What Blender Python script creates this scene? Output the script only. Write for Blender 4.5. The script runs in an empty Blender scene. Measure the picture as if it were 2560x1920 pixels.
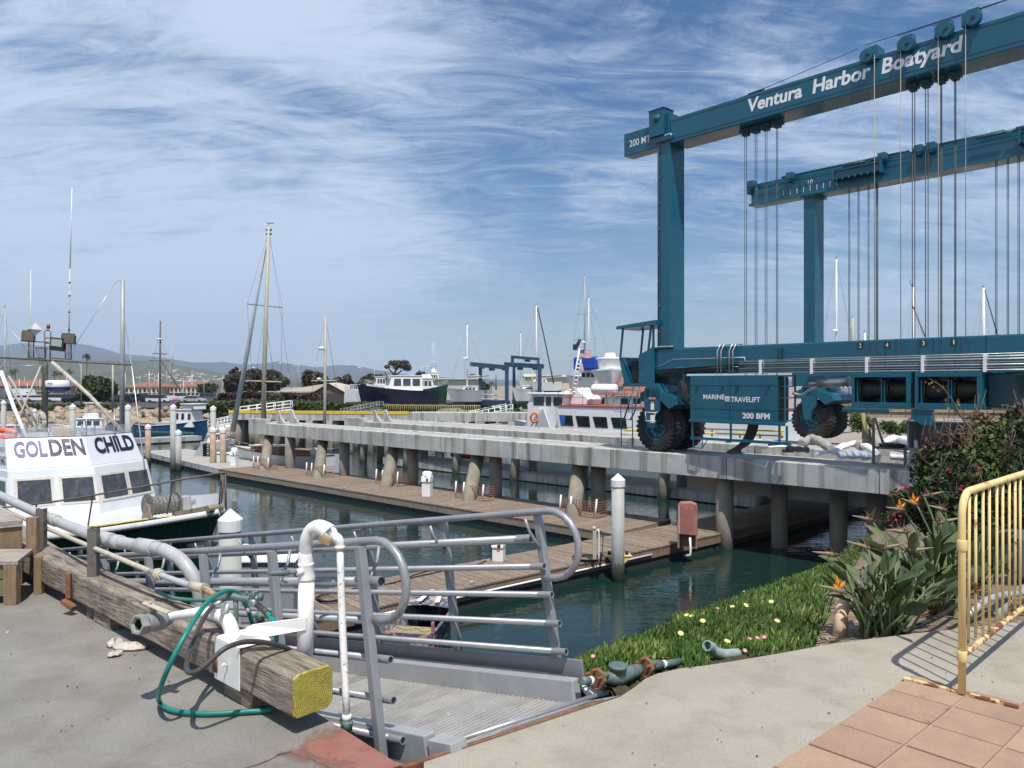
import bpy, math, random
import numpy as np
from mathutils import Vector, Matrix
random.seed(7); rng = np.random.default_rng(7)
S = bpy.context.scene
C = S.collection
# ------------------------------------------------------------ camera
EYE = 1.65; FPX = 1934.0; CX = 1280.0; HV = 960.0
RUN = -0.95; WAT = -4.28; DOCK = -3.73
cam = bpy.data.cameras.new('camera'); camo = bpy.data.objects.new('camera', cam); C.objects.link(camo)
cam.sensor_width = 36; cam.lens = 36*FPX/2560; cam.clip_start = 0.05; cam.clip_end = 40000
camo.location = (0, 0, EYE); camo.rotation_euler = (math.radians(90), 0, 0)
S.camera = camo
# ------------------------------------------------------------ sun, sky
SUNV = Vector((0.10, -0.44, 0.90)).normalized()
sun = bpy.data.lights.new('sun', 'SUN'); sun.energy = 4.3; sun.angle = math.radians(0.55); sun.color = (1.0, 0.955, 0.88)
suno = bpy.data.objects.new('sun', sun); C.objects.link(suno)
suno.rotation_euler = SUNV.to_track_quat('Z', 'Y').to_euler(); suno.location = (0, -20, 60)
S.view_settings.view_transform = 'Standard'; S.view_settings.look = 'None'
S.view_settings.exposure = 0.22; S.view_settings.gamma = 1; S.view_settings.use_curve_mapping = False
S.cycles.use_denoising = True; S.cycles.max_bounces = 7; S.cycles.transparent_max_bounces = 12
S.cycles.caustics_reflective = False; S.cycles.caustics_refractive = False
W = bpy.data.worlds.new('World'); S.world = W; W.use_nodes = True
def build_world():
    nt = W.node_tree; N = nt.nodes; L = nt.links; N.clear()
    out = N.new('ShaderNodeOutputWorld'); bg = N.new('ShaderNodeBackground'); bg.inputs[1].default_value = 0.088
    sky = N.new('ShaderNodeTexSky'); sky.sky_type = 'NISHITA'; sky.sun_disc = False
    sky.sun_elevation = math.asin(SUNV.z); sky.sun_rotation = math.atan2(SUNV.x, SUNV.y)
    sky.altitude = 0; sky.air_density = 1.0; sky.dust_density = 0.6; sky.ozone_density = 2.2
    tc = N.new('ShaderNodeTexCoord'); sep = N.new('ShaderNodeSeparateXYZ'); L.new(tc.outputs['Generated'], sep.inputs[0])
    def math_(op, a, b=None, clamp=False):
        n = N.new('ShaderNodeMath'); n.operation = op; n.use_clamp = clamp
        for i, v in enumerate((a, b)):
            if v is None: continue
            if isinstance(v, (int, float)): n.inputs[i].default_value = v
            else: L.new(v, n.inputs[i])
        return n.outputs[0]
    zc = math_('MAXIMUM', sep.outputs[2], 0.0); zz = math_('ADD', zc, 0.22)
    px = math_('DIVIDE', sep.outputs[0], zz); py = math_('DIVIDE', sep.outputs[1], zz)
    cmb = N.new('ShaderNodeCombineXYZ'); L.new(px, cmb.inputs[0]); L.new(py, cmb.inputs[1])
    def noise(vec, scale, detail, rough, dist, sx=1, sy=1, rot=0, off=(0, 0, 0)):
        mp = N.new('ShaderNodeMapping'); mp.inputs['Scale'].default_value = (sx, sy, 1); mp.inputs['Rotation'].default_value = (0, 0, rot)
        mp.inputs['Location'].default_value = off; L.new(vec, mp.inputs[0])
        n = N.new('ShaderNodeTexNoise'); n.inputs['Scale'].default_value = scale; n.inputs['Detail'].default_value = detail
        n.inputs['Roughness'].default_value = rough; n.inputs['Distortion'].default_value = dist; L.new(mp.outputs[0], n.inputs[0]); return n.outputs[0]
    big = noise(cmb.outputs[0], 0.8, 4, 0.55, 0.5, 1, 1, 0.0, (3.1, 1.2, 0))
    wisp = noise(cmb.outputs[0], 1.35, 12, 0.64, 1.7, 0.7, 1.35, -0.55, (0.4, 2.0, 0))
    fine = noise(cmb.outputs[0], 5.5, 12, 0.72, 2.6, 0.5, 1.5, -0.40, (5, 0, 0))
    def rng_(v, a0, a1, b0, b1):
        n = N.new('ShaderNodeMapRange'); n.interpolation_type = 'SMOOTHSTEP'; L.new(v, n.inputs[0])
        for k, q in enumerate((a0, a1, b0, b1)): n.inputs[k+1].default_value = q
        return n.outputs[0]
    warp = math_('MULTIPLY', math_('SUBTRACT', wisp, 0.5), 0.5)
    bank = rng_(math_('ADD', sep.outputs[0], warp), -0.26, 0.12, 0.19, -0.06)      # thick cirrus bank to the west
    low = rng_(math_('ADD', sep.outputs[2], warp), 0.04, 0.26, 0.09, 0.0)           # veil thickens towards the horizon
    east = rng_(math_('ADD', sep.outputs[0], warp), 0.12, 0.45, 0.0, 0.07)
    s = math_('MULTIPLY', big, 0.55); s = math_('ADD', s, math_('MULTIPLY', wisp, 0.80)); s = math_('ADD', s, math_('MULTIPLY', fine, 0.48))
    s = math_('ADD', s, bank); s = math_('ADD', s, low); s = math_('ADD', s, east)
    mr = N.new('ShaderNodeMapRange'); mr.interpolation_type = 'SMOOTHSTEP'; L.new(s, mr.inputs[0])
    mr.inputs[1].default_value = 0.80; mr.inputs[2].default_value = 1.19; mr.inputs[3].default_value = 0.0; mr.inputs[4].default_value = 0.90
    mix = N.new('ShaderNodeMix'); mix.data_type = 'RGBA'; L.new(mr.outputs[0], mix.inputs[0])
    hs = N.new('ShaderNodeHueSaturation'); hs.inputs['Saturation'].default_value = 1.42; hs.inputs['Hue'].default_value = 0.503; hs.inputs['Value'].default_value = 0.95; L.new(sky.outputs[0], hs.inputs['Color'])
    L.new(hs.outputs[0], mix.inputs[6]); mix.inputs[7].default_value = (6.5, 7.6, 9.4, 1)
    L.new(mix.outputs[2], bg.inputs[0]); L.new(bg.outputs[0], out.inputs[0])
build_world()

# ------------------------------------------------------------ maths helpers
def P(u, v, z=0.0):
    Y = (EYE-z)*FPX/(v-HV); return Vector(((u-CX)/FPX*Y, Y, z))
def Q(u, v, Y): return Vector(((u-CX)/FPX*Y, Y, EYE-(v-HV)/FPX*Y))
class Fr:
    def __init__(s, o, x, y=None, z=(0, 0, 1)):
        s.o = Vector(o); s.x = Vector(x).normalized(); s.z = Vector(z).normalized()
        s.y = Vector(y).normalized() if y is not None else s.z.cross(s.x).normalized()
    def __call__(s, p): return s.o + s.x*p[0] + s.y*p[1] + s.z*p[2]
def frz(o, ang, slope=0):
    return Fr(o, (math.cos(ang), math.sin(ang), 0))
def catmull(pts, k=6):
    pts = [Vector(p) for p in pts]; out = []
    for i in range(len(pts)-1):
        p0 = pts[max(i-1, 0)]; p1 = pts[i]; p2 = pts[i+1]; p3 = pts[min(i+2, len(pts)-1)]
        for j in range(k):
            t = j/k
            out.append(0.5*((2*p1)+(p2-p0)*t+(2*p0-5*p1+4*p2-p3)*t*t+(3*p1-p0-3*p2+p3)*t**3))
    out.append(pts[-1]); return out

# ------------------------------------------------------------ materials
MATS = {}
def lin(c): return tuple(((x/255)/12.92 if x/255 <= .04045 else ((x/255+.055)/1.055)**2.4) for x in c)
def pmat(name, col, rough=.6, metal=0.0, var=.18, scale=3.0, bump=.15, bscale=45.0, dist=0.01, spots=None, streak=None, rnd=0.0, spec=.5, grain=None, alpha=1.0, trans=0.0, dirt=None, rings=None, cracks=None, coat=0.0):
    if name in MATS: return MATS[name]
    m = bpy.data.materials.new(name); m.use_nodes = True; MATS[name] = m
    nt = m.node_tree; N = nt.nodes; L = nt.links
    b = N['Principled BSDF']; b.inputs['Roughness'].default_value = rough; b.inputs['Metallic'].default_value = metal
    b.inputs['Specular IOR Level'].default_value = spec; b.inputs['Coat Weight'].default_value = coat
    tc = N.new('ShaderNodeTexCoord'); oi = N.new('ShaderNodeObjectInfo')
    mul = N.new('ShaderNodeMath'); mul.operation = 'MULTIPLY'; mul.inputs[1].default_value = 31.7; L.new(oi.outputs['Random'], mul.inputs[0])
    add = N.new('ShaderNodeVectorMath'); add.operation = 'ADD'; L.new(tc.outputs['Object'], add.inputs[0]); L.new(mul.outputs[0], add.inputs[1])
    V = add.outputs[0] if rnd else tc.outputs['Object']
    def noise(sc, detail=6, stretch=None, dis=0, rough_=.6):
        n = N.new('ShaderNodeTexNoise'); n.inputs['Scale'].default_value = sc; n.inputs['Detail'].default_value = detail; n.inputs['Distortion'].default_value = dis; n.inputs['Roughness'].default_value = rough_
        if stretch:
            mp = N.new('ShaderNodeMapping'); mp.inputs['Scale'].default_value = stretch; L.new(V, mp.inputs[0]); L.new(mp.outputs[0], n.inputs[0])
        else: L.new(V, n.inputs[0])
        return n.outputs[0]
    def ramp(src, a, bb, lo=0., hi=1.):
        r = N.new('ShaderNodeMapRange'); r.inputs[1].default_value = a; r.inputs[2].default_value = bb; r.inputs[3].default_value = lo; r.inputs[4].default_value = hi; L.new(src, r.inputs[0]); return r.outputs[0]
    def mixc(fac, a, bcol):
        x = N.new('ShaderNodeMix'); x.data_type = 'RGBA'
        if isinstance(fac, float): x.inputs[0].default_value = fac
        else: L.new(fac, x.inputs[0])
        for k, c in ((6, a), (7, bcol)):
            if isinstance(c, tuple): x.inputs[k].default_value = (*c, 1) if len(c) == 3 else c
            else: L.new(c, x.inputs[k])
        return x.outputs[2]
    dk = tuple(c*(1-var) for c in col); lt = tuple(min(1, c*(1+var)) for c in col)
    cur = mixc(ramp(noise(scale, 7), .3, .7), dk, lt)
    if dirt: cur = mixc(ramp(noise(dirt[1], 9, None, .25, .68), dirt[2], dirt[2]+.22, 0, dirt[3]), cur, dirt[0])
    if grain:  # (stretch vector, colour, amount)
        g = noise(grain[3] if len(grain) > 3 else 8, 8, grain[0], .6, .7); cur = mixc(ramp(g, .42, .62, 0, grain[2]), cur, grain[1])
    if streak: cur = mixc(ramp(noise(streak[1], 5, (1, 1, .06)), streak[2], streak[2]+.18, 0, streak[3]), cur, streak[0])
    if spots: cur = mixc(ramp(noise(spots[1], 7, None, .6), spots[2], spots[2]+.06, 0, 1), cur, spots[0])
    if rings:
        w = N.new('ShaderNodeTexWave'); w.wave_type = 'RINGS'; w.rings_direction = 'SPHERICAL'; w.inputs['Scale'].default_value = rings[0]; w.inputs['Distortion'].default_value = 1.5
        w.inputs['Detail'].default_value = 3; mp = N.new('ShaderNodeMapping'); mp.inputs['Location'].default_value = rings[3]; L.new(tc.outputs['Object'], mp.inputs[0]); L.new(mp.outputs[0], w.inputs[0])
        cur = mixc(ramp(w.outputs[1], .0, .5, rings[2], 0), cur, rings[1])
    if cracks:
        vo = N.new('ShaderNodeTexVoronoi'); vo.feature = 'DISTANCE_TO_EDGE'; vo.inputs['Scale'].default_value = cracks[0]
        nn = N.new('ShaderNodeTexNoise'); nn.inputs['Scale'].default_value = 2.5; nn.inputs['Detail'].default_value = 6; L.new(V, nn.inputs[0])
        vm = N.new('ShaderNodeVectorMath'); vm.operation = 'MULTIPLY_ADD'; L.new(nn.outputs[1], vm.inputs[0]); vm.inputs[1].default_value = (.5, .5, .5); L.new(V, vm.inputs[2]); L.new(vm.outputs[0], vo.inputs[0])
        cur = mixc(ramp(vo.outputs[0], 0.0, cracks[2], cracks[3], 0), cur, cracks[1])
    if rnd:
        r = ramp(oi.outputs['Random'], 0, 1, 1-rnd, 1+rnd); vm = N.new('ShaderNodeVectorMath'); vm.operation = 'SCALE'; L.new(cur, vm.inputs[0]); L.new(r, vm.inputs['Scale']); cur = vm.outputs[0]
    L.new(cur, b.inputs['Base Color'])
    rr = ramp(noise(scale*2.3, 5), .3, .7, max(0, rough-.1), min(1, rough+.1)); L.new(rr, b.inputs['Roughness'])
    if bump:
        bp = N.new('ShaderNodeBump'); bp.inputs['Strength'].default_value = bump; bp.inputs['Distance'].default_value = dist
        L.new(noise(bscale, 6, grain[0] if grain else None), bp.inputs['Height']); L.new(bp.outputs[0], b.inputs['Normal'])
    if trans: b.inputs['Transmission Weight'].default_value = trans
    if alpha < 1: b.inputs['Alpha'].default_value = alpha
    return m
def foliage(name, c1, c2, c3=None, scale=.8, trans=.25, frac=.5):
    if name in MATS: return MATS[name]
    m = bpy.data.materials.new(name); m.use_nodes = True; MATS[name] = m
    N = m.node_tree.nodes; L = m.node_tree.links; b = N['Principled BSDF']; b.inputs['Roughness'].default_value = .55; b.inputs['Specular IOR Level'].default_value = .35
    at = N.new('ShaderNodeAttribute'); at.attribute_name = 'tint'; at.attribute_type = 'GEOMETRY'
    r = N.new('ShaderNodeValToRGB'); e = r.color_ramp.elements; e[0].color = (*c1, 1); e[1].color = (*c2, 1); e[1].position = .75
    if c3: k = e.new(.93); k.color = (*c3, 1)
    L.new(at.outputs['Fac'], r.inputs[0]); L.new(r.outputs[0], b.inputs['Base Color'])
    b.inputs['Subsurface Weight'].default_value = 0
    return m

# ------------------------------------------------------------ mesh builder
ident = lambda p: Vector(p)
class MB:
    def __init__(s, T=None): s.v = []; s.f = []; s.T = T or ident; s.mi = []; s.cm = 0; s.sm = []
    def add(s, vs, fs, smooth=False):
        o = len(s.v); s.v += [tuple(s.T(p)) for p in vs]
        s.f += [tuple(i+o for i in f) for f in fs]; s.mi += [s.cm]*len(fs); s.sm += [smooth]*len(fs); return s
    def box(s, x0, x1, y0, y1, z0, z1):
        vs = [(x, y, z) for z in (z0, z1) for y in (y0, y1) for x in (x0, x1)]
        return s.add(vs, [(0, 2, 3, 1), (4, 5, 7, 6), (0, 1, 5, 4), (2, 6, 7, 3), (0, 4, 6, 2), (1, 3, 7, 5)])
    def boxc(s, c, d): return s.box(c[0]-d[0]/2, c[0]+d[0]/2, c[1]-d[1]/2, c[1]+d[1]/2, c[2]-d[2]/2, c[2]+d[2]/2)
    def obox(s, o, ax, ay, az):
        o, ax, ay, az = map(Vector, (o, ax, ay, az)); vs = [o+ax*i+ay*j+az*k for k in (0, 1) for j in (0, 1) for i in (0, 1)]
        return s.add(vs, [(0, 2, 3, 1), (4, 5, 7, 6), (0, 1, 5, 4), (2, 6, 7, 3), (0, 4, 6, 2), (1, 3, 7, 5)])
    def prism(s, pts, vec):
        n = len(pts); vec = Vector(vec); a = [Vector(p) for p in pts]; vs = a+[p+vec for p in a]
        return s.add(vs, [tuple(range(n-1, -1, -1)), tuple(range(n, 2*n))]+[(i, (i+1) % n, n+(i+1) % n, n+i) for i in range(n)])
    def poly(s, pts): return s.add(pts, [tuple(range(len(pts)))])
    def beam(s, p0, p1, w, h, up=(0, 0, 1)):   # rectangular bar between two points
        p0, p1 = Vector(p0), Vector(p1); d = (p1-p0); x = d.normalized(); u = Vector(up)
        y = u.cross(x)
        if y.length < 1e-4: y = Vector((0, 1, 0)).cross(x)
        y.normalize(); z = x.cross(y)
        return s.obox(p0-y*w/2-z*h/2, d, y*w, z*h)
    def tube(s, pts, r, n=10, caps=True, smooth=True, k=0):
        pts = [Vector(p) for p in pts]
        if k: pts = catmull(pts, k)
        m = len(pts); rs = r if isinstance(r, (list, tuple)) else [r]*m
        if len(rs) != m: rs = list(np.interp(np.linspace(0, 1, m), np.linspace(0, 1, len(rs)), rs))
        vs = []; prev = None
        for i, p in enumerate(pts):
            d = (pts[min(i+1, m-1)]-pts[max(i-1, 0)]).normalized()
            if prev is None:
                a = Vector((0, 0, 1)) if abs(d.z) < .9 else Vector((1, 0, 0)); x = d.cross(a).normalized()
            else: x = (prev-d*prev.dot(d)).normalized()
            prev = x; y = d.cross(x)
            for j in range(n):
                t = 2*math.pi*j/n; vs.append(p+(x*math.cos(t)+y*math.sin(t))*rs[i])
        fs = [(i*n+j, i*n+(j+1) % n, (i+1)*n+(j+1) % n, (i+1)*n+j) for i in range(m-1) for j in range(n)]
        s.add(vs, fs, smooth)
        if caps:
            o = len(s.v)-len(vs); s.f += [tuple(o+j for j in range(n-1, -1, -1)), tuple(o+(m-1)*n+j for j in range(n))]; s.mi += [s.cm]*2; s.sm += [False]*2
        return s
    def cyl(s, p0, p1, r, r2=None, n=12, caps=True, smooth=True): return s.tube([p0, p1], [r, r if r2 is None else r2], n, caps, smooth)
    def ring(s, p0, p1, ro, ri, n=14):   # hollow pipe end
        s.tube([p0, p1], ro, n, False); s.tube([p1, p0], ri, n, False)
        p0, p1 = Vector(p0), Vector(p1); d = (p1-p0).normalized(); a = Vector((0, 0, 1)) if abs(d.z) < .9 else Vector((1, 0, 0)); x = d.cross(a).normalized(); y = d.cross(x)
        for q in (p0, p1):
            vs = [q+(x*math.cos(2*math.pi*j/n)+y*math.sin(2*math.pi*j/n))*rr for rr in (ro, ri) for j in range(n)]
            s.add(vs, [(j, (j+1) % n, n+(j+1) % n, n+j) for j in range(n)])
        return s
    def lathe(s, o, ax, prof, n=16, smooth=True):
        o = Vector(o); d = Vector(ax).normalized(); pts = [o+d*h for h, r in prof]
        a = Vector((0, 0, 1)) if abs(d.z) < .9 else Vector((1, 0, 0)); x = d.cross(a).normalized(); y = d.cross(x); vs = []
        for p, (h, r) in zip(pts, prof):
            for j in range(n): t = 2*math.pi*j/n; vs.append(p+(x*math.cos(t)+y*math.sin(t))*r)
        m = len(prof); return s.add(vs, [(i*n+j, i*n+(j+1) % n, (i+1)*n+(j+1) % n, (i+1)*n+j) for i in range(m-1) for j in range(n)], smooth)
    def ell(s, c, r, n=12, m=7):
        vs = []; c = Vector(c)
        for i in range(m+1):
            a = math.pi*i/m
            for j in range(n): t = 2*math.pi*j/n; vs.append(c+Vector((r[0]*math.sin(a)*math.cos(t), r[1]*math.sin(a)*math.sin(t), r[2]*math.cos(a))))
        return s.add(vs, [(i*n+j, (i+1)*n+j, (i+1)*n+(j+1) % n, i*n+(j+1) % n) for i in range(m) for j in range(n)], True)
    def loft(s, secs, closed=False, smooth=True):
        n = len(secs[0]); vs = [p for sec in secs for p in sec]; k = n if closed else n-1
        return s.add(vs, [(i*n+j, i*n+(j+1) % n, (i+1)*n+(j+1) % n, (i+1)*n+j) for i in range(len(secs)-1) for j in range(k)], smooth)
    def build(s, name, mats, parent=None, bev=0, seg=2, tint=None, local=False):
        me = bpy.data.meshes.new(name)
        if parent is not None and not local:
            iv = wm(parent).inverted(); A = np.array(iv); v = np.array(s.v, dtype=float); v = v @ A[:3, :3].T + A[:3, 3]
        else: v = np.array(s.v, dtype=float)
        me.from_pydata(v.tolist(), [], s.f)
        if not isinstance(mats, (list, tuple)): mats = [mats]
        for m in mats: me.materials.append(m)
        if len(mats) > 1: me.polygons.foreach_set('material_index', s.mi)
        me.polygons.foreach_set('use_smooth', s.sm)
        if tint is not None:
            a = me.attributes.new('tint', 'FLOAT', 'FACE'); a.data.foreach_set('value', np.asarray(tint, dtype=np.float32))
        me.update()
        o = bpy.data.objects.new(name, me); C.objects.link(o)
        if parent is not None: o.parent = parent
        if bev:
            bm_ = o.modifiers.new('bevel', 'BEVEL'); bm_.width = bev; bm_.segments = seg; bm_.limit_method = 'ANGLE'; bm_.angle_limit = math.radians(40)
        return o
def wm(o):
    M = Matrix.LocRotScale(o.location, o.rotation_euler, o.scale)
    return wm(o.parent) @ M if o.parent else M
def tag(o, label=None, cat=None, group=None, kind=None):
    if label: o['label'] = label
    if cat: o['category'] = cat
    if group: o['group'] = group
    if kind: o['kind'] = kind
    return o
def thing(name, label, cat, loc=(0, 0, 0), rz=0, group=None):
    o = bpy.data.objects.new(name, None); C.objects.link(o); o.location = loc; o.rotation_euler = (0, 0, rz); o.empty_display_size = .3
    return tag(o, label, cat, group)
def children(o): return [c for c in ALLCH.get(o.name, [])]
def copy_tree(o, loc=None, rz=None, label=None, parent=None, mats=None, scale=None):
    c = o.copy(); C.objects.link(c)
    if parent is not None: c.parent = parent
    if loc is not None: c.location = loc
    if rz is not None: c.rotation_euler = (0, 0, rz)
    if scale is not None: c.scale = (scale,)*3
    if label: c['label'] = label
    if mats and c.type == 'MESH':
        for sl in c.material_slots:
            if sl.material and sl.material.name in mats: nm = mats[sl.material.name]; sl.link = 'OBJECT'; sl.material = nm
    for ch in [x for x in C.objects if x.parent == o]: copy_tree(ch, parent=c, mats=mats)
    return c
def piece(src, loc, rot, parent, name=None):   # a repeated part sharing mesh data
    c = bpy.data.objects.new(src.name.split('.')[0], src.data); C.objects.link(c); c.parent = parent; c.location = loc; c.rotation_euler = rot; return c
# ---- flat lettering
def glyphs(s, bold=0.0, shear=0.0, space=1.0):
    cu = bpy.data.curves.new('t', 'FONT'); cu.body = s; cu.offset = bold; cu.shear = shear; cu.space_character = space; cu.resolution_u = 3
    o = bpy.data.objects.new('t', cu); C.objects.link(o); bpy.context.view_layer.update()
    me = o.evaluated_get(bpy.context.evaluated_depsgraph_get()).to_mesh()
    v = [(a.co.x, a.co.y) for a in me.vertices]; f = [tuple(p.vertices) for p in me.polygons]
    bpy.data.objects.remove(o); bpy.data.curves.remove(cu)
    xs = [a[0] for a in v]; ys = [a[1] for a in v]
    return v, f, (min(xs), max(xs), min(ys), max(ys))
TXT = {k: glyphs(*a) for k, a in {
    'yard': ('Ventura  Harbor  Boatyard', .028, 0.12), 'mt200': ('200 MT', .006), 'marine': ('MARINE', .018), 'travel': ('TRAVELIFT', .018),
    'bfm': ('200 BFM', .03), 'n2': ('2', .0), 'n4': ('4', .0), 'n3': ('3', .0), 'n1': ('1', .0), 't10': ('10', .01), 'mt50': ('50 MT', .01), 'ser': ('307174', .015),
    'gol': ('GOL', .035), 'den': ('DEN', .035), 'chi': ('CHILD', .035), 'fg': ('F&G 70', .0), 'num': ('93467', .008), 'fur': ('UNO', .04)}.items()}
def lettering(key, o, ux, uy, w, h, mat, parent, name='lettering', eps=.006):
    v, f, (x0, x1, y0, y1) = TXT[key]; o, ux, uy = Vector(o), Vector(ux).normalized(), Vector(uy).normalized(); nrm = ux.cross(uy)
    m = MB(); sx = w/(x1-x0); sy = h/(y1-y0)
    m.add([o+ux*((a-x0)*sx)+uy*((b-y0)*sy)+nrm*eps for a, b in v], f); return m.build(name, mat, parent)
# ---- leaf clouds
def leafquads(cs, size, up=.0, narrow=.6, dirs=None):
    """one folded quad per centre: numpy arrays -> verts, faces"""
    n = len(cs); cs = np.asarray(cs, float); a = rng.normal(size=(n, 3)); a[:, 2] += up; a /= np.linalg.norm(a, axis=1)[:, None]
    if dirs is not None: a = dirs
    b = rng.normal(size=(n, 3)); b -= a*np.sum(a*b, axis=1)[:, None]; b /= np.linalg.norm(b, axis=1)[:, None]
    s = (size*(.6+.8*rng.random(n)))[:, None]
    v = np.stack([cs-a*s, cs+b*s*narrow, cs+a*s, cs-b*s*narrow], axis=1).reshape(-1, 3)
    return v, [(4*i, 4*i+1, 4*i+2, 4*i+3) for i in range(n)]
def blobpts(blobs, n, shell=.55):
    """points in ellipsoids (cx,cy,cz,rx,ry,rz), biased to the shell"""
    vol = np.array([b[3]*b[4]*b[5] for b in blobs])**.7; k = rng.choice(len(blobs), n, p=vol/vol.sum()); B = np.array(blobs)[k]
    d = rng.normal(size=(n, 3)); d /= np.linalg.norm(d, axis=1)[:, None]; r = (shell+(1-shell)*rng.random(n))[:, None]
    return B[:, :3]+d*r*B[:, 3:], d
def leafmesh(name, pts, size, mat, parent, narrow=.6, clumps=6.0, up=0.0):
    v, f = leafquads(pts, size, up, narrow); m = MB(); m.v = v.tolist(); m.f = f; m.mi = [0]*len(f); m.sm = [False]*len(f)
    ph = np.sin(pts[:, 0]*clumps)+np.sin(pts[:, 1]*clumps*1.3+1)+np.sin(pts[:, 2]*clumps*1.7+2)
    t = np.clip(.5+.12*ph+.2*rng.normal(size=len(pts)), 0, 1)
    return m.build(name, mat, parent, tint=t)
# ------------------------------------------------------------ materials
CONC = pmat('concrete_pad', (.235, .225, .20), .85, var=.2, scale=1.4, bump=.35, bscale=60, dist=.004, dirt=((.15, .125, .10), 2.6, .48, .6), spots=((.55, .53, .49), 7, .70), grain=((1, 1, 1), (.10, .095, .08), .4, 95), cracks=(.45, (.12, .11, .1), .004, .25))
CONCR = pmat('concrete_walk', (.36, .325, .265), .88, var=.13, scale=1.1, bump=.35, bscale=90, dist=.003, dirt=((.235, .20, .16), 3.4, .48, .6), spots=((.17, .15, .13), 13, .69), grain=((1, 1, 1), (.17, .15, .12), .42, 110))
CONCG = pmat('concrete_grey', (.47, .465, .435), .85, var=.18, scale=.8, bump=.3, bscale=14, dist=.01, streak=((.14, .13, .115), 2.0, .49, .85), dirt=((.30, .295, .27), 1.1, .5, .5), spots=((.12, .115, .1), 3.0, .74))
CONCD = pmat('concrete_deck', (.38, .36, .325), .88, var=.15, scale=.8, bump=.3, bscale=20, dirt=((.18, .17, .155), .7, .48, .6))
PILE = pmat('concrete_pile', (.235, .21, .17), .85, var=.2, scale=1.5, bump=.35, bscale=20, dirt=((.13, .12, .1), 1.6, .5, .7), streak=((.45, .33, .16), 2.0, .55, .5))
PILEG = pmat('mooring_pile', (.38, .385, .37), .7, var=.12, scale=2, bump=.25, bscale=30, streak=((.22, .21, .19), 4.0, .55, .5), dirt=((.42, .34, .2), 1.2, .6, .5))
RUSTP = pmat('rust_stained_pile', (.42, .37, .30), .8, var=.15, scale=2, bump=.3, bscale=20, dirt=((.36, .13, .035), 1.8, .42, .85))
WOODW = None
CAPW = pmat('white_cap', (.80, .80, .79), .45, var=.05, scale=3, bump=.05, dirt=((.55, .53, .48), 4, .62, .5))
PLANK = pmat('dock_plank', (.26, .195, .145), .85, var=.22, scale=4, bump=.4, bscale=14, dist=.006, grain=((14, 1, 14), (.13, .1, .08), .6, 3), rnd=.17)
FASC = pmat('dock_fascia', (.20, .135, .085), .85, var=.25, scale=2, bump=.4, bscale=10, dirt=((.09, .06, .04), 2, .48, .7), grain=((1, 1, 10), (.30, .24, .17), .5, 2))
FASB = pmat('dock_fascia_grey', (.25, .20, .15), .85, var=.25, scale=2, bump=.4, bscale=10, dirt=((.10, .08, .06), 2, .5, .7), grain=((1, 1, 10), (.33, .28, .22), .5, 2))
FLOATM = pmat('float_block', (.03, .03, .028), .8, var=.3, scale=4)
TIMB = pmat('weathered_timber', (.33, .27, .215), .85, var=.25, scale=6, bump=.9, bscale=9, dist=.012, grain=((.9, 10, 10), (.06, .05, .04), .85, 4), dirt=((.28, .34, .31), 3.0, .58, .6))
TIMBN = pmat('brown_timber', (.30, .20, .12), .8, var=.22, scale=6, bump=.5, bscale=10, grain=((9, 9, 1.0), (.14, .09, .05), .6, 4))
TIMBG = pmat('grey_board', (.36, .33, .28), .85, var=.2, scale=6, bump=.5, bscale=10, grain=((10, 1, 10), (.2, .17, .14), .6, 4), dirt=((.16, .14, .12), 5, .5, .6))
YEND = pmat('yellow_painted_end', (.45, .39, .05), .7, var=.25, scale=12, bump=.7, bscale=60, dist=.006, rings=(30, (.12, .10, .03), .75, (0, 0, 0)), dirt=((.15, .13, .07), 11, .47, .8))
ALU = pmat('aluminium_grey', (.30, .31, .325), .42, metal=.35, var=.10, scale=5, bump=.12, bscale=80, dist=.002, dirt=((.2, .2, .2), 6, .55, .5))
ALUL = pmat('aluminium_light', (.42, .425, .43), .45, metal=.3, var=.12, scale=5, bump=.15, bscale=60, dist=.003, dirt=((.68, .68, .66), 12, .60, .8))
ALUD = pmat('aluminium_deck', (.40, .39, .37), .6, metal=.2, var=.16, scale=4, bump=.2, bscale=60, dist=.002, dirt=((.22, .21, .19), 3, .5, .6), spots=((.62, .61, .58), 10, .66), rnd=.06)
BLKR = pmat('black_rubber', (.018, .018, .019), .6, var=.3, scale=10, bump=.1)
PVC = pmat('grey_pvc', (.40, .40, .405), .5, var=.1, scale=4, bump=.1, bscale=30, dirt=((.27, .25, .22), 6, .55, .5))
PVCB = pmat('beige_pvc', (.48, .43, .33), .6, var=.12, scale=8, bump=.15, dirt=((.30, .25, .19), 12, .5, .6))
PVCD = pmat('dusty_pvc_valve', (.26, .265, .24), .6, var=.12, scale=14, bump=.15, dirt=((.36, .34, .28), 16, .52, .6))
WPIPE = pmat('white_painted_pipe', (.78, .77, .74), .38, var=.06, scale=12, bump=.35, bscale=35, dist=.004, spots=((.36, .16, .05), 17, .645), dirt=((.55, .46, .33), 7, .6, .7))
WPIPE2 = pmat('white_painted_thin_pipe', (.76, .75, .73), .4, var=.06, scale=12, bump=.35, bscale=45, dist=.003, spots=((.22, .14, .09), 55, .60), dirt=((.5, .45, .4), 14, .58, .5))
STEELD = pmat('galvanised_strut', (.17, .155, .135), .6, metal=.4, var=.2, scale=14, bump=.2, dirt=((.10, .085, .07), 10, .48, .6))
RUST = pmat('rusty_steel', (.20, .085, .04), .85, var=.35, scale=14, bump=.5, bscale=50, dist=.004, dirt=((.09, .045, .03), 9, .5, .7))
BRONZE = pmat('weathered_bronze', (.12, .17, .155), .6, metal=.3, var=.22, scale=22, bump=.35, bscale=60, dist=.003, dirt=((.25, .36, .32), 14, .55, .7))
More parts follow.
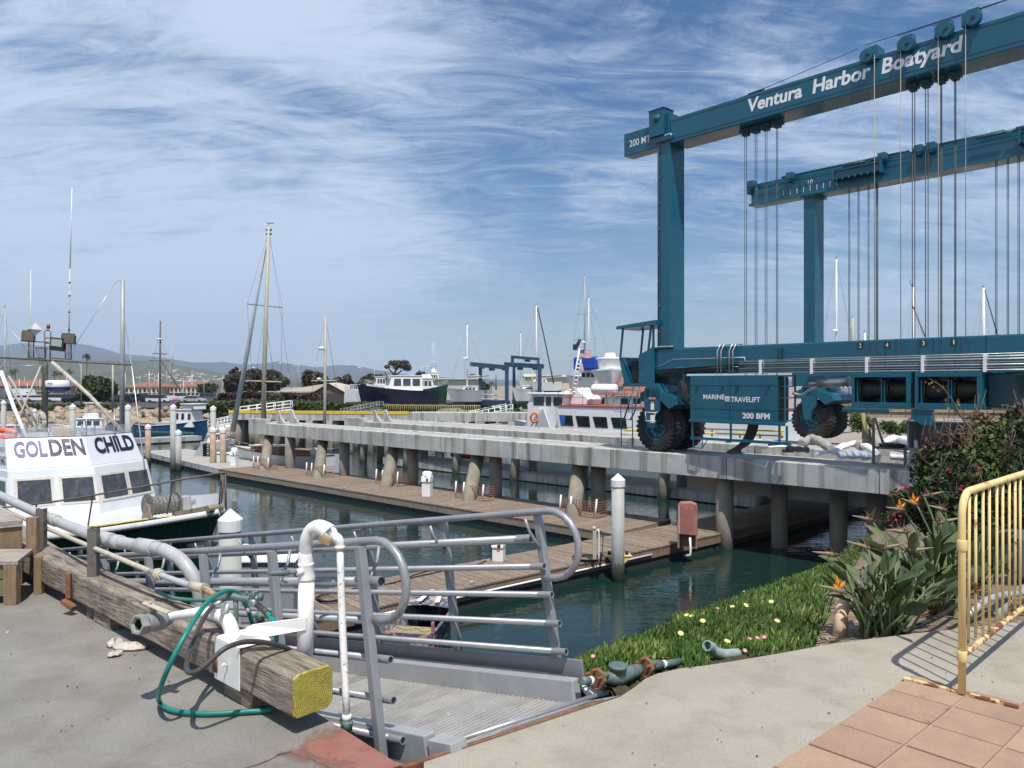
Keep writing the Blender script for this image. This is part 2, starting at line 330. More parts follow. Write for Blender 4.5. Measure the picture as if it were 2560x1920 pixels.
HOSEG = pmat('green_hose', (.01, .19, .155), .38, var=.15, scale=20, bump=.1, dirt=((.04, .15, .13), 20, .55, .6))
HOSED = pmat('dark_hose', (.055, .048, .045), .5, var=.2, scale=20, bump=.1)
BARR = pmat('cream_barrier_paint', (.74, .57, .25), .5, var=.08, scale=8, bump=.2, bscale=60, dist=.002, spots=((.25, .085, .02), 12, .605), dirt=((.50, .33, .12), 6, .58, .6))
BARRR = pmat('rusted_barrier_rail', (.66, .5, .26), .6, var=.1, scale=8, bump=.35, bscale=60, dist=.003, spots=((.17, .055, .02), 9, .455))
TEAL = pmat('teal_paint', (.002, .090, .142), .33, var=.10, scale=.7, bump=.05, bscale=4, dist=.01, dirt=((.008, .05, .07), 1.2, .52, .5), coat=.15)
TEALD = pmat('teal_paint_old', (.012, .055, .075), .5, var=.2, scale=2)
WHT = pmat('white_paint', (.80, .80, .79), .4, var=.04, scale=2, bump=.04, dirt=((.62, .60, .55), 2.2, .56, .5))
WHTB = pmat('white_gelcoat', (.66, .68, .69), .3, var=.05, scale=1, bump=.03, dirt=((.50, .50, .46), 1.5, .54, .5), streak=((.45, .38, .28), 2.0, .60, .5))
LETW = pmat('white_letter', (.80, .80, .80), .5, var=.02)
LETN = pmat('navy_letter', (.012, .014, .055), .5, var=.1)
LETP = pmat('faded_purple_letter', (.17, .14, .27), .6, var=.2, scale=6, dirt=((.40, .38, .46), 5, .52, .6))
LETK = pmat('black_letter', (.02, .02, .02), .5)
GLASSD = pmat('dark_window_glass', (.012, .016, .02), .06, var=.4, scale=2, bump=0, spec=.6)
GLASST = pmat('tinted_boat_window', (.055, .06, .07), .10, var=.3, scale=3, bump=0, dirt=((.17, .17, .18), 4, .5, .6))
CHROME = pmat('steel_line', (.46, .46, .45), .35, metal=.6, var=.15, scale=3)
TYRE = pmat('tyre_rubber', (.022, .021, .02), .8, var=.3, scale=3, bump=.3, bscale=20, dirt=((.06, .055, .05), 3, .5, .6))
CABLE = pmat('wire_rope', (.05, .05, .05), .5, metal=.5, var=.2, scale=2)
CABLEL = pmat('wire_rope_light', (.30, .27, .22), .5, metal=.3, var=.2, scale=2)
SAILW = pmat('white_sling_cloth', (.74, .74, .74), .8, var=.08, scale=3, bump=.6, bscale=7, dist=.03, dirt=((.5, .48, .44), 3, .56, .6))
SAILG = pmat('grey_sling_cloth', (.33, .32, .29), .85, var=.15, scale=4, bump=.6, bscale=7, dist=.03, dirt=((.5, .48, .43), 3, .5, .6))
SLING = pmat('dark_sling', (.06, .062, .055), .8, var=.25, scale=4, bump=.3)
BRICKP = pmat('terracotta_paver', (.37, .245, .165), .85, var=.13, scale=3, bump=.4, bscale=50, dist=.004, dirt=((.30, .205, .15), 5, .46, .7), spots=((.2, .14, .11), 14, .66), rnd=.10, grain=((1, 1, 1), (.2, .13, .09), .35, 90))
JOINT = pmat('paver_joint', (.40, .27, .20), .9, var=.15, scale=6, bump=.3)
SOIL = pmat('garden_soil', (.22, .165, .115), .95, var=.3, scale=6, bump=.9, bscale=30, dist=.03, dirt=((.36, .29, .21), 9, .5, .6), spots=((.09, .065, .045), 20, .58))
LAND = pmat('yard_ground', (.27, .24, .20), .95, var=.2, scale=.05, bump=.3, bscale=1)
ASPH = pmat('asphalt', (.06, .06, .062), .9, var=.2, scale=.2, bump=.2)
GRASSM = pmat('bank_green', (.075, .10, .03), .95, var=.4, scale=.25, bump=.8, bscale=2, dist=.3, dirt=((.13, .12, .05), .6, .5, .7))
ROCK = pmat('rip_rap_rock', (.36, .28, .20), .9, var=.3, scale=.6, bump=.8, bscale=3, dist=.1, dirt=((.20, .16, .125), .5, .5, .6), rnd=.2)
MTN = pmat('far_mountain', (.04, .045, .045), 1, var=.3, scale=.002, bump=0)
HILL = pmat('hill_grass', (.085, .09, .055), 1, var=.3, scale=.004, bump=0, dirt=((.045, .055, .035), .006, .48, .8))

# water
def water_mat():
    m = bpy.data.materials.new('harbour_water'); m.use_nodes = True; N = m.node_tree.nodes; L = m.node_tree.links; b = N['Principled BSDF']
    b.inputs['Base Color'].default_value = (.009, .026, .022, 1); b.inputs['Roughness'].default_value = .035; b.inputs['IOR'].default_value = 1.33; b.inputs['Specular IOR Level'].default_value = .5
    tc = N.new('ShaderNodeTexCoord'); acc = None
    for sc, st, amp, rot, dis in ((.55, (1, 1.7, 1), .55, .35, .6), (1.5, (1, 2.2, 1), .28, .2, .9), (4.2, (1, 2.0, 1), .07, .5, .5)):
        mp = N.new('ShaderNodeMapping'); mp.inputs['Scale'].default_value = st; mp.inputs['Rotation'].default_value = (0, 0, rot); L.new(tc.outputs['Object'], mp.inputs[0])
        n = N.new('ShaderNodeTexNoise'); n.inputs['Scale'].default_value = sc; n.inputs['Detail'].default_value = 3; n.inputs['Distortion'].default_value = dis; L.new(mp.outputs[0], n.inputs[0])
        k = N.new('ShaderNodeMath'); k.operation = 'MULTIPLY'; k.inputs[1].default_value = amp; L.new(n.outputs[0], k.inputs[0])
        if acc is None: acc = k.outputs[0]
        else:
            a = N.new('ShaderNodeMath'); a.operation = 'ADD'; L.new(acc, a.inputs[0]); L.new(k.outputs[0], a.inputs[1]); acc = a.outputs[0]
    # calm and ruffled patches
    n = N.new('ShaderNodeTexNoise'); n.inputs['Scale'].default_value = .07; n.inputs['Detail'].default_value = 3; L.new(tc.outputs['Object'], n.inputs[0])
    r = N.new('ShaderNodeMapRange'); r.inputs[1].default_value = .38; r.inputs[2].default_value = .62; r.inputs[3].default_value = .22; r.inputs[4].default_value = 1.0; L.new(n.outputs[0], r.inputs[0])
    bp = N.new('ShaderNodeBump'); bp.inputs['Distance'].default_value = .062; L.new(r.outputs[0], bp.inputs['Strength']); L.new(acc, bp.inputs['Height']); L.new(bp.outputs[0], b.inputs['Normal'])
    return m
w = MB(); w.poly([(-900, -40, WAT), (900, -40, WAT), (900, 400, WAT), (-900, 400, WAT)]); tag(w.build('water', water_mat()), kind='structure')

# ------------------------------------------------------------ foreground ground sheets (z = 0)
TD = Vector((-.6756, .7373, 0)); ND = Vector((.7373, .6756, 0))      # harbour axes: along the runway, across it
E1 = P(1010, 1922); E2 = P(832, 1808); far = E1+TD*16
hin0 = P(1060, 1905); hin1 = P(1552, 1741)
walk_px = [(1552, 1741), (1585, 1719), (1614, 1696), (1643, 1684), (1701, 1671), (1760, 1664), (1820, 1655), (1940, 1635), (2055, 1614), (2160, 1599), (2259, 1587), (2392, 1572), (2560, 1553), (2760, 1530)]
walk = [P(u, v) for u, v in walk_px]
def slab(name, mat, pts, depth=.35, z=0.0):
    m = MB(); m.prism([Vector((p.x, p.y, z)) for p in pts][::-1], (0, 0, -depth)); return tag(m.build(name, mat), kind='structure')
pad = [Vector((-14, -12, 0)), Vector((-.2, -12, 0)), Vector((-.2, 2.9, 0)), E1, far, far+Vector((-14, 0, 0)), Vector((-20, -2, 0))]
slab('ground_concrete_pad', CONC, pad, .5)
rw = [Vector((-.196, -12, 0)), Vector((18, -12, 0)), Vector((18, 6, 0))]+[walk[-1]]+walk[::-1][1:]+[hin0, Vector((-.35, 3.05, 0)), Vector((-.196, 2.9, 0))]
slab('sidewalk_concrete', CONCR, rw, .35)
# quay face under the pad
m = MB(); a = E1+Vector((0.0, 0, -.5)); m.obox(a-TD*.2-ND*.32+Vector((0, 0, -4.2)), TD*16, ND*.30, (0, 0, 4.2)); tag(m.build('quay_wall', CONCG), kind='structure')
m = MB(); q = Vector((-.1, 3.0, -4.7)); m.obox(q, (hin1-hin0)*1.25, (0.1, -.3, 0), (0, 0, 4.33)); tag(m.build('gangway_abutment_wall', CONCG), kind='structure')
# red kerb paint at the pad edge, weathered; a thin sheet of paint
def red_paint():
    m = bpy.data.materials.new('worn_red_paint'); m.use_nodes = True; N = m.node_tree.nodes; L = m.node_tree.links; b = N['Principled BSDF']; b.inputs['Roughness'].default_value = .75
    tc = N.new('ShaderNodeTexCoord'); n = N.new('ShaderNodeTexNoise'); n.inputs['Scale'].default_value = 5; n.inputs['Detail'].default_value = 9; n.inputs['Roughness'].default_value = .7; L.new(tc.outputs['Object'], n.inputs[0])
    at = N.new('ShaderNodeAttribute'); at.attribute_name = 'tint'; mu = N.new('ShaderNodeMath'); mu.operation = 'ADD'; L.new(n.outputs[0], mu.inputs[0]); L.new(at.outputs['Fac'], mu.inputs[1])
    r = N.new('ShaderNodeMapRange'); r.inputs[1].default_value = .95; r.inputs[2].default_value = 1.16; L.new(mu.outputs[0], r.inputs[0]); L.new(r.outputs[0], b.inputs['Alpha'])
    n2 = N.new('ShaderNodeTexNoise'); n2.inputs['Scale'].default_value = 9; n2.inputs['Detail'].default_value = 8; L.new(tc.outputs['Object'], n2.inputs[0])
    x = N.new('ShaderNodeMix'); x.data_type = 'RGBA'; x.inputs[6].default_value = (.24, .062, .045, 1); x.inputs[7].default_value = (.30, .17, .135, 1); L.new(n2.outputs[0], x.inputs[0]); L.new(x.outputs[2], b.inputs['Base Color'])
    return m
m = MB(); G = 24; base0 = P(1012, 1921)+TD*-.6; vs = []; tv = []
for i in range(G+1):
    for j in range(9):
        p = base0+TD*(i/G*1.28)-ND*(.004+j/8*.55); vs.append((p.x, p.y, .004)); tv.append(max(0, min(.74, .80-j/8*.50-max(0, i/G-.8)*2.4)))
m.add(vs, [(i*9+j, i*9+j+1, (i+1)*9+j+1, (i+1)*9+j) for i in range(G) for j in range(8)])
rp = m.build('red_kerb_paint', red_paint()); a = rp.data.attributes.new('tint', 'FLOAT', 'POINT'); a.data.foreach_set('value', tv); tag(rp, kind='structure')
# terracotta pavers, let into the walk
cor = P(2280, 1690); pd1 = -TD; pd2 = -ND
jb = MB(); c0 = cor+Vector((0, 0, .003)); jb.poly([c0, c0+pd1*9, c0+pd1*9+pd2*7, c0+pd2*7][::-1]); pv = tag(jb.build('paver_bed', JOINT), kind='structure')
tb = MB(); tb.box(0, .298, 0, .298, .004, .0105); tile0 = tb.build('paver', BRICKP, pv, .004, 1); tile0.location = cor+pd1*.31+pd2*.31*1
ang = math.atan2(ND.y, ND.x); tile0.rotation_euler = (0, 0, ang); tile0.location = cor+pd1*(.305)+pd2*(.305)
for i in range(14):
    for j in range(12):
        if i == 0 and j == 0: continue
        o = piece(tile0, cor+pd1*(.305+.31*i)+pd2*(.305+.31*j)+Vector((0, 0, random.uniform(-.0015, .0015))), (0, 0, ang), pv)

# ------------------------------------------------------------ planted bank, soil
edge = walk[:]                                         # inner edge along the walk
outer = [Q(1400, 1735, 4.6), Q(1405, 1722, 4.8), Q(1430, 1706, 5.0), Q(1470, 1688, 5.2), Q(1530, 1655, 5.6), Q(1590, 1622, 6.1), Q(1650, 1585, 6.8), Q(1760, 1545, 8.0), Q(1880, 1495, 9.6), Q(2000, 1445, 11.5), Q(2090, 1400, 13.8), Q(2180, 1340, 17.), Q(2330, 1300, 19.), Q(2560, 1250, 21)]
bm = []; ROWS = 14
for k, (a, b) in enumerate(zip(edge, outer)):
    row = []; a = Vector((a.x, a.y, -.06))
    for i in range(ROWS):
        t = i/(ROWS-1); p = a.lerp(b, t); p.z += .10*math.sin(t*math.pi)+.05*math.sin(k*1.3+i*.9)*min(1, t*4)
        row.append(p)
    d = (b-a); d.z = 0; d = d.normalized() if d.length > .3 else Vector((-.3, .95, 0)).normalized()
    row += [b+d*.5+Vector((0, 0, -.5)), b+d*2.2+Vector((0, 0, -2.2)), b+d*4+Vector((0, 0, -4.4-b.z if b.z > -4.4 else -4.6))]
    row[-1].z = -4.8; bm.append(row)
m = MB(); m.loft(bm); bank = tag(m.build('planted_bank', SOIL), kind='structure')
BANK = bm
def bankpt(s, t):
    s = max(0, min(len(bm)-1.001, s)); i = int(s); f = s-i; r0, r1 = bm[i], bm[i+1]; x = t*(ROWS-1); j = min(int(x), len(r0)-2); g = x-j
    return r0[j].lerp(r0[j+1], g).lerp(r1[j].lerp(r1[j+1], g), f)
# land under the bushes on the right, joining the runway root and the yard
m = MB(); rt = [bm[-1][0]]+[bm[-1][ROWS-1]]
m.add([(bm[-1][0].x, bm[-1][0].y, -.06), (24, 5.5, -.1), (40, 22, -.95), (16.5, 21.5, -.97), (11.5, 13, -.8)], [(0, 1, 2, 3, 4)])
tag(m.build('yard_ground_near', LAND), kind='structure')

# ------------------------------------------------------------ far land
def landz(x, y): return -2.2+1.15*max(0, min(1, (x+12)/30))
bankline = [(-260, 100), (-60, 101), (-36, 100), (-27, 92), (-14, 82), (0, 80), (12, 76), (20, 66), (26, 57), (40, 50), (60, 40), (90, 18), (140, -40)]
m = MB(); rows = []
for x, y in bankline:
    d = Vector((.25 if x > 0 else 0, 1, 0)).normalized(); b0 = Vector((x, y, 0)); q = []
    for off, zz in ((0, WAT-.5), (5, -3.2), (13, None), (40, None), (160, None), (500, None), (1600, None)):
        p = b0+d*off; p.z = landz(p.x, p.y) if zz is None else zz; 
        if x > 20: p = b0+Vector((.7, .75, 0)).normalized()*off*(1 if off > 10 else .5)+Vector((0, 0, 0)); p.z = -1.0 if zz is None else (zz if off < 1 else -2.2)
        q.append(p)
    rows.append(q)
m.loft(rows); tag(m.build('land', LAND), kind='structure')
m = MB(); m.poly([(-200, 118, -2.12), (-4, 118, -1.90), (-4, 178, -1.90), (-200, 178, -2.12)]); tag(m.build('car_park_road', ASPH), kind='structure')
def ridge(name, mat, px, Y, depth, seed, sub=5):
    m = MB(); r = random.Random(seed); pts = []
    for (u0, v0), (u1, v1) in zip(px, px[1:]):
        for k in range(sub): t = k/sub; pts.append((u0+(u1-u0)*t, v0+(v1-v0)*t+r.uniform(-1.2, 1.2)))
    pts.append(px[-1]); rows = []
    for u, v in pts:
        top = Q(u, v, Y); x0 = top.x; rows.append([Vector((x0*.55, Y-depth, -8)), Vector((x0*.75, Y-depth*.55, top.z*.30+r.uniform(-1, 1)*top.z*.06)), Vector((x0*.9, Y-depth*.25, top.z*.66+r.uniform(-1, 1)*top.z*.08)), top, Vector((x0*1.1, Y+depth*.5, -8))])
    m.loft(rows); return tag(m.build(name, mat), kind='structure')
ridge('mountains_far', MTN, [(-1500, 900), (-600, 850), (-200, 880), (0, 864), (50, 857), (110, 866), (190, 858), (232, 864), (300, 884), (400, 893), (480, 905), (560, 905), (620, 911), (700, 904), (740, 912), (800, 918), (850, 911), (885, 914), (950, 926), (1030, 938), (1150, 946), (1300, 950), (2000, 948), (4000, 945)], 6500, 2600, 3)
ridge('hills_green', HILL, [(-1500, 900), (-300, 905), (0, 893), (60, 897), (150, 899), (260, 903), (345, 901), (400, 905), (450, 914), (520, 927), (570, 936), (640, 945), (760, 955)], 1900, 900, 5)
hs = MB(); hs.box(-8, 8, -5, 5, 0, 5); hs.prism([(-9, -6, 5), (-9, 6, 5), (-9, 0, 8)][::-1], (18, 0, 0)); HW = pmat('pale_house', (.5, .48, .44), .8, rnd=.25); h0 = None
hr = random.Random(4)
for i in range(150):
    u = hr.gauss(455, 60)
    if not 330 < u < 572: continue
    top = 903+max(0, u-345)*.147; v = hr.uniform(top+7, 957); t = (v-top)/(962-top); Y = 1900-850*t
    p = Q(u, v, Y)
    if h0 is None: h0 = hs.build('house', HW); o = h0
    else: o = h0.copy(); C.objects.link(o)
    o.location = p; o.rotation_euler = (0, 0, hr.uniform(0, 3)); s_ = hr.uniform(.22, .5)*(Y/1900+.2); o.scale = (s_, s_, s_*.8); tag(o, 'tiny pale house among many scattered over the far green hillside', 'house', 'houses on the far hillside')

# ------------------------------------------------------------ floating docks
def dock(name, label, p0, p1, width, side, plank, fasm, planks=True, top=DOCK, th=.34, pw=.145, endplank=True):
    """deck from p0 to p1 (the near edge), body extends to 'side'"""
    p0, p1 = Vector((p0.x, p0.y, 0)), Vector((p1.x, p1.y, 0)); d = (p1-p0); Ln = d.length; d.normalize(); s_ = Vector(side).normalized()
    s_ = (s_-d*s_.dot(d)).normalized(); t = thing(name, label, 'dock', (p0.x, p0.y, top))
    m = MB(); z = Vector((0, 0, 1)); P0 = p0+z*top
    m.obox(P0+s_*.06+d*.06-z*(.62), d*(Ln-.12), s_*(width-.12), z*.585); m.build('float', FLOATM, t)
    for a in (0, 1):
        m = MB(); m.obox(P0+s_*(a*(width-.06))-z*th, d*Ln, s_*.06, z*(th-.012)); m.build('fascia_board', fasm, t, .01, 1)
    for a in (0, 1):
        m = MB(); m.obox(P0+d*(a*(Ln-.06))+s_*.062-z*th, d*.06, s_*(width-.124), z*(th-.014)); m.build('end_board', fasm, t, .01, 1)
    if planks:
        n = min(298, int(Ln/pw)); w = Ln/n; b = MB(); b.box(0, w-.014, -.02, width+.02, -.045, 0); a = math.atan2(d.y, d.x); flip = s_.dot(Vector((-d.y, d.x, 0))) < 0
        if flip: b = MB(); b.box(0, w-.014, -width-.02, .02, -.045, 0)
        src = b.build('plank', plank, t, local=True); src.rotation_euler = (0, 0, a)
        for i in range(1, n): piece(src, tuple(d*(w*i)+z*random.uniform(0, .008)), (0, 0, a+random.uniform(-.002, .002)), t)
    else:
        m = MB(); m.obox(P0+s_*.0-z*.05, d*Ln, s_*width, z*.05); m.build('deck', plank, t)
    return t, d, s_
corner = P(1790, 1336, DOCK)
b_end = P(600, 1590, DOCK); b_n = -(corner-b_end).normalized()
dB, dbd, dbs = dock('floating_dock', 'brown planked dock running from the gangway to the red pedestal', corner, b_end, 2.25, TD, PLANK, FASC)
dA, dad, das = dock('floating_dock', 'brown planked finger dock straight below the near concrete runway', P(1528, 1334, DOCK)+Vector((.05, 0.05, 0)), P(545, 1172, DOCK), 3.9, ND, PLANK, FASB, top=DOCK-.004)
dW, _, _ = dock('floating_dock', 'shaded dock walkway carrying on under the right end of the runway', corner+ND*.03-TD*.0, corner+ND*17, 2.25, TD, PLANK, FASC, pw=.19)
cA, cB_ = P(545, 1172, DOCK), P(352, 1128, DOCK)
dock('concrete_float', 'pale concrete float extending the planked finger at its far left end', cA+(cB_-cA).normalized()*.05, cB_, 3.6, ND, CONCD, CONCG, False)
dC, dcd, dcs = dock('concrete_float', 'long pale concrete float in the slip beyond the near runway', P(2022, 1258, DOCK), P(957, 1143, DOCK), 3.0, ND, CONCD, CONCG, False, th=.5)
dock('concrete_float', 'thin concrete float along the far basin by the blue boat', P(505, 1090, DOCK), P(345, 1098, DOCK), 2.2, (0, 1, 0), CONCD, CONCG, False, th=.45)
dock('concrete_float', 'short concrete float beside the ketch bow in the basin', P(585, 1100, DOCK), P(510, 1098, DOCK), 2.0, (0, 1, 0), CONCD, CONCG, False, th=.45)
# white rub pipe along dock B near edge
m = MB(); q0 = P(1495, 1402, DOCK-.17); q1 = b_end; pp = [corner+dbd*k+Vector((0, 0, -.2))-dbs*.03 for k in (3.6, 6, 9, 12, 14.5)]
m.tube(pp, .03, 8); m.build('white_rub_pipe', WHT, dB)
def cleat(parent, p, d):
    m = MB(); z = Vector((0, 0, 1)); d = d.normalized(); m.cyl(p-d*.06, p-d*.06+z*.07, .02, n=6); m.cyl(p+d*.06, p+d*.06+z*.07, .02, n=6); m.tube([p-d*.17+z*.08, p+z*.085, p+d*.17+z*.08], [.01, .022, .01], 6)
    m.build('cleat', ALUL, parent)
for k in (1.8, 6.4, 10.8): cleat(dB, corner+dbd*k+dbs*(.16 if k != 6.4 else 2.05)+Vector((0, 0, DOCK-corner.z)), dbd)
for k in (2.2, 9, 17, 25): cleat(dA, P(1528, 1334, DOCK)+dad*k+das*.18, dad)

# ------------------------------------------------------------ boat-lift runways
def pile(parent, foot, top, r, mat=PILE, n=18):
    m = MB(); m.cyl(foot, top, r, n=n); return m.build('pile', mat, parent)
def runway(name, label, e0, e1, width, z=RUN, th=.78):
    e0, e1 = Vector((e0.x, e0.y, 0)), Vector((e1.x, e1.y, 0)); d = (e1-e0); L_ = d.length; d.normalize(); s_ = Vector((d.y, -d.x, 0)); s_ = s_ if s_.dot(ND) > 0 else -s_
    t = thing(name, label, 'pier', (e0.x, e0.y, z)); zz = Vector((0, 0, 1)); P0 = e0+zz*z
    n = 9; seg = L_/n
    for i in range(n):        # precast edge girders with open joints between them
        m = MB(); m.obox(P0+d*(seg*i+.012)-zz*(th), d*(seg-.024), s_*.42, zz*(th)); m.build('edge_girder', CONCG, t, .025, 1)
        m = MB(); m.obox(P0+d*(seg*i+.012)+s_*(width-.42)-zz*(th), d*(seg-.024), s_*.42, zz*(th)); m.build('edge_girder', CONCG, t, .025, 1)
        m = MB(); m.obox(P0+d*(seg*i+.006)+s_*.423-zz*(.45), d*(seg-.012), s_*(width-.846), zz*(.42)); m.build('deck_slab', CONCD, t)
    for k, (w0, hh) in enumerate(()):   # guard kerb on the slip side
        m = MB(); m.obox(P0+s_*w0+zz*.002, d*(L_-2.5), s_*.30, zz*hh); m.build('guard_kerb', CONCG, t, .02, 1)
    return t, P0, d, s_, L_
r0 = P(2300, 1180, RUN); r1 = P(621, 1055, RUN)
def on_lin0(u):
    r = (u-CX)/FPX; d0 = (r1-r0); d0.z = 0; d0.normalize(); k = (r*r0.y-r0.x)/(d0.x-r*d0.y); return r0+d0*k
nr, nP, nd, ns, nL = runway('lift_runway', 'near concrete boat lift runway with stained edge girders over the brown dock', r0+(r0-r1).normalized()*4, r1, 2.15)
sep = 11.0
fr0 = r0+ns*8.4; fr1 = r0+nd*(nL-3.0)+ns*8.4
frw, fP, fd, fs, fL = runway('lift_runway', 'far concrete boat lift runway beyond the slip', fr0, fr1, 4.0, z=RUN-.22)
# apron at the head of the slip joins the two runways
sa = (on_lin0(1640)-r0).dot(nd); m = MB(); m.obox(r0-nd*3.9+ns*2.17+Vector((0, 0, RUN-.60)), nd*(sa+3.9), ns*10.4, (0, 0, .594)); tag(m.build('slip_apron', CONCD), 'wide concrete apron joining the two runways under the hoist slings', 'deck')
# raised end block and steel wheel stops on both runway ends
for t_, P_, L_, d_, s_ in ((nr, nP, nL, nd, ns), (frw, fP, fL, fd, fs)):
    z = Vector((0, 0, 1)); m = MB(); m.obox(P_+d_*(L_-2.4)+z*.003, d_*2.39, s_*.40, z*.26); m.build('end_kerb', CONCG, t_, .02, 1)
    for k in (.7, 1.7):
        m = MB(); o = P_+d_*(L_-2.55)+s_*k+z*.004
        prof = [o, o-d_*1.0, o-d_*.97+z*.12, o-d_*.55+z*.35, o-d_*.3+z*.75, o-d_*.22+z*.86, o+z*.86]
        m.prism(prof, s_*.14); m.build('wheel_stop', CONCG, t_)
# battered piles through the finger dock and a plumb row behind
zr = RUN-.74
def on_line(u, h):
    r = (u-CX)/FPX; o = r0+ns*h; k = (r*o.y-o.x)/(nd.x-r*nd.y); return o+nd*k
for (fu, fv, tu) in ((661, 1172, 674), (795, 1193, 809), (965, 1216, 987), (1172, 1250, 1196), (1433, 1288, 1450)):
    f = P(fu, fv, DOCK); h = (f-r0).dot(ns); top = on_line(tu, .80); top.z = zr; pile(nr, f+(f-top)*.6, top, .32)
for (fu, fv) in ((725, 1170), (861, 1188), (1032, 1210), (1239, 1242), (1496, 1278)):
    f = P(fu, fv, DOCK); f.z = -5.2; top = Vector((f.x, f.y, zr)); pile(nr, f, top, .31)
for (fu, fv) in ((1812, 1377),):
    f = on_line(fu, .64); pile(nr, Vector((f.x, f.y, -5.3)), Vector((f.x, f.y, zr)), .31)
for u in (1948, 2096, 2190):
    f = on_line(u, 2.1); pile(nr, Vector((f.x, f.y, -5.3)), Vector((f.x, f.y, zr)), .29)
m = MB(); f = r0+nd*-1.6; m.obox(Vector((f.x, f.y, -5))-nd*3.0, nd*2.4, ns*2.6, (0, 0, 5-.74-.95+.0)); m.build('abutment', CONCG, nr)
for k in range(9):
    for s2, bt in ((.6, .5), (2.0, 0)):
        f = fr0+nd*(4+k*5.4)+ns*s2; pile(frw, Vector((f.x, f.y, -5.3))+nd*(bt*.8), Vector((f.x, f.y, zr-.22)), .28)

WEED = pmat('tide_weed', (.030, .034, .020), .8, var=.5, scale=9, bump=1, bscale=30, dist=.03, dirt=((.16, .15, .12), 14, .55, .8))
# ------------------------------------------------------------ big boat hoist
LO = Vector((6.19, 29.64, RUN)); LX = Vector((.6756, -.7373, 0)); LY = Vector((.7373, .6756, 0))
LF = Fr(LO, LX, LY)
def LP(u, v, b):
    r = (u-CX)/FPX; a = (r*(LO.y+LY.y*b)-(LO.x+LY.x*b))/(LX.x-r*LX.y); Y = LO.y+a*LX.y+b*LY.y
    return a, EYE-(v-HV)*Y/FPX-RUN
lift = thing('boat_hoist', 'huge teal gantry boat hoist standing over the concrete runways', 'boat hoist', LO, math.atan2(LX.y, LX.x))
def lb(x0, x1, y0, y1, z0, z1, name, mat=TEAL, bev=.02, par=None):
    m = MB(LF); m.box(x0, x1, y0, y1, z0, z1); return m.build(name, mat, par or lift, bev)
AEND = 15.5
# upper beams: near and far
m = MB(LF); m.box(.17, AEND, -.45, .62, 11.68, 12.62); ub = m.build('upper_beam', TEAL, lift, .03)
lb(-2.06, -.44, -.45, .12, 11.66, 12.56, 'beam_end')
m = MB(LF); m.box(-.3, AEND, 10.5, 11.45, 11.5, 12.32); ub2 = m.build('upper_beam', TEAL, lift, .03)
lb(-2.85, -.302, 10.5, 11.1, 11.5, 12.3, 'beam_end')
for z in (11.83, 12.50): # seam strips
    lb(.3, AEND, -.462, -.452, z, z+.012, 'seam_weld', TEAL, 0)
# legs
lb(-.44, .16, -.45, .5, 3.96, 12.0, 'leg', TEAL, .04); lb(-.1, .46, 10.5, 11.45, 3.9, 11.49, 'leg', TEAL, .04)
lb(13.2, 13.8, -.448, .5, 3.96, 11.67, 'leg', TEAL, .04); lb(13.2, 13.8, 10.502, 11.45, 3.9, 11.49, 'leg', TEAL, .04)
# leg heads: sloped gusset casting with bolted flange
m = MB(LF); m.prism([(-.44, -.46, 12.02), (.165, -.46, 12.02), (.165, -.46, 12.86), (-.13, -.46, 12.86)], (0, 1.1, 0)); m.build('leg_head', TEAL, lift, .02)
lb(-.56, .28, -.58, .62, 11.86, 11.93, 'bolted_flange', TEAL, .005); lb(-.55, .27, -.57, .61, 11.94, 12.0, 'bolted_flange', TEAL, .005)
m = MB(LF)
for i in range(17):
    for zc in (11.80,): m.cyl((-.53+i*.05, -.545, zc), (-.53+i*.05, -.545, 12.04), .014, n=5)
for i in range(17): m.cyl((.245, -.52+i*.068, 11.80), (.245, -.52+i*.068, 12.04), .014, n=5)
for i in range(9): m.cyl((-.1+i*.05-.06, 10.42, 11.42), (-.1+i*.05-.06, 10.42, 11.5), .014, n=5)
m.build('flange_bolts', CHROME, lift)
lb(-.2, .56, 10.4, 11.55, 11.42, 11.49, 'bolted_flange', TEAL, .005)
# square box on the overhang with a lifting eye
EB = LP(1622, 340, -.62)[0]; EC = LP(1659, 340, -.62)[0]
lb(EB, EC, -.62, .0, 12.05, 13.05, 'end_box', TEAL, .01); lb(EB-.03, EC+.03, -.65, .03, 13.052, 13.08, 'end_box_lid', TEAL, .004)
m = MB(LF); m.lathe(((EB+EC)/2, -.62, 12.72), (0, -1, 0), [(0, .16), (.02, .16), (.02, .12), (.05, .10), (.08, .02)], 14); m.build('eye_plate', TEAL, lift)
# lower beams
lb(-.58, AEND, -.5, .42, 2.98, 3.95, 'lower_beam', TEAL, .05); lb(-.7, AEND, 10.5, 11.4, 2.5, 3.5, 'lower_beam', TEAL, .05)
lb(-.62, .36, -.54, .6, 3.955, 4.0, 'bolted_flange', TEAL, .005)
m = MB(LF)
for i in range(18): m.cyl((-.58+i*.053, -.50, 3.99), (-.58+i*.053, -.50, 4.04), .014, n=5)
m.build('flange_bolts', CHROME, lift)
for a, k in ((8.05, 0), (9.0, 0), (9.98, 0), (10.75, 0)): lb(a, a+.03, -.515, -.503, 3.0, 3.93, 'joint_strip', TEALD, 0)
# number plates
for u, v, key in ((2151, 864, 'n2'), (2218, 862, 'n4'), (2309, 858, 'n3'), (2385, 855, 'n1')):
    a, z = LP(u, v, -.5); lb(a-.085, a+.085, -.512, -.501, z-.095, z+.095, 'number_plate', LETK, 0)
    wn = .03 if key == 'n1' else .075; lettering(key, LF((a-wn/2, -.513, z-.065)), LX, (0, 0, 1), wn, .13, LETW, lift, 'number', .003)
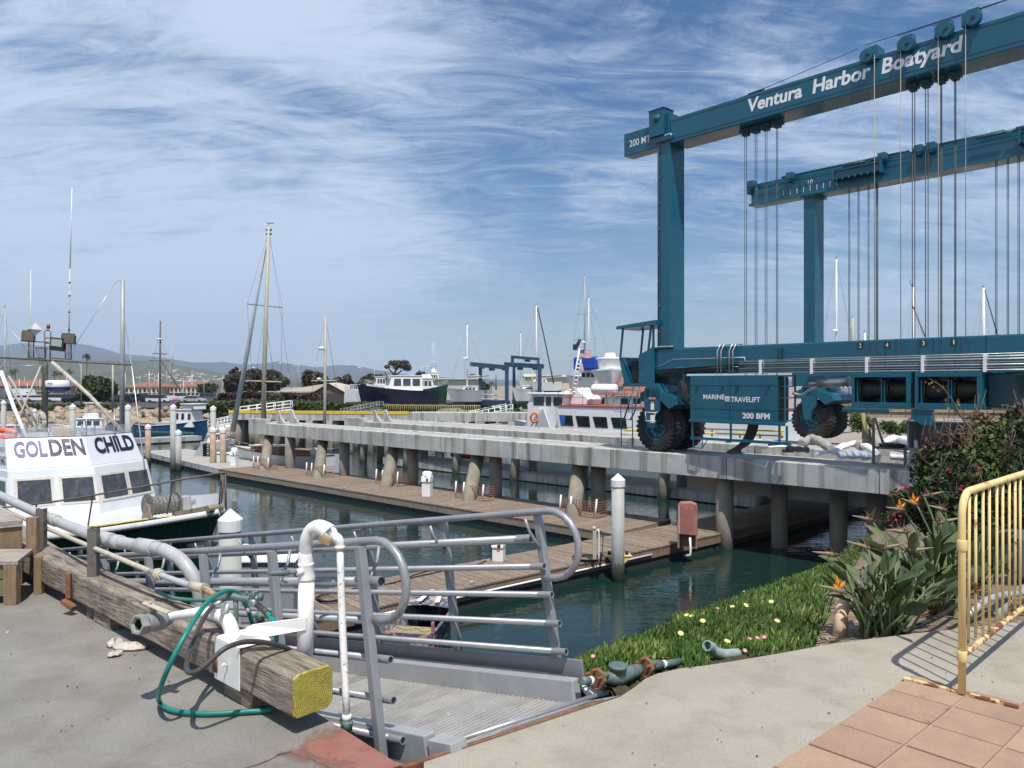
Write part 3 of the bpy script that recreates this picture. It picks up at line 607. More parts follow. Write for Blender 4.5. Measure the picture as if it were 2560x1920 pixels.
# beam lettering
a0, z0 = LP(1870, 278, -.45); a1, z1 = LP(2408, 128, -.45)
lettering('yard', LF((a0, -.452, 11.86)), LX, (0, 0, 1), a1-a0, .60, LETW, lift)
lettering('mt200', LF((LP(1574, 360, -.45)[0], -.452, 11.97)), LX, (0, 0, 1), LP(1626, 360, -.45)[0]-LP(1574, 360, -.45)[0], .27, LETW, lift)
# running cable and turnbuckle on the upper beam top
m = MB(LF); m.tube([(1.5, -.2, 12.63), (3.6, -.2, 12.74), (7.25, -.5, 12.98)], .012, 5)
for i in range(3): m.tube([(7.5+i*.95, -.55, 13.0-.03*i), (AEND, -.5, 13.05+i*.05)], .011, 5)
m.tube([(3.3, -.2, 12.725), (3.9, -.2, 12.76)], .04, 6); m.build('running_cable', CABLE, lift)
# sheaves on the near beam
for i, (u, v) in enumerate(((2170, 136), (2268, 108), (2363, 72), (2430, 52))):
    a, z = LP(u, v, -.55); z -= .10
    if i == 3: a, z = LP(2432, 52, -.55)
    if i == 0: m = MB(LF); m.prism([(a-.10, -.60, z-.12), (a+.3, -.60, z-.12), (a+.3, -.60, z+.3), (a+.02, -.60, z+.3), (a-.1, -.6, z+.16)], (0, .55, 0)); sh = m.build('sheave_housing', TEAL, lift, .01)
    else: m = MB(LF); m.prism([(a-.27, -.62, z-.1), (a+.06, -.62, z-.1), (a+.17, -.62, z+.02), (a+.17, -.62, z+.32), (a-.12, -.62, z+.32), (a-.27, -.62, z+.18)], (0, .30, 0)); sh = m.build('sheave_housing', TEAL, lift, .01)
    m = MB(LF); m.lathe((a-.02+(0 if i == 0 else .05), -.66, z+.05), (0, 1, 0), [(0, .0), (0, .20), (.04, .22), (.06, .17), (.10, .17), (.12, .22), (.16, .20), (.16, 0)], 22, False); m.build('sheave', TEAL, lift)
    m = MB(LF); m.cyl((a+.03, -.72, z+.06), (a+.03, -.66, z+.06), .05, n=8); m.build('axle_cap', TEALD, lift)
    m = MB(LF); m.tube([(a+.1-.26 if i else a+.22, -.62, z), (a+.1-.26 if i else a+.22, -.60, 3.2)], .011, 5); m.build('hoist_cable', CABLEL, lift)
# hanging wire ropes
def rope(u, v, b, z1, pair=.05, r=.011):
    a, z = LP(u, v, b); z = 11.52; m = MB(LF)
    for k in ((0, pair) if pair else (0,)): m.tube([(a+k, b, z), (a+k, b, z1)], r, 5)
    m.build('wire_rope', CABLE, lift)
    return a
for i, (u, v) in enumerate(((1862, 336), (1888, 329), (1913, 322), (1941, 314))):
    a = rope(u, v, .1, 2.6, .07 if i < 3 else .05); m = MB(LF); m.box(a-.16, a+.2, -.02, .3, 11.52, 11.66); m.box(a-.09, a+.13, .03, .25, 11.42, 11.52); m.build('rope_anchor', TEALD, lift, .01)
for i, (u, v) in enumerate(((2281, 232), (2314, 224), (2352, 214), (2387, 205))):
    a = rope(u, v, .1, 2.0, .07 if i < 2 else .03, .013); m = MB(LF); m.box(a-.15, a+.15, -.02, .3, 11.52, 11.66); m.box(a-.08, a+.1, .03, .25, 11.44, 11.52); m.build('rope_anchor', TEALD, lift, .01)
for u in (2122, 2145, 2170, 2190, 2192, 2489, 2518, 2545): rope(u, 470, 10.6, 2.0, .05, .014)
# far beam: trolleys, rams, ruler
lb(-2.6, AEND, 10.6, 10.9, 12.36, 12.62, 'trolley_track', TEAL, .01); lb(-2.9, AEND, 10.35, 10.49, 11.5, 11.62, 'lower_flange', TEAL, .01)
m = MB(LF)
for a0_, a1_ in ((-1.3, 3.2), (3.6, 4.6), (4.9, 8.2), (8.6, 13.5)): m.tube([(a0_, 10.7, 12.685), (a1_, 10.7, 12.69)], .06, 8)
m.tube([(-2.7, 10.4, 12.35), (AEND, 10.4, 12.75)], .015, 5)
for a0_, a1_ in ((1.9, 2.9), (3.1, 3.6), (7.3, 8.4), (8.6, 9.6)): m.tube([(a0_, 10.3, 12.5), (a1_, 10.3, 12.52)], .05, 8)
m.build('hydraulic_ram', TEALD, lift)
for a in (-2.75, -.7, 3.6, 5.1, 5.6, 9.9):
    m = MB(LF); m.lathe((a, 10.2, 12.5), (0, 1, 0), [(0, 0), (0, .2), (.04, .22), (.2, .22), (.24, .2), (.24, 0)], 14, False); m.box(a-.12, a+.2, 10.15, 10.5, 12.42, 12.72); m.build('sheave', TEAL, lift)
lb(-3.0, -2.75, 10.3, 10.9, 12.1, 12.65, 'end_sheave_plate', TEAL, .05)
for a in (1.55, 8.9):
    m = MB(LF); m.box(a, a+2.0, 10.2, 10.42, 11.98, 12.3); m.box(a-.1, a, 10.15, 10.48, 11.9, 12.45); m.box(a+2.0, a+2.12, 10.15, 10.48, 11.85, 12.55); m.box(a, a+2, 10.12, 10.5, 12.3, 12.33); m.box(a, a+2, 10.1, 10.5, 11.95, 11.98)
    m.build('trolley', TEAL, lift, .01)
    m = MB(LF)
    for i in range(7): m.cyl((a+.12+i*.28, 10.14, 11.97), (a+.12+i*.28, 10.14, 11.84), .05, n=7)
    m.build('trolley_roller', TEALD, lift)
for i in range(9):
    a, z = LP(1958+i*16.6, 482-i*2.5, 10.45); lb(a-.012, a+.012, 10.488, 10.494, 11.72, 11.98+(.0 if i != 4 else .05), 'ruler_mark', LETW, 0)
a, z = LP(2019, 470, 10.45); lettering('t10', LF((a, 10.488, 12.05)), LX, (0, 0, 1), .24, .2, LETW, lift, 'ruler_number', .004)
# conduit up the leg
m = MB(LF); m.tube([(-.33, -.50, 4.0), (-.33, -.50, 11.7), (-.12, -.55, 12.5)], .016, 6)
for i in range(8): m.boxc((-.33, -.49, 4.6+i*.98), (.07, .05, .07))
m.build('conduit', STEELD, lift)
# long hydraulic lines
m = MB(LF)
for i in range(6): m.tube([(3.2, -.62-.03*(i % 2), 3.36-i*.075), (AEND, -.62-.03*(i % 2), 3.36-i*.075)], .024, 6)
m.build('hydraulic_pipes', CHROME, lift)
m = MB(LF); m.tube([(-.4, -.62, 3.25), (.0, -.6, 3.35), (.4, -.6, 3.52), (3.4, -.6, 3.52), (3.42, -.6, 3.15)], .014, 5); m.tube([(.5, -.6, 3.2), (3.0, -.6, 3.2)], .016, 5)
m.tube([(.9, -.62, 2.3), (.9, -.62, 3.1), (1.3, -.62, 3.14), (3.2, -.62, 3.2)], .02, 5)
m.build('hydraulic_pipes', CHROME, lift)
m = MB(LF)
for a in (2.35, 2.5, 2.83, 2.97): m.tube([(a, -.66, 2.95), (a, -.66, 3.75), (a+.04, -.56, 3.98), (a+.1, -.2, 4.0)], .026, 6)
m.tube([(3.4, -.6, 3.40), (6, -.6, 3.42), (AEND, -.6, 3.44)], .012, 5)
m.build('hydraulic_riser', CHROME, lift)
m = MB(LF)
for i in range(9):
    y = -.6-.02*(i % 3); m.tube([(-.3, y, 2.9+.03*i), (.4, y-.05, 2.85+.04*i), (1.4, y, 3.05+.02*i), (2.4+.2*i, y, 3.0+.04*i)], .014, 5, k=3)
for i in range(5): m.tube([(.85+.03*i, -.7, 2.2), (1.0+.05*i, -.85, 2.0-.05*i), (.95+.05*i, -.8, 2.5), (.8, -.7, 2.75)], .015, 5, k=3)
m.build('rubber_hoses', BLKR, lift)
m = MB(LF)
for a in (4.0, 5.8, 7.55, 9.15, 10.75, 12.5): m.box(a, a+.07, -.72, -.51, 2.93, 3.42)
m.build('pipe_clamps', WHT, lift)
lb(4.62, 4.74, -.62, -.51, 3.42, 3.8, 'fork_bracket', TEALD)
# engine enclosure
LF0 = LF; LF = Fr(LF0((-.26, .43, 0)), LX, LY)
lb(1.6, 5.02, -1.28, -.6, 1.3, 2.90, 'engine_box', TEAL, .012)
m = MB(LF)
for z in (2.55, 1.72): m.box(1.62, 5.0, -1.29, -1.281, z, z+.012)
for a in (3.22,): m.box(a, a+.012, -1.29, -1.281, 1.32, 2.88)
m.build('door_seam', TEALD, lift)
m = MB(LF)
for a in (1.75+.12, 2.9, 3.5, 4.65): m.box(a, a+.05, -1.33, -1.282, 2.38, 2.56)
m.build('door_latch', TEALD, lift)
lb(1.56, 5.3, -1.315, -1.283, 1.22, 1.32, 'box_sill', TEAL); lb(5.24, 5.3, -1.30, -1.24, 1.3, 2.90, 'corner_post', TEAL); lb(5.24, 5.3, -.62, -.56, 1.3, 2.9, 'corner_post', TEAL)
lb(5.02, 5.3, -1.28, -.56, 2.84, 2.90, 'box_roof', TEAL); lb(5.03, 5.06, -1.24, -.62, 1.34, 2.82, 'radiator_mesh', BLKR)
for k in range(4): lb(5.07, 5.29, -1.238, -.622, 1.36+k*.38, 1.40+k*.38, 'rack_shelf', TEAL)
a, z = LP(1762, 990, -1.3); lettering('marine', LF((2.16, -1.283, 2.06)), LX, (0, 0, 1), .86, .17, LETW, lift)
lettering('travel', LF((3.27, -1.283, 1.98)), LX, (0, 0, 1), 1.12, .18, LETW, lift)
m = MB(LF); m.box(3.04, 3.24, -1.286, -1.284, 1.99, 2.17); lg = m.build('emblem', LETW, lift)
m = MB(LF)
for k in range(3): m.poly([LFp for LFp in [(3.05, -1.288, 2.10-k*.05), (3.23, -1.288, 2.14-k*.05), (3.23, -1.288, 2.125-k*.05), (3.05, -1.288, 2.085-k*.05)]])
m.build('emblem_line', TEAL, lift)
lettering('bfm', LF((3.72, -1.283, 1.42)), LX, (0, 0, 1), 1.02, .2, LETW, lift)
# under frame of the box
m = MB(LF)
for a in (1.62, 3.2, 5.02, 5.28): m.box(a, a+.06, -1.25, -1.19, .58, 1.22)
m.box(1.6, 5.45, -1.27, -1.17, .60, .69); m.box(1.6, 1.68, -1.26, -.7, .60, .68); m.box(4.9, 4.98, -1.27, -.7, .58, .66); m.box(3.1, 3.2, -1.36, -1.1, .56, .66)
m.beam((1.72, -1.26, .6), (1.72, -1.26, .3), .03, .03); m.beam((2.1, -1.26, .6), (2.1, -1.26, .3), .03, .03); m.beam((1.72, -1.26, .3), (2.1, -1.26, .3), .03, .03); m.beam((2.1, -1.26, .3), (2.3, -1.26, .6), .025, .025)
m.build('under_frame', TEAL, lift)
LF = LF0
# cab
cab = [(-2.16, 3.62), (-1.86, 2.58), (-.42, 2.58), (-.42, 3.3)]
m = MB(LF); m.box(-2.0, -.42, -.62, .75, 2.50, 2.62); m.build('cab_floor', TEAL, lift, .02)
m = MB(LF); m.prism([(-1.2, -.62, 2.62), (-.45, -.62, 2.62), (-.45, -.62, 4.2), (-.6, -.62, 3.98), (-1.2, -.62, 3.72)], (0, .05, 0)); m.build('cab_side_panel', TEAL, lift, .01)
m = MB(LF); m.prism([(-2.18, -.62, 3.64), (-2.05, -.62, 3.64), (-1.72, -.62, 2.62), (-1.92, -.62, 2.62)], (0, 1.35, 0)); m.build('cab_front_panel', TEAL, lift, .01)
m = MB(LF); m.box(-1.95, -.5, .68, .73, 2.62, 3.66); m.box(-1.25, -1.0, -.3, .3, 2.62, 3.1); m.box(-1.05, -.98, -.3, .3, 3.1, 3.6); m.box(-1.8, -1.5, -.3, .5, 2.62, 3.5); m.build('cab_interior', BLKR, lift)
m = MB(LF)
for p, q in (((-2.13, -.6, 3.6), (-1.98, -.6, 4.86)), ((-2.13, .68, 3.6), (-1.98, .68, 4.86)), ((-.74, -.6, 3.9), (-.6, -.6, 4.86)), ((-.5, -.6, 3.9), (-.5, -.6, 4.86)), ((-.5, .68, 3.6), (-.5, .68, 4.86))): m.beam(p, q, .07, .07)
m.beam((-2.15, -.6, 3.64), (-2.15, .7, 3.64), .06, .06); m.beam((-2.15, -.6, 3.64), (-1.2, -.6, 3.6), .06, .05); m.build('cab_frame', TEAL, lift, .008)
m = MB(LF); m.prism([(-2.28, -.72, 4.78), (-2.22, -.72, 4.90), (-.3, -.72, 5.04), (-.3, -.72, 4.84), (-.6, -.72, 4.84)], (0, 1.5, 0)); m.build('cab_roof', TEAL, lift, .01)
# ladder under the cab
m = MB(LF)
for a in (-2.02, -1.45): m.tube([(a, -.72, 2.55), (a+.05, -.72, .12)], .022, 6)
for k in range(8): m.tube([(-2.02+.005*k, -.72, .3+k*.3), (-1.45+.005*k, -.72, .3+k*.3)], .014, 5)
m.tube([(-2.35, -.72, 2.2), (-1.6, -.72, 2.2), (-1.6, -.72, 1.5)], .018, 5); m.tube([(-2.35, -.72, 2.2), (-2.35, -.72, 1.5), (-1.6, -.72, 1.5)], .018, 5); m.tube([(-1.35, -.7, 2.5), (-1.9, -.7, 1.1)], .03, 6)
m.tube([(-1.1, -.7, 2.5), (-1.3, -.75, 1.5), (-1.5, -.75, 1.2)], .03, 6)
m.build('ladder', TEAL, lift)
# wheels
def wheel(a, b, par=None):
    """tyre with lugs on an axle along b"""
    t = MB(LF); c = (a, b, .94); t.lathe(c, LY_l, [(-.36, .50), (-.38, .62), (-.37, .80), (-.30, .90), (-.1, .925), (.1, .925), (.30, .90), (.37, .80), (.38, .62), (.36, .50)], 36)
    for k in range(30):
        for s_ in (-1, 1):
            an = 2*math.pi*(k+(.5 if s_ > 0 else 0))/30; an2 = an+.10*s_; R0, R1 = .90, .965; wv = .045
            pts = []
            for (an_, yb, R_) in ((an, .02*s_, R1-.01), (an, .355*s_, R1-.04), (an2, .385*s_, .80)):
                for dd in (-1, 1): pts.append((a+math.cos(an_+dd*wv)*R_, b+yb, .94+math.sin(an_+dd*wv)*R_))
            for (an_, yb, R_) in ((an, .02*s_, .88), (an, .33*s_, .86), (an2, .36*s_, .76)):
                for dd in (-1, 1): pts.append((a+math.cos(an_+dd*wv)*R_, b+yb, .94+math.sin(an_+dd*wv)*R_))
            t.add(pts, [(0, 1, 3, 2), (2, 3, 5, 4), (0, 2, 8, 6), (2, 4, 10, 8), (1, 7, 9, 3), (3, 9, 11, 5), (0, 6, 7, 1), (4, 5, 11, 10)])
    ty = t.build('tyre', TYRE, lift)
    m = MB(LF); m.lathe(c, LY_l, [(-.33, .50), (-.36, .505), (-.30, .46), (-.18, .42), (-.12, .2), (-.2, .17), (-.22, 0)], 24); m.lathe(c, LY_l, [(.34, .5), (.2, .42), (.15, 0)], 20); m.build('rim', TEAL, ty)
    m = MB(LF)
    for k in range(10): an = 2*math.pi*k/10; q = (a+.3*math.cos(an), b-.16, .94+.3*math.sin(an)); m.cyl(q, (q[0], q[1]-.05, q[2]), .02, n=5)
    m.build('wheel_nuts', CHROME, ty)
LY_l = (0, 1, 0)
_old = MB.lathe
def lathe_l(s, o, ax, prof, n=16, smooth=True): return _old(s, o, ax, prof, n, smooth)
for a, b in ((-.52, -.1), (-.52, 1.2), (.45, 10.4), (.45, 11.7), (13.4, -.1), (13.4, 1.2)): wheel(a, b)
def yoke(a, b):
    m = MB(LF); m.prism([(a-.28, b-.62, 2.45), (a+.30, b-.62, 2.45), (a+.42, b-.62, 2.2), (a+.36, b-.62, 1.55), (a+.16, b-.62, 1.35), (a+.12, b-.62, .92), (a-.2, b-.62, .92), (a-.28, b-.62, 1.35), (a-.36, b-.62, 1.9), (a-.36, b-.62, 2.3)], (0, .12, 0)); m.build('steering_yoke', TEAL, lift, .02)
    m = MB(LF); m.prism([(a-.34, b-.62, 2.0), (a-.34, b-.62, 2.45), (a-.1, b-.62, 2.62), (a+.3, b-.62, 2.62), (a+.5, b-.62, 2.3), (a+1.1, b-.62, 2.1), (a+1.2, b-.62, 1.85), (a+.8, b-.62, 1.65), (a+.4, b-.62, 1.98), (a-.1, b-.62, 2.08)], (0, 2.4, 0)); m.build('wheel_arch', TEAL, lift, .02)
    m = MB(LF); m.prism([(a-.8, b-.3, 1.9), (a-.8, b-.3, 2.25), (a-.36, b-.3, 2.45), (a-.3, b-.3, 2.0)], (0, 1.6, 0)); m.build('arch_wing', TEAL, lift, .02)
    m = MB(LF); m.box(a-.3, a+.35, b+.0, b+1.2, 2.6, 3.0); m.cyl((a, b+.6, 2.0), (a, b+.6, 3.0), .4, n=16); m.build('slew_bearing', TEALD, lift, .02)
yoke(-.5, -.1); yoke(.5, 10.4)
lb(.35, 1.5, -.3, .2, 2.0, 2.9, 'truss_block', TEALD)
m = MB(LF)
def plate(x0, x1, z0, z1, mat, nm, y=-.735): q = MB(LF); q.box(x0, x1, y-.004, y, z0, z1); return q.build(nm, mat, lift)
REDP = pmat('red_plate', (.5, .04, .03), .5); plate(-.62, -.28, 2.0, 2.1, REDP, 'serial_plate'); lettering('ser', LF((-.6, -.741, 2.02)), LX, (0, 0, 1), .3, .06, LETW, lift)
plate(-.52, -.36, 1.62, 1.86, LETW, 'notice'); plate(-.5, -.38, 1.865, 1.93, pmat('amber_plate', (.6, .4, .04), .5), 'notice'); plate(-.56, -.32, 1.46, 1.56, REDP, 'notice'); plate(-.54, -.33, 1.12, 1.42, LETW, 'notice')
plate(-1.07, -.98, 1.72, 1.94, LETW, 'notice', -.44)
m = MB(LF)
for z in (1.52, 1.2): m.tube([(-.72, -.85, z), (-.2, -.85, z)], .012, 5)
m.tube([(-.74, -.76, 1.54), (-.7, -.85, 1.52), (-.64, -.85, 1.18)], .012, 5); m.tube([(-.18, -.76, 1.54), (-.22, -.85, 1.52), (-.28, -.85, 1.18), (-.64, -.85, 1.18)], .012, 5); m.build('extinguisher_basket', WHT, lift)
# winch cradles
LF = Fr(LF0((-.11, .25, 0)), LX, LY)
for a0_, a1_ in ((7.28, 9.0), (9.12, 10.85)):
    m = MB(LF); y0, y1 = -1.05, -.15
    m.box(a0_, a1_, y0, y0+.06, 2.80, 2.94); m.box(a0_, a1_, y0, y0+.06, 1.88, 2.05); m.box(a0_, a0_+.09, y0+.001, y0+.059, 2.05, 2.80); m.box(a1_-.12, a1_, y0+.001, y0+.059, 2.05, 2.80)
    m.box(a0_, a1_, y0+.06, y1, 2.90, 2.94); m.box(a0_, a1_, y0+.06, y1, 1.88, 1.92); m.box(a0_, a0_+.05, y0+.06, y1, 1.92, 2.9); m.box(a1_-.05, a1_, y0+.06, y1, 1.92, 2.9); m.box(a0_+.05, a1_-.05, y1-.03, y1, 1.92, 2.9)
    fr_ = m.build('winch_cradle', TEAL, lift, .01)
    for k in (0, 1):
        c = a0_+.20+k*.80; m = MB(LF); m.lathe((c, -.6, 2.42), (1, 0, 0), [(0, 0), (0, .36), (.04, .36), (.04, .25)]+[(.04+.56*i/16, .25+(.012 if i % 2 else 0)) for i in range(17)]+[(.60, .36), (.64, .36), (.64, 0)], 22, False); m.build('winch_drum', pmat('shaded_drum', (.03, .028, .016), .5, metal=.2, var=.3, scale=8), lift)  # drum colour darkened to stand in for shade inside the cradle
        for dx in (-.06, .66): 
            m = MB(LF); m.box(c+dx, c+dx+.03, -.98, -.3, 1.95, 2.72); m.build('drum_bracket', TEAL, lift)
lb(10.86, 11.5, -.6, .4, 1.95, 2.9, 'winch_motor', TEALD, .04); lb(7.0, 8.4, -1.08, -.98, 1.74, 1.86, 'pivot_plate', TEAL, .02)
m = MB(LF); m.prism([(9.0, -1.0, 1.86), (9.0, -1.0, 1.6), (9.3, -1.0, 1.4), (9.6, -1.0, 1.4), (9.6, -1.0, 1.86)], (0, .1, 0)); m.build('pivot_plate', TEAL, lift, .01)
LF = LF0
# far side panel boxes and silencer seen under the beam
lb(3.0, 6.2, 10.3, 11.3, 1.6, 2.55, 'far_enclosure', TEAL, .02)
m = MB(LF)
for k in range(6): m.box(3.1+k*.5, 3.14+k*.5, 10.26, 10.30, 1.65, 2.5)
m.build('far_enclosure_rib', TEALD, lift)
m = MB(LF); m.cyl((5.9, -.35, 2.62), (6.9, -.35, 2.7), .17, n=14); m.cyl((5.5, -.35, 2.6), (5.9, -.35, 2.62), .09, n=10); m.tube([(5.1, -.5, 2.3), (5.4, -.45, 2.25), (5.7, -.4, 2.45), (6.1, -.35, 2.5)], .05, 7, k=3); m.build('silencer', CHROME, lift)
# spreader blocks 50 MT
for zt, up_, key in ((2.55, False, 'n3'), (1.95, True, None)):
    m = MB(LF); b0 = 1.0; c = 11.55
    if up_: pr = [(c-.9, b0, 1.46), (c+.9, b0, 1.46), (c+.9, b0, 1.60), (c+.12, b0, 2.12), (c-.12, b0, 2.12), (c-.9, b0, 1.60)]
    else: pr = [(c-.75, b0, 2.95), (c+.75, b0, 2.95), (c+.75, b0, 2.72), (c+.45, b0, 2.6), (c+.12, b0, 2.14), (c-.12, b0, 2.14), (c-.45, b0, 2.6), (c-.75, b0, 2.72)]
    m.prism(pr, (0, .35, 0)); sb = m.build('spreader_block', TEAL, lift, .02)
    lettering('mt50', LF((c-.28, b0-.004, 1.62 if up_ else 2.55)), LX, (0, 0, 1), .5, .14, LETW, lift)
    if key: lettering(key, LF((c-.06, b0-.004, 2.32)), LX, (0, 0, 1), .1, .16, LETW, lift)
# hanging sling through the frame
m = MB(); 
pts = [Q(1885, 1055, 27.5), Q(1880, 1080, 27.5), Q(1868, 1105, 27.4), Q(1853, 1118, 27.2), Q(1842, 1124, 27.1), Q(1840, 1131, 27.0), Q(1850, 1134, 26.9)]
tp = catmull(pts, 4); wv_ = Vector((.34, -.12, .05)); L1 = [p-wv_*(.5+.5*i/len(tp)) for i, p in enumerate(tp)]; L2 = [p+wv_*.5 for i, p in enumerate(tp)]
m.loft([[a, b, b+Vector((0, .03, 0)), a+Vector((0, .03, 0)), a] for a, b in zip(L1, L2)]); sl = m.build('lifting_sling', SLING); tag(sl, 'dark webbing sling hanging behind the hoist engine box down to the runway', 'sling')
m = MB(); pts = catmull([Q(2158, 1032, 25.4), Q(2160, 1050, 25.4), Q(2166, 1075, 25.4), Q(2168, 1100, 25.3), Q(2166, 1108, 25.2)], 4); ws = np.interp(np.linspace(0, 1, len(pts)), [0, .3, .6, 1], [.07, .07, .16, .15])
m.loft([[p-Vector((w_, 0, 0)), p+Vector((w_, .0, 0)), p+Vector((w_, .03, 0)), p-Vector((w_, -.03, 0)), p-Vector((w_, 0, 0))] for p, w_ in zip(pts, ws)]); tag(m.build('lifting_sling', pmat('yellowed_sling', (.45, .42, .22), .8, var=.3, scale=4, bump=.3)), 'yellowed webbing sling hanging between the two winch cradles and the cloth bundles', 'sling')
# cloth covered slings lying on the runway
def bundle(pts, r, mat, label, flat=.75):
    m = MB(); pp = catmull(pts, 5); n = 14; secs = []; q = random.Random(sum(map(ord, label)))
    for i, p in enumerate(pp):
        d = (pp[min(i+1, len(pp)-1)]-pp[max(i-1, 0)]).normalized(); x = d.cross(Vector((0, 0, 1))).normalized(); z = Vector((0, 0, 1)); t = i/(len(pp)-1); rr = r*(.86+.14*math.sin(i*1.7)+.1*q.random())*(.75 if t in (0, 1) else 1)
        secs.append([p+x*math.cos(a)*rr*(1+.08*q.random())+z*(math.sin(a)*rr*flat*(1+.1*q.random())) for a in [2*math.pi*j/n for j in range(n)]])
    m.loft(secs, closed=True); o = len(m.v)
    m.f += [tuple(range(n-1, -1, -1)), tuple(range(o-n, o))]; m.mi += [0, 0]; m.sm += [False]*2
    return tag(m.build('sling_bundle', mat), label, 'sling', 'cloth wrapped slings on the runway')
def RP(u, v, dz=.12): p = P(u, v, RUN); return Vector((p.x, p.y, RUN+dz))
bundle([RP(2095, 1150, .16), RP(2135, 1150, .17), RP(2180, 1152, .16)], .17, pmat('blue_grey_cloth', (.35, .42, .52), .8, var=.1, scale=3, bump=.5, bscale=7, dist=.02), 'blue grey rolled sling pad at the runway edge, largest of the bundles')
bundle([RP(2225, 1153, .15), RP(2260, 1155, .15), RP(2290, 1158, .13)], .15, SAILW, 'white rolled sling pad half hidden by the bush')
bundle([RP(2085, 1138, .1), RP(2110, 1128, .2), RP(2150, 1126, .25), RP(2190, 1140, .12)], .16, SAILW, 'white crumpled sling cloth draped just behind the blue grey roll')
bundle([RP(2150, 1128, .2), RP(2170, 1122, .36), RP(2190, 1124, .36), RP(2212, 1140, .14)], .22, SAILG, 'grey creased sling cloth humped beside the white roll', .9)
bundle([RP(1968, 1130, .14), RP(2000, 1133, .15), RP(2024, 1134, .13)], .15, pmat('dark_grey_cloth', (.12, .125, .13), .8, var=.15, scale=3, bump=.5, bscale=7, dist=.02), 'dark grey rolled sling pad under the hoist right of the engine box')
bundle([RP(2005, 1118, .15), RP(2030, 1114, .3), RP(2055, 1124, .26), RP(2078, 1128, .1)], .2, SAILG, 'grey sling cloth folded in front of the rear wheel', .9)
bundle([RP(1905, 1124, .07), RP(1950, 1122, .09), RP(2010, 1124, .08)], .10, SAILW, 'thin white sling strip lying left of the rear wheel', .5)
bundle([RP(2040, 1140, .06), RP(2070, 1136, .10), RP(2098, 1134, .08)], .10, SAILW, 'small white cloth end between two grey bundles', .7)
bundle([RP(2200, 1120, .12), RP(2235, 1112, .25), RP(2275, 1118, .22), RP(2300, 1128, .1)], .19, SAILW, 'white heaped sling cloth below the right winch cradle', .9)
m = MB(); p = RP(1955, 1131, .0); m.obox(p, (.42, -.1, 0), (.1, .3, 0), (0, 0, .09)); tag(m.build('wood_block', pmat('red_brown_wood', (.16, .07, .045), .8, var=.2)), 'small red brown timber block between the sling bundles', 'block')
m = MB(); p = RP(1920, 1118, .0); m.obox(p, (.5, -.1, 0), (.1, .3, 0), (0, 0, .14)); tag(m.build('rubber_pad', SLING), 'dark rubber pad lying behind the thin white sling strip', 'pad')
# tool trailer in the yard behind the winches
tf = Q(2290, 1112, 24.2); tr = thing('work_bench', 'open grey steel workbench stand heaped with cloth and tools under the winches', 'workbench', (tf.x, tf.y, RUN)); T2 = Fr((tf.x, tf.y, RUN), LX, LY)
m = MB(T2); m.box(-.2, 2.0, 0, 1.0, .0, .55); m.build('cabinet', pmat('galvanised_sheet', (.38, .39, .39), .6, metal=.3, var=.2, scale=3, dirt=((.2, .18, .16), 3, .5, .6)), tr, .01)
m = MB(T2); m.box(-.25, 2.05, -.05, 1.05, .56, .60); m.box(-.25, 2.05, .95, 1.0, .6, 1.42); m.box(-.25, -.2, -.05, 1.0, .6, 1.42); m.box(1.9, 2.0, -.05, 1.0, .6, 1.42); m.box(-.25, 2.05, -.05, 1.05, 1.42, 1.46); m.build('shelf_frame', pmat('galvanised_sheet'), tr) if False else m.build('shelf_frame', MATS['galvanised_sheet'], tr)
m = MB(T2); m.box(-1.35, -.3, 0, .8, .5, .56); m.box(-1.35, -1.28, 0, .06, 0, 1.5); m.box(-.37, -.3, .0, .06, 0, .5); m.beam((-1.3, .1, 1.5), (-1.0, .1, .56), .06, .06); m.build('side_table', STEELD, tr)
m = MB(T2); m.cyl((.8, .6, 1.1), (1.9, .6, 1.1), .16, n=12); m.build('cloth_roll', SAILG, tr)
def lump(par, fr_, c, r, mat, nm, seed=0):
    m = MB(fr_); q = random.Random(seed); m.ell(c, r, 10, 6); m.v = [(x+q.uniform(-.15, .15)*r[0], y+q.uniform(-.15, .15)*r[1], z+q.uniform(-.12, .12)*r[2]) for x, y, z in m.v]; return m.build(nm, mat, par)
lump(tr, T2, (.5, .4, .75), (.36, .25, .16), pmat('blue_grey_cloth'), 'cloth_heap', 1) if False else lump(tr, T2, (.5, .4, .75), (.36, .25, .16), MATS['blue_grey_cloth'], 'cloth_heap', 1)
lump(tr, T2, (1.1, .3, .70), (.25, .2, .10), pmat('blue_cloth', (.12, .16, .32), .8), 'cloth_heap', 2)
m = MB(T2); m.cyl((1.55, .2, .60), (1.55, .2, .82), .13, n=10); m.box(1.5, 1.85, .1, .3, .6, .68); m.build('orange_bucket', pmat('orange_plastic', (.75, .09, .03), .5), tr)
m = MB(T2); m.box(-.1, 0.0, .1, .2, .6, .82); m.build('white_bottle', WHT, tr); m = MB(T2); m.box(.05, .25, .1, .25, .6, .66); m.build('blue_box', pmat('blue_plastic', (.02, .12, .5), .5), tr)
lump(tr, T2, (-.85, .3, .62), (.42, .25, .09), BLKR, 'chain_heap', 3)
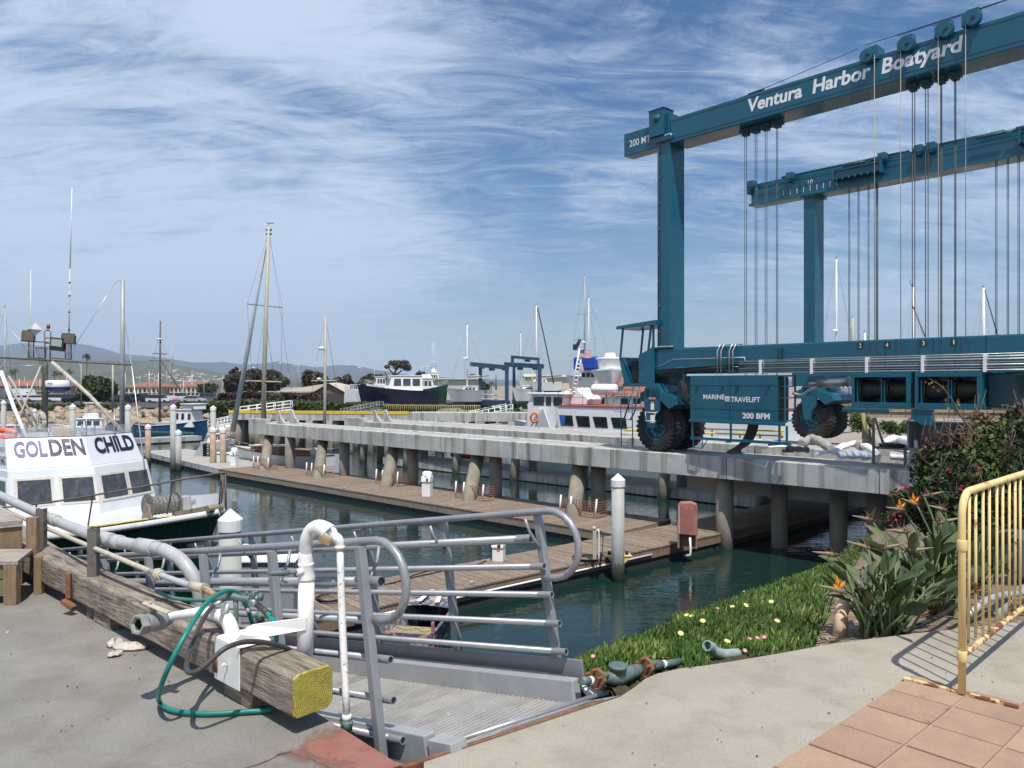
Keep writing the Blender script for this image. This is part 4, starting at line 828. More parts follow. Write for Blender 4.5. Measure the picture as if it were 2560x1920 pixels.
# ------------------------------------------------------------ gangway
gd = Vector((-.7413, .6712, 0)); gp = Vector((.6712, .7413, 0)); SL = .172
gx = (gd-Vector((0, 0, SL))).normalized(); gz = gp.cross(gx).normalized(); gz = gz if gz.z > 0 else -gz
GO = gd*2.66+gp*2.875+Vector((0, 0, -.085))
G = Fr(GO, gx, gp, gz)
gw = thing('gangway', 'long grey aluminium gangway with pipe handrails sloping down from the walk to the dock', 'gangway', GO)
GL = 11.5
src = MB(G); w_ = .152
src = MB()
src.box(0, w_-.004, -.43, .43, -.03, -.006)
for k in range(4): src.box(.012+k*.036, .026+k*.036, -.43, .43, -.008, 0)
Rg = Matrix((gx, gp, gz)).transposed().to_euler()
pk = src.build('deck_plank', ALUD, gw, local=True); pk.rotation_euler = Rg; pk.location = gx*(-.15)
for i in range(1, 76): piece(pk, tuple(gx*(-.15+i*w_)), Rg, gw)
for s_ in (-1, 1):
    m = MB(G); m.box(-.12 if s_ > 0 else .02, GL, *( (.432, .50) if s_ > 0 else (-.50, -.432)), -.22, .115); m.build('side_curb', ALUL, gw, .006)
    m = MB(G); m.box(-.06, GL, *( (.505, .515) if s_ > 0 else (-.56, -.55)), -.30, -.16); m.build('stringer', ALU, gw, .004)
m = MB(G); m.box(-.10, GL, .56, .575, .085, .19); m.build('toe_plate', ALU, gw, .003)
m = MB(G); m.box(.1, GL, -.575, -.56, -.12, .0); m.build('toe_plate', ALU, gw, .003)
def handrail(y, x0, n, s_, x_ends, loopdx):
    up = 1.02
    m = MB(G); L0 = x0-.0; pts = [(GL, y, up), (x0+.05, y, up)]
    # hooped return at the near end
    arc = [(x0+.05-loopdx*.0, y, up)]
    for k in range(11):
        t = math.pi*k/10; arc.append((x0-.10-.19*math.sin(t), y, up-.19*(1-math.cos(t))))
    arc.append((x0-.0, y, up-.38))
    m.tube([(GL, y, up)]+arc, .021, 10); m.build('handrail', ALU, gw)
    for i in range(n):
        x = x0+i*.826; m = MB(G); m.box(x-.022, x+.022, y+s_*.026-.022, y+s_*.026+.022, -.26, up-.02); m.build('post', ALU, gw, .004)
        m = MB(G); m.tube([(x, y+s_*.03, up-.24), (x, y+s_*-.03, up-.16), (x, y-s_*.07, up-.10), (x, y-s_*.09, up-.03)], .009, 6); m.build('rail_bracket', ALU, gw)
    for k, (z, xe) in enumerate(x_ends):
        m = MB(G); yy = y-s_*.022
        if k == 0: m.ring((xe, yy, z), (xe+.12, yy, z), .026, .021); m.tube([(xe+.10, yy, z), (GL, yy, z)], .026, 9); m.lathe((xe+.008, yy, z), (1, 0, 0), [(0, 0), (0, .021)], 9)
        else: m.ring((xe, yy, z), (xe+.1, yy, z), .019, .015); m.tube([(xe+.09, yy, z), (GL, yy, z)], .019, 8); m.lathe((xe+.008, yy, z), (1, 0, 0), [(0, 0), (0, .0155)], 9)
        m.build('mid_rail', ALU, gw)
        m = MB(G); m.lathe((xe+.006, yy, z), (1, 0, 0), [(0, 0), (0, .0158 if k else .0215)], 10); m.build('rail_plug', BLKR, gw)
handrail(-.535, .275, 12, -1, [(.82, .20), (.63, .19), (.45, .19), (.26, .20), (.08, .16)], 0)
handrail(.56, .10, 12, 1, [(.87, .13), (.71, .06), (.55, .03), (.39, .0), (.235, -.02)], 0)
# hinge plate and the edge angle
m = MB(); h0_, h1_ = hin0+Vector((0, 0, .006)), hin1+Vector((0, 0, .006)); c0_, c1_ = G((-.12, -.42, -.004)), G((-.12, .46, -.004))
m.add([h0_, h1_, c1_, c0_], [(0, 1, 2, 3)]); m.add([h0_-Vector((0, 0, .02)), h1_-Vector((0, 0, .02)), c1_-Vector((0, 0, .02)), c0_-Vector((0, 0, .02))], [(3, 2, 1, 0)]); m.build('hinge_plate', ALUL, gw)
dd = (hin1-hin0).normalized(); m = MB(); m.tube([hin0+dd*.16-Vector((.05, -.06, -.006)), hin1-dd*.1-Vector((.05, -.06, -.006))], .011, 8); m.build('hinge_tube', CHROME, gw)
nn = Vector((dd.y, -dd.x, 0)); m = MB(); m.obox(hin0-dd*.25+Vector((0, 0, -.06)), (hin1-hin0)*1.12, -nn*.028, (0, 0, .064)); tag(m.build('rusty_edge_angle', RUST), 'rusty steel edge angle set in the walk along the gangway hinge', 'steel edge')
m = MB(G); m.box(-.16, .0, -.50, -.40, -.10, .10); m.build('curb_end', ALUL, gw, .004)
m = MB(G); m.box(.02, .30, -.62, -.58, -.5, -.26); m.box(.3, 3.4, -.60, -.585, -.42, -.28); m.box(.3, 3.4, -.60, -.585, -.70, -.45); m.build('side_plate', ALU, gw, .003)
# grey float house and landing box by the gangway foot
def obj_frame(u, v, z, ang=0): p = P(u, v, z); return Fr(p, (math.cos(ang), math.sin(ang), 0))
bp0 = P(716, 1560, DOCK)
K = Fr(bp0, (1, .0, 0)); gb = thing('storage_locker', 'tall grey dock locker with a pale lid behind the gangway rails', 'locker', bp0)
wk = 150/FPX*bp0.y
m = MB(K); m.box(-wk*.95, wk*.12, 0, 1.0, 0.02, (1560-1403)/FPX*bp0.y); m.build('body', pmat('grey_locker', (.27, .285, .31), .6, var=.06, scale=2, bump=.05), gb, .02)
hz_ = (1560-1403)/FPX*bp0.y
m = MB(K); m.add([(-wk*1.0, -.06, hz_+.01), (wk*.16, -.06, hz_+.01), (wk*.16, 1.1, hz_+.16), (-wk*1.0, 1.1, hz_+.16), (-wk*1.0, -.06, hz_-.02), (wk*.16, -.06, hz_-.02), (wk*.16, 1.1, hz_+.12), (-wk*1.0, 1.1, hz_+.12)], [(0, 1, 2, 3), (7, 6, 5, 4), (0, 4, 5, 1), (1, 5, 6, 2), (3, 2, 6, 7), (0, 3, 7, 4)]); m.build('lid', WHT, gb)

# ------------------------------------------------------------ timber kerb beam
tb0 = Vector((-1.014, 3.60, .085)); TW, TH = .215, .205
tdir = Vector((-.7341, .679, 0)).normalized(); tdir = (Vector((-3.72, 6.10, 0))-Vector((-1.014, 3.6, 0))).normalized(); tn = Vector((-tdir.y*-1, -tdir.x, 0)); tn = Vector((tdir.y, -tdir.x, 0))
tim = thing('timber_kerb', 'long weathered square timber kerb with a yellow painted end', 'timber beam', tb0, math.atan2(tdir.y, tdir.x))
m = MB(); secs = []; q = random.Random(3)
prof = [(0, .015), (.012, 0), (TW-.03, 0), (TW, .03), (TW, TH-.02), (TW-.02, TH), (.1, TH+.002), (.02, TH), (0, TH-.02), (0, .1)]
for i in range(61):
    s_ = .012+i*.115; secs.append([tb0+tdir*s_+tn*(a+q.uniform(-.003, .003))+Vector((0, 0, b+q.uniform(-.003, .003)+(-.012 if i == 52 else 0))) for a, b in prof])
m.loft(secs, closed=True, smooth=False); o = len(m.v); m.f.append(tuple(range(o-10, o))); m.mi.append(0); m.sm.append(False)
bt = m.build('beam', TIMB, tim, .008, 2)
m = MB(); e_ = [tb0+tdir*.012+tn*a+Vector((0, 0, b)) for a, b in prof]; e2 = [p-tdir*.012+(tb0+tn*TW/2+Vector((0, 0, TH/2))-p)*.04 for p in e_]
ce = sum(e2, Vector())/10; m.loft([e_, e2], closed=True, smooth=False); m.add(e2, [tuple(range(9, -1, -1))])
ye = m.build('painted_end', YEND, tim)
MATS['yellow_painted_end'].node_tree.nodes
for n_ in MATS['yellow_painted_end'].node_tree.nodes:
    if n_.type == 'MAPPING': n_.inputs['Location'].default_value = tuple(-(wm(tim).inverted() @ (ce-Vector((0, 0, .045)))))
for k, s_ in enumerate((.42, 2.3, 4.2)):
    m = MB(); m.obox(tb0+tdir*s_-Vector((0, 0, .083))+tn*.02, tdir*.3, tn*(TW-.03), (0, 0, .082)); m.build('bearer_block', TIMB, tim, .005)
# rusty hook bolt on the beam side
m = MB(); p = Q(172, 1440, 5.55); m.beam(p+Vector((0, 0, .02)), p+Vector((-.0, 0, -.16)), .035, .03); m.beam(p+Vector((-.03, -.02, -.17)), p+Vector((.06, -.04, -.22)), .05, .03); m.build('rusty_hook', RUST, tim, .004)
# ------------------------------------------------------------ struts and grey pipes
def strut(u, v0, v1, Y, label):
    a, b = Q(u, v0, Y), Q(u, v1, Y); a.z = .0; m = MB(); x = Vector((.066, 0, 0)); y = Vector((.0, .045, 0)); z = Vector((0, 0, b.z))
    o = a-x/2; m.obox(o, x, Vector((0, .006, 0)), z); m.obox(o+Vector((0, .006, 0)), Vector((.006, 0, 0)), y, z); m.obox(o+x-Vector((.006, -.006, 0)), Vector((.006, 0, 0)), y, z)
    for k in range(int(b.z/.05)-1): m.obox(o+Vector((.026, -.0015, .03+k*.05)), (.014, 0, 0), (0, .002, 0), (0, 0, .025))
    return tag(m.build('pipe_post', STEELD), label, 'post')
strut(229, 1545, 1322, 5.45, 'grey steel channel post in front of the timber beam, nearer of the two')
strut(99, 1458, 1272, 6.40, 'grey steel channel post beside the wooden platform, farther of the two')
pp = [Q(-60, 1206, 9.6), Q(0, 1238, 8), Q(110, 1290, 6.75), Q(245, 1343, 5.68), Q(300, 1356, 5.42), Q(355, 1365, 5.2), Q(405, 1373, 5.05), Q(450, 1398, 4.95), Q(482, 1440, 4.9), Q(500, 1490, 4.9), Q(505, 1580, 4.9)]
gp_ = thing('grey_pipe', 'thick grey plastic pipe curving down beside the timber beam', 'pipe', pp[3])
m = MB(); m.tube(pp[:7], .041, 16, k=5); m.tube(pp[6:], .043, 18, k=6); m.build('pipe', PVC, gp_)
def sleeve(a, b, t0, t1, r): 
    a, b = Vector(a), Vector(b); return (a.lerp(b, t0), a.lerp(b, t1), r)
for a, b, t0, t1, r in ((1, 2, .93, 1.0, .049), (2, 3, .15, .27, .050), (3, 4, .1, .62, .052), (4, 5, -.3, .05, .050), (5, 6, -.2, .65, .052), (9, 10, .25, 1, .052)):
    p, q_, r = sleeve(pp[a], pp[b], t0, t1, r); m = MB(); m.tube([p, p.lerp(q_, .02), p.lerp(q_, .98), q_], [r-.006, r, r, r-.005], 18); m.build('coupling', PVC, gp_)
sp = [Q(-20, 1262, 8.2), Q(110, 1318, 6.6), Q(240, 1372, 5.45), Q(375, 1428, 4.86), Q(470, 1462, 4.5), Q(505, 1470, 4.42), Q(540, 1488, 4.3)]
bp_ = thing('beige_pipe', 'thin beige water pipe running under the thick grey pipe to the tap', 'pipe', sp[2])
m = MB(); m.tube(sp[:4], .0165, 10, k=3); m.build('pipe', PVCB, bp_); m = MB(); m.tube(sp[3:], [.017, .018, .019, .015], 10, k=3); m.build('pipe', PVC, bp_)
m = MB(); a, b = sp[3].lerp(sp[4], .15), sp[3].lerp(sp[4], .32); m.tube([a, b], .029, 12); m.tube([a.lerp(b, .3), a.lerp(b, .7)], .036, 10); m.tube([a.lerp(b, .5), a.lerp(b, .5)-Vector((.03, 0, .05))], .01, 6); m.build('union', PVCB, bp_)
m = MB(); a, b = sp[4].lerp(sp[5], .2), sp[4].lerp(sp[5], 1.1); m.tube([a, b], .027, 12); m.tube([b, b+(b-a)*.1], .031, 12); m.build('coupling', PVCB, bp_)
m = MB(); m.tube([sp[5], sp[6]], [.019, .016], 10); m.build('rusty_nipple', pmat('brass_nipple', (.34, .22, .10), .6, var=.3, scale=30), bp_)
# ------------------------------------------------------------ white stand pipe
ws = thing('stand_pipe', 'white painted swan neck stand pipe with rust spots behind the timber beam', 'pipe', Q(767, 1650, 4.0))
Yw = 3.98; vp = [Q(762, 1668, Yw), Q(764, 1560, Yw), Q(766, 1450, Yw)]
m = MB(); m.tube(vp, .041, 20); m.build('riser', WPIPE, ws)
m = MB(); m.tube([Q(766, 1452, Yw), Q(766, 1446, Yw), Q(766, 1441, Yw), Q(765, 1416, Yw), Q(765, 1411, Yw), Q(765, 1407, Yw)], [.042, .045, .043, .038, .042, .042], 20); m.build('tee', WPIPE, ws)
m = MB(); m.tube([Q(764, 1410, Yw), Q(764, 1386, Yw), Q(765, 1382, Yw), Q(766, 1350, Yw-.02), Q(778, 1326, Yw-.03), Q(797, 1318, Yw-.05), Q(815, 1326, Yw-.06), Q(824, 1333, Yw-.07)], [.040, .036, .034, .033, .035, .039, .043, .043], 18, k=4); m.build('swan_neck', WPIPE, ws)
m = MB(); m.tube([Q(815, 1327, Yw-.06), Q(818, 1330, Yw-.06), Q(833, 1342, Yw-.07), Q(836, 1344, Yw-.07)], [.047, .048, .035, .028], 16); m.tube([Q(832, 1340, Yw-.07), Q(845, 1348, Yw-.08), Q(850, 1360, Yw-.08), Q(850, 1370, Yw-.08)], [.027, .026, .022, .022], 14, k=3); m.tube([Q(850, 1364, Yw-.08), Q(850, 1372, Yw-.08)], .027, 14); m.build('elbow', WPIPE, ws)
m = MB(); m.beam(Q(798, 1344, Yw-.12), Q(826, 1358, Yw-.13), .012, .03); m.build('brass_tag', pmat('brass_nipple'), ws) if False else m.build('brass_tag', MATS['brass_nipple'], ws)
m = MB(); m.tube([Q(850, 1370, 3.90), Q(856, 1560, 3.84), Q(867, 1790, 3.76)], [.0175, .0185, .0175], 14, k=3); m.build('drop_pipe', WPIPE2, ws)
m = MB(); m.tube([Q(867, 1786, 3.76), Q(867, 1792, 3.76), Q(868, 1800, 3.76)], [.021, .024, .022], 12); m.build('collar', WPIPE, ws)
m = MB(); m.tube([Q(868, 1800, 3.76), Q(868, 1826, 3.76)], [.024, .026], 8); m.tube([Q(855, 1812, 3.75), Q(882, 1808, 3.75)], .011, 7); m.tube([Q(868, 1826, 3.76), Q(868, 1832, 3.76), Q(869, 1860, 3.76)], [.018, .02, .018], 10); m.build('coupling', BRONZE, ws)
# hose bibb on the tee
m = MB(); m.tube([Q(758, 1430, Yw-.03), Q(742, 1430, Yw-.05)], .017, 10); m.build('boss', WPIPE, ws)
m = MB(); m.tube([Q(742, 1430, Yw-.05), Q(720, 1432, Yw-.06)], .008, 8); m.tube([Q(722, 1432, Yw-.06), Q(700, 1432, Yw-.07), Q(680, 1434, Yw-.08), Q(668, 1433, Yw-.08)], [.014, .017, .013, .006], 9); m.tube([Q(708, 1438, Yw-.07), Q(706, 1452, Yw-.07), Q(718, 1456, Yw-.07)], .007, 6); m.tube([Q(705, 1430, Yw-.07), Q(705, 1420, Yw-.07)], .006, 6); m.build('hose_tap', BRONZE, ws)
# saddle bracket over the timber and its arm
s0 = .80; br = thing('pipe_bracket', 'white painted steel saddle with rust stains clamped over the timber beam', 'bracket', tb0+tdir*s0)
m = MB(); tz = Vector((0, 0, 1)); o = tb0+tdir*.50-tn*.008+tz*.0
m.obox(o, tdir*.27, tn*.007, tz*(TH+.01)); m.obox(o+tz*(TH+.01), tdir*.27, tn*(TW*.95), tz*.008); m.build('saddle', WPIPE, br, .006)
m = MB(); base_ = Q(605, 1590, 3.92); arm = [Q(588, 1600, 3.90), Q(604, 1585, 3.90), Q(618, 1566, 3.91), Q(634, 1560, 3.92), Q(768, 1542, 3.94), Q(766, 1574, 3.94), Q(660, 1592, 3.90)]
m.prism(arm, (0, -.008, 0)); m.build('arm', WPIPE, br, .002)
m = MB(); q_ = tb0+tdir*.62-tn*.012+tz*.10; m.tube([q_, q_+tz*.02-tn*.02, q_+tz*.005-tn*.03], .006, 6); m.build('bolt', WPIPE, br)
m = MB(); q_ = tb0+tdir*.755-tn*.014+tz*.04; m.tube([q_+tz*k for k in (0, .06)]+[q_+tz*.085+tdir*-.012, q_+tz*.06-tdir*.022, q_-tdir*.02], .006, 6); m.build('ring_bolt', RUST, br)
# white elbow out of the grey valve
el = thing('elbow_pipe', 'short white painted elbow pipe lying on the timber behind the grey valve', 'pipe', Q(500, 1530, 4.2))
m = MB(); m.tube([Q(412, 1545, 4.0), Q(450, 1538, 4.1), Q(500, 1532, 4.2), Q(540, 1534, 4.22), Q(566, 1548, 4.2), Q(580, 1580, 4.18), Q(584, 1620, 4.18)], [.024, .024, .03, .038, .04, .04, .04], 16, k=4); m.build('pipe', WPIPE, el)
m = MB(); m.tube([Q(556, 1535, 4.2), Q(563, 1520, 4.18), Q(566, 1508, 4.18)], [.018, .02, .012], 10); m.build('boss', WPIPE, el)
va = thing('ball_valve', 'grey plastic ball valve with hexagonal mouth and beige lever on the timber side', 'valve', Q(370, 1560, 3.9))
c0, c1 = Q(341, 1563, 3.86), Q(358, 1560, 3.90)
ax = (Q(415, 1550, 4.02)-Q(341, 1563, 3.86)).normalized()
m = MB(); m.lathe(c0, ax, [(0, .040), (0, .052), (.045, .054), (.045, .048), (.05, .046), (.13, .048), (.15, .042), (.15, .036), (.19, .036), (.19, 0)], 6, False); m.build('hex_mouth', PVCD, va) if False else None
m = MB(); m.lathe(c0, ax, [(.012, .030), (0, .040), (0, .052), (.04, .054), (.046, .047)], 6, False); m.build('hex_collar', PVCD, va, .002)
m = MB(); m.lathe(c0+ax*.044, ax, [(0, .047), (.09, .049), (.105, .044), (.12, .044), (.13, .03), (.16, .028)], 20); m.build('body', PVCD, va)
m = MB(); m.lathe(c0+ax*.02, ax, [(-.018, .036), (.06, .034), (.06, 0)], 14); m.build('bore', pmat('shadowed_pvc', (.05, .05, .045), .8), va)
hh = c0+ax*.10; m = MB(); m.cyl(hh+tz*.04, hh+tz*.10, .016, n=10); m.build('stem', PVCD, va)
m = MB(); a, b = Q(360, 1506, 3.93), Q(422, 1532, 3.90); m.beam(a, b, .036, .010); m.cyl(a.lerp(b, .25)+tz*.005, a.lerp(b, .25)+tz*.018, .009, n=6); m.build('lever', PVCB, va, .004)
# tap manifold with hoses
tp = thing('tap_manifold', 'weathered bronze tap manifold joining the hoses above the timber beam', 'tap', Q(590, 1500, 4.2))
YT = 4.22
m = MB(); m.tube([Q(538, 1487, 4.28), Q(552, 1497, YT), Q(575, 1490, YT), Q(598, 1495, YT), Q(625, 1497, YT)], [.014, .017, .026, .019, .02], 10, k=3); m.tube([Q(588, 1493, YT), Q(590, 1520, YT), Q(590, 1572, YT)], .014, 8); m.tube([Q(617, 1494, YT), Q(617, 1478, YT)], .009, 7); m.tube([Q(634, 1496, YT-.02), Q(633, 1480, YT-.02)], .010, 7); m.build('manifold', BRONZE, tp)
m = MB(); m.tube([Q(625, 1497, YT), Q(648, 1496, YT-.02)], .015, 8); m.tube([Q(628, 1482, YT), Q(645, 1479, YT)], .008, 6); m.lathe(Q(647, 1492, YT-.02), (1, 0, 0), [(0, 0), (0, .022), (.02, .022), (.02, 0)], 10); m.build('tap_handle', BRONZE, tp)
m = MB(); m.tube([Q(560, 1500, YT), Q(545, 1508, YT-.02), Q(531, 1516, YT-.03)], [.010, .013, .012], 9); m.build('hose_coupling', CHROME, tp)
m = MB(); m.tube([Q(624, 1504, YT-.01), Q(634, 1503, YT-.02), Q(640, 1508, YT-.02)], .014, 9); m.build('hose_coupling', CHROME, tp)
m = MB(); m.tube([Q(620, 1520, YT), Q(622, 1530, YT)], [.012, .016], 8); m.build('drain_cap', PVCD, tp)
m = MB(); m.tube([Q(646, 1530, 4.5), Q(655, 1555, 4.5)], .020, 8); m.build('green_pipe', pmat('pale_green_pipe', (.10, .20, .13), .6), tp)
gh = thing('garden_hose', 'green garden hose looping down from the taps across the concrete pad', 'hose', P(410, 1770))
hp = [Q(690, 1612, 3.95), Q(690, 1580, 3.95), Q(682, 1550, 4.0), Q(668, 1533, 4.08), Q(645, 1513, 4.18)]
m = MB(); m.tube(hp, .0125, 10, k=5); m.build('hose_tail', pmat('bright_green_hose', (.004, .26, .22), .3, var=.1, scale=20), gh)
m = MB(); m.tube([hp[3], hp[3].lerp(hp[4], .5), hp[4]], [.018, .017, .016], 10); m.build('hose_wrap', HOSED, gh)
gpth = [Q(632, 1560, 4.4), Q(618, 1520, 4.34), Q(600, 1488, 4.28), Q(575, 1477, 4.2), Q(550, 1484, 4.1), Q(520, 1505, 3.96), Q(492, 1540, 3.84), Q(462, 1590, 3.72), Q(430, 1650, 3.66), Q(408, 1700, 3.68), Q(397, 1738, 3.8)]
ll = [P(399, 1755, .02), P(412, 1768, .02), P(450, 1780, .02), P(520, 1784, .02), P(600, 1780, .02), P(680, 1775, .02)]
m = MB(); m.tube(gpth+ll, .0125, 10, k=6); m.build('hose', HOSEG, gh)
m = MB(); m.tube([Q(390, 1478, 4.9), Q(430, 1494, 4.8), Q(480, 1500, 4.7), Q(530, 1500, 4.5), Q(560, 1497, 4.3)], .012, 8, k=5); m.build('hose', pmat('faded_green_hose', (.06, .17, .15), .6, var=.15, scale=15), gh)
bh = thing('dark_hose', 'dark grey rubber hose looping in front of the timber and over its top', 'hose', Q(480, 1670, 3.7))
bpth = [Q(532, 1515, 4.18), Q(510, 1545, 4.05), Q(488, 1590, 3.9), Q(471, 1640, 3.72), Q(466, 1672, 3.6), Q(478, 1682, 3.55), Q(500, 1674, 3.55), Q(530, 1648, 3.58), Q(565, 1620, 3.62), Q(610, 1605, 3.70), Q(660, 1606, 3.80), Q(710, 1618, 3.92), Q(750, 1640, 4.05), Q(790, 1668, 4.15)]
m = MB(); m.tube(bpth, .0125, 10, k=6); m.build('hose', HOSED, bh)
# crumpled fabric scrap
fr_ = P(315, 1622, .0); sc_ = thing('fabric_scrap', 'crumpled off-white fabric scrap lying on the concrete by the timber', 'rag', fr_)
m = MB(); q = random.Random(9); 
for i, (u, v, du, h) in enumerate(((322, 1618, 40, .022), (288, 1612, 18, .03), (288, 1636, 17, .014), (340, 1620, 26, .018))):
    c = P(u, v, .008); mm = MB(); mm.ell(c+Vector((0, 0, h*.3)), (du/FPX*c.y, .05 if i else .06, h), 14, 8); mm.v = [(x+q.uniform(-.008, .008), y+q.uniform(-.008, .008), max(.004, z+q.uniform(-.008, .008))) for x, y, z in mm.v]
    mm.build('scrap_fold', pmat('rag_cloth', (.50, .46, .40), .9, var=.25, scale=18, bump=.8, bscale=60, dist=.005, dirt=((.25, .22, .18), 22, .52, .7)) if 'rag_cloth' not in MATS else MATS['rag_cloth'], sc_)
# wooden platform and step at far left
pf = thing('wooden_platform', 'grey weathered wooden platform at the left edge beside the far post', 'platform', P(40, 1400))
a = Q(92, 1292, 6.5); ztop = a.z
for k in range(4):
    p = Vector((a.x, a.y, ztop-.04))+Vector((-.62, -.25, 0)).normalized()*0+Vector((-.75, .66, 0))*(-.0)
    m = MB(); o = Vector((a.x-.02, a.y-.15, ztop-.035))+Vector((-.70, .71, 0))*(k*.33)+Vector((0, 0, random.uniform(0, .006))); m.obox(o, Vector((-1.5, -1.2, 0)), Vector((-.70, .71, 0))*.315, (0, 0, .035)); m.build('top_board', TIMBG, pf, .004)
m = MB(); o = Vector((a.x-.04, a.y-.13, ztop-.30)); m.obox(o, Vector((-1.5, -1.2, 0)), Vector((-.02, .03, 0)), (0, 0, .24)); m.build('side_board', TIMBN, pf, .004)
m = MB(); m.obox(o-Vector((0, 0, .26)), Vector((-1.5, -1.2, 0)), Vector((-.02, .03, 0)), (0, 0, .24)); m.build('side_board', pmat('olive_board', (.17, .15, .085), .85, var=.2, scale=6), pf, .004)
for u0, vt, vb, w_ in ((64, 1294, 1394, .085),):
    m = MB(); p = Q(u0, vt, 6.2); m.obox(p, (w_, 0, 0), (0, .05, 0), (0, 0, -(vb-vt)/FPX*6.2)); m.build('post_board', TIMBN, pf, .004)
st = thing('wooden_step', 'small grey wooden step box on the concrete at the left edge', 'step', P(20, 1510))
p = P(38, 1513, 0); zt = (1513-1402)/FPX*p.y
m = MB(); m.obox(p+Vector((-.9, 0, zt-.035)), (.92, 0, 0), (-.15, .42, 0), (0, 0, .035)); m.build('top_board', TIMBG, st, .004)
m = MB(); m.obox(p+Vector((-.09, .0, 0)), (.095, 0, 0), (0, .06, 0), (0, 0, zt-.037)); m.build('corner_post', TIMBN, st, .004)
for k in range(2): m = MB(); m.obox(p+Vector((-.9, .02, .06+k*.13)), (.81, 0, 0), (0, .02, 0), (0, 0, .12)); m.build('side_board', MATS['olive_board'], st, .003)
m = MB(); m.obox(p+Vector((-.05, .3, 0)), (.06, 0, 0), (0, .06, 0), (0, 0, zt-.037)); m.build('corner_post', TIMBN, st, .004)

# ------------------------------------------------------------ crowd barrier
f0 = P(2405, 1742); bt_ = thing('crowd_barrier', 'cream painted steel crowd barrier with rusted bottom rail on the terracotta pavers', 'barrier', f0)
bd = Vector((.70, .72, 0)).normalized(); bd = (P(2760, 1440, .24)-Vector((f0.x, f0.y, 0))); bd.z = 0
# direction from the bottom rail in the photo: (2405,1625) -> (2560,1500)
r_a = P(2408, 1627, .22); r_b = P(2560, 1508, .22); bd = (r_b-r_a); bd.z = 0; bd.normalize(); z = Vector((0, 0, 1)); BL = 2.3
zb, zt = .215, 1.075; R_ = .019
m = MB(); pts = [f0+z*.02, f0+z*(zt-.12)]+[f0+bd*(.12-.12*math.cos(t))+z*(zt-.12+.12*math.sin(t)) for t in (.3, .6, .9, 1.2, 1.57)]+[f0+bd*(BL-.12)+z*zt]+[f0+bd*(BL-.12+.12*math.sin(t))+z*(zt-.12+.12*math.cos(t)) for t in (.4, .8, 1.2, 1.57)]+[f0+bd*BL+z*.02]
m.tube(pts, R_, 14); m.build('frame', BARR, bt_)
m = MB(); m.tube([f0+z*zb, f0+bd*BL+z*zb], .016, 12); m.build('bottom_rail', BARRR, bt_)
for i in range(16):
    x = .10+i*.138; sh_ = random.uniform(-.01, .01); bent = (.02 if i == 0 else 0)
    m = MB(); m.tube([f0+bd*(x+sh_+bent)+z*(zt-.01 if x > .12 else zt-.02), f0+bd*(x+sh_)+z*(zb+.01+(.03 if i in (0, 1) else 0))], .0078, 8); m.build('bar', BARR, bt_)
for zc in (zb, .80):
    m = MB(); m.tube([f0+z*(zc-.028), f0+z*(zc+.028)], .025, 12); m.box(f0.x-.05, f0.x-.02, f0.y-.012, f0.y+.012, zc-.02, zc+.02) if False else None; m.build('hinge_collar', BARR, bt_, .003)
fa, fb = P(2258, 1702, .01), P(2548, 1778, .01)
m = MB(); fp0, fp1 = P(2258, 1702), P(2546, 1776); m.beam(fp0+z*.012, fp1+z*.012, .032, .022); m.build('foot', BARRR, bt_, .003)
m = MB(); m.beam(fp0+bd*BL+z*.012, fp1+bd*BL+z*.012, .032, .022); m.build('foot', BARRR, bt_, .003)
# ------------------------------------------------------------ backflow preventer and second pipe group
bf = thing('backflow_valve', 'weathered bronze check valve with rusty flanges lying in the ice plant', 'valve', P(1545, 1715, .05))
Yb = 4.45; A_ = Q(1448, 1706, 4.25); c = [Q(1452, 1703, 4.28), Q(1478, 1701, 4.34), Q(1500, 1694, 4.4), Q(1545, 1694, 4.45), Q(1600, 1672, 4.6), Q(1622, 1664, 4.66), Q(1650, 1662, 4.72), Q(1705, 1654, 4.85)]
c = [p*.962+Vector((0, 0, EYE*.038)) for p in c]; VC = list(c)
m = MB(); m.tube([c[2], c[2].lerp(c[3], .5), c[3], c[3].lerp(c[4], .5), c[4]], [.030, .032, .044, .040, .030], 16, k=3); m.build('body', BRONZE, bf)
m = MB(); m.tube([c[0], c[1]], .022, 12); m.tube([c[5], c[6]], [.026, .03], 12); m.tube([c[6], c[7]], .022, 12); m.build('pipe', BRONZE, bf)
for a, b in ((1, 2), (4, 5)):
    d = (c[b]-c[a]).normalized(); p = c[a].lerp(c[b], .45)
    m = MB(); m.cyl(p, p+d*.014, .058, n=8); m.build('flange', RUST, bf, .003); m = MB(); m.cyl(p+d*.017, p+d*.032, .056, n=8); m.build('flange', BRONZE, bf, .003)
    s1 = d.cross(z).normalized()
    for q1 in (s1*.042+z*.02, -s1*.042+z*.02, s1*.02-z*.045, z*.05): m = MB(); m.cyl(p+q1-d*.035, p+q1+d*.065, .008, n=6); m.build('flange_bolt', RUST, bf)
pc = c[3]+z*.035; m = MB(); m.lathe(pc, (0, -.05, 1), [(-.03, .045), (.02, .046), (.02, .052), (.035, .052), (.04, .045), (.036, .03), (.036, 0)], 20); m.build('cap', BRONZE, bf)
m = MB(); m.tube([c[0]-Vector((.06, .0, .01)), c[0]], .022, 12); m.build('white_collar', WHT, bf) if False else None
for a, b, t in ((0, 1, .8), (5, 6, .1), (6, 7, .1)): d = (c[b]-c[a]).normalized(); p = c[a].lerp(c[b], t); m = MB(); m.tube([p, p+d*.022], .024 if a else .023, 12); m.build('tape_band', WHT, bf)
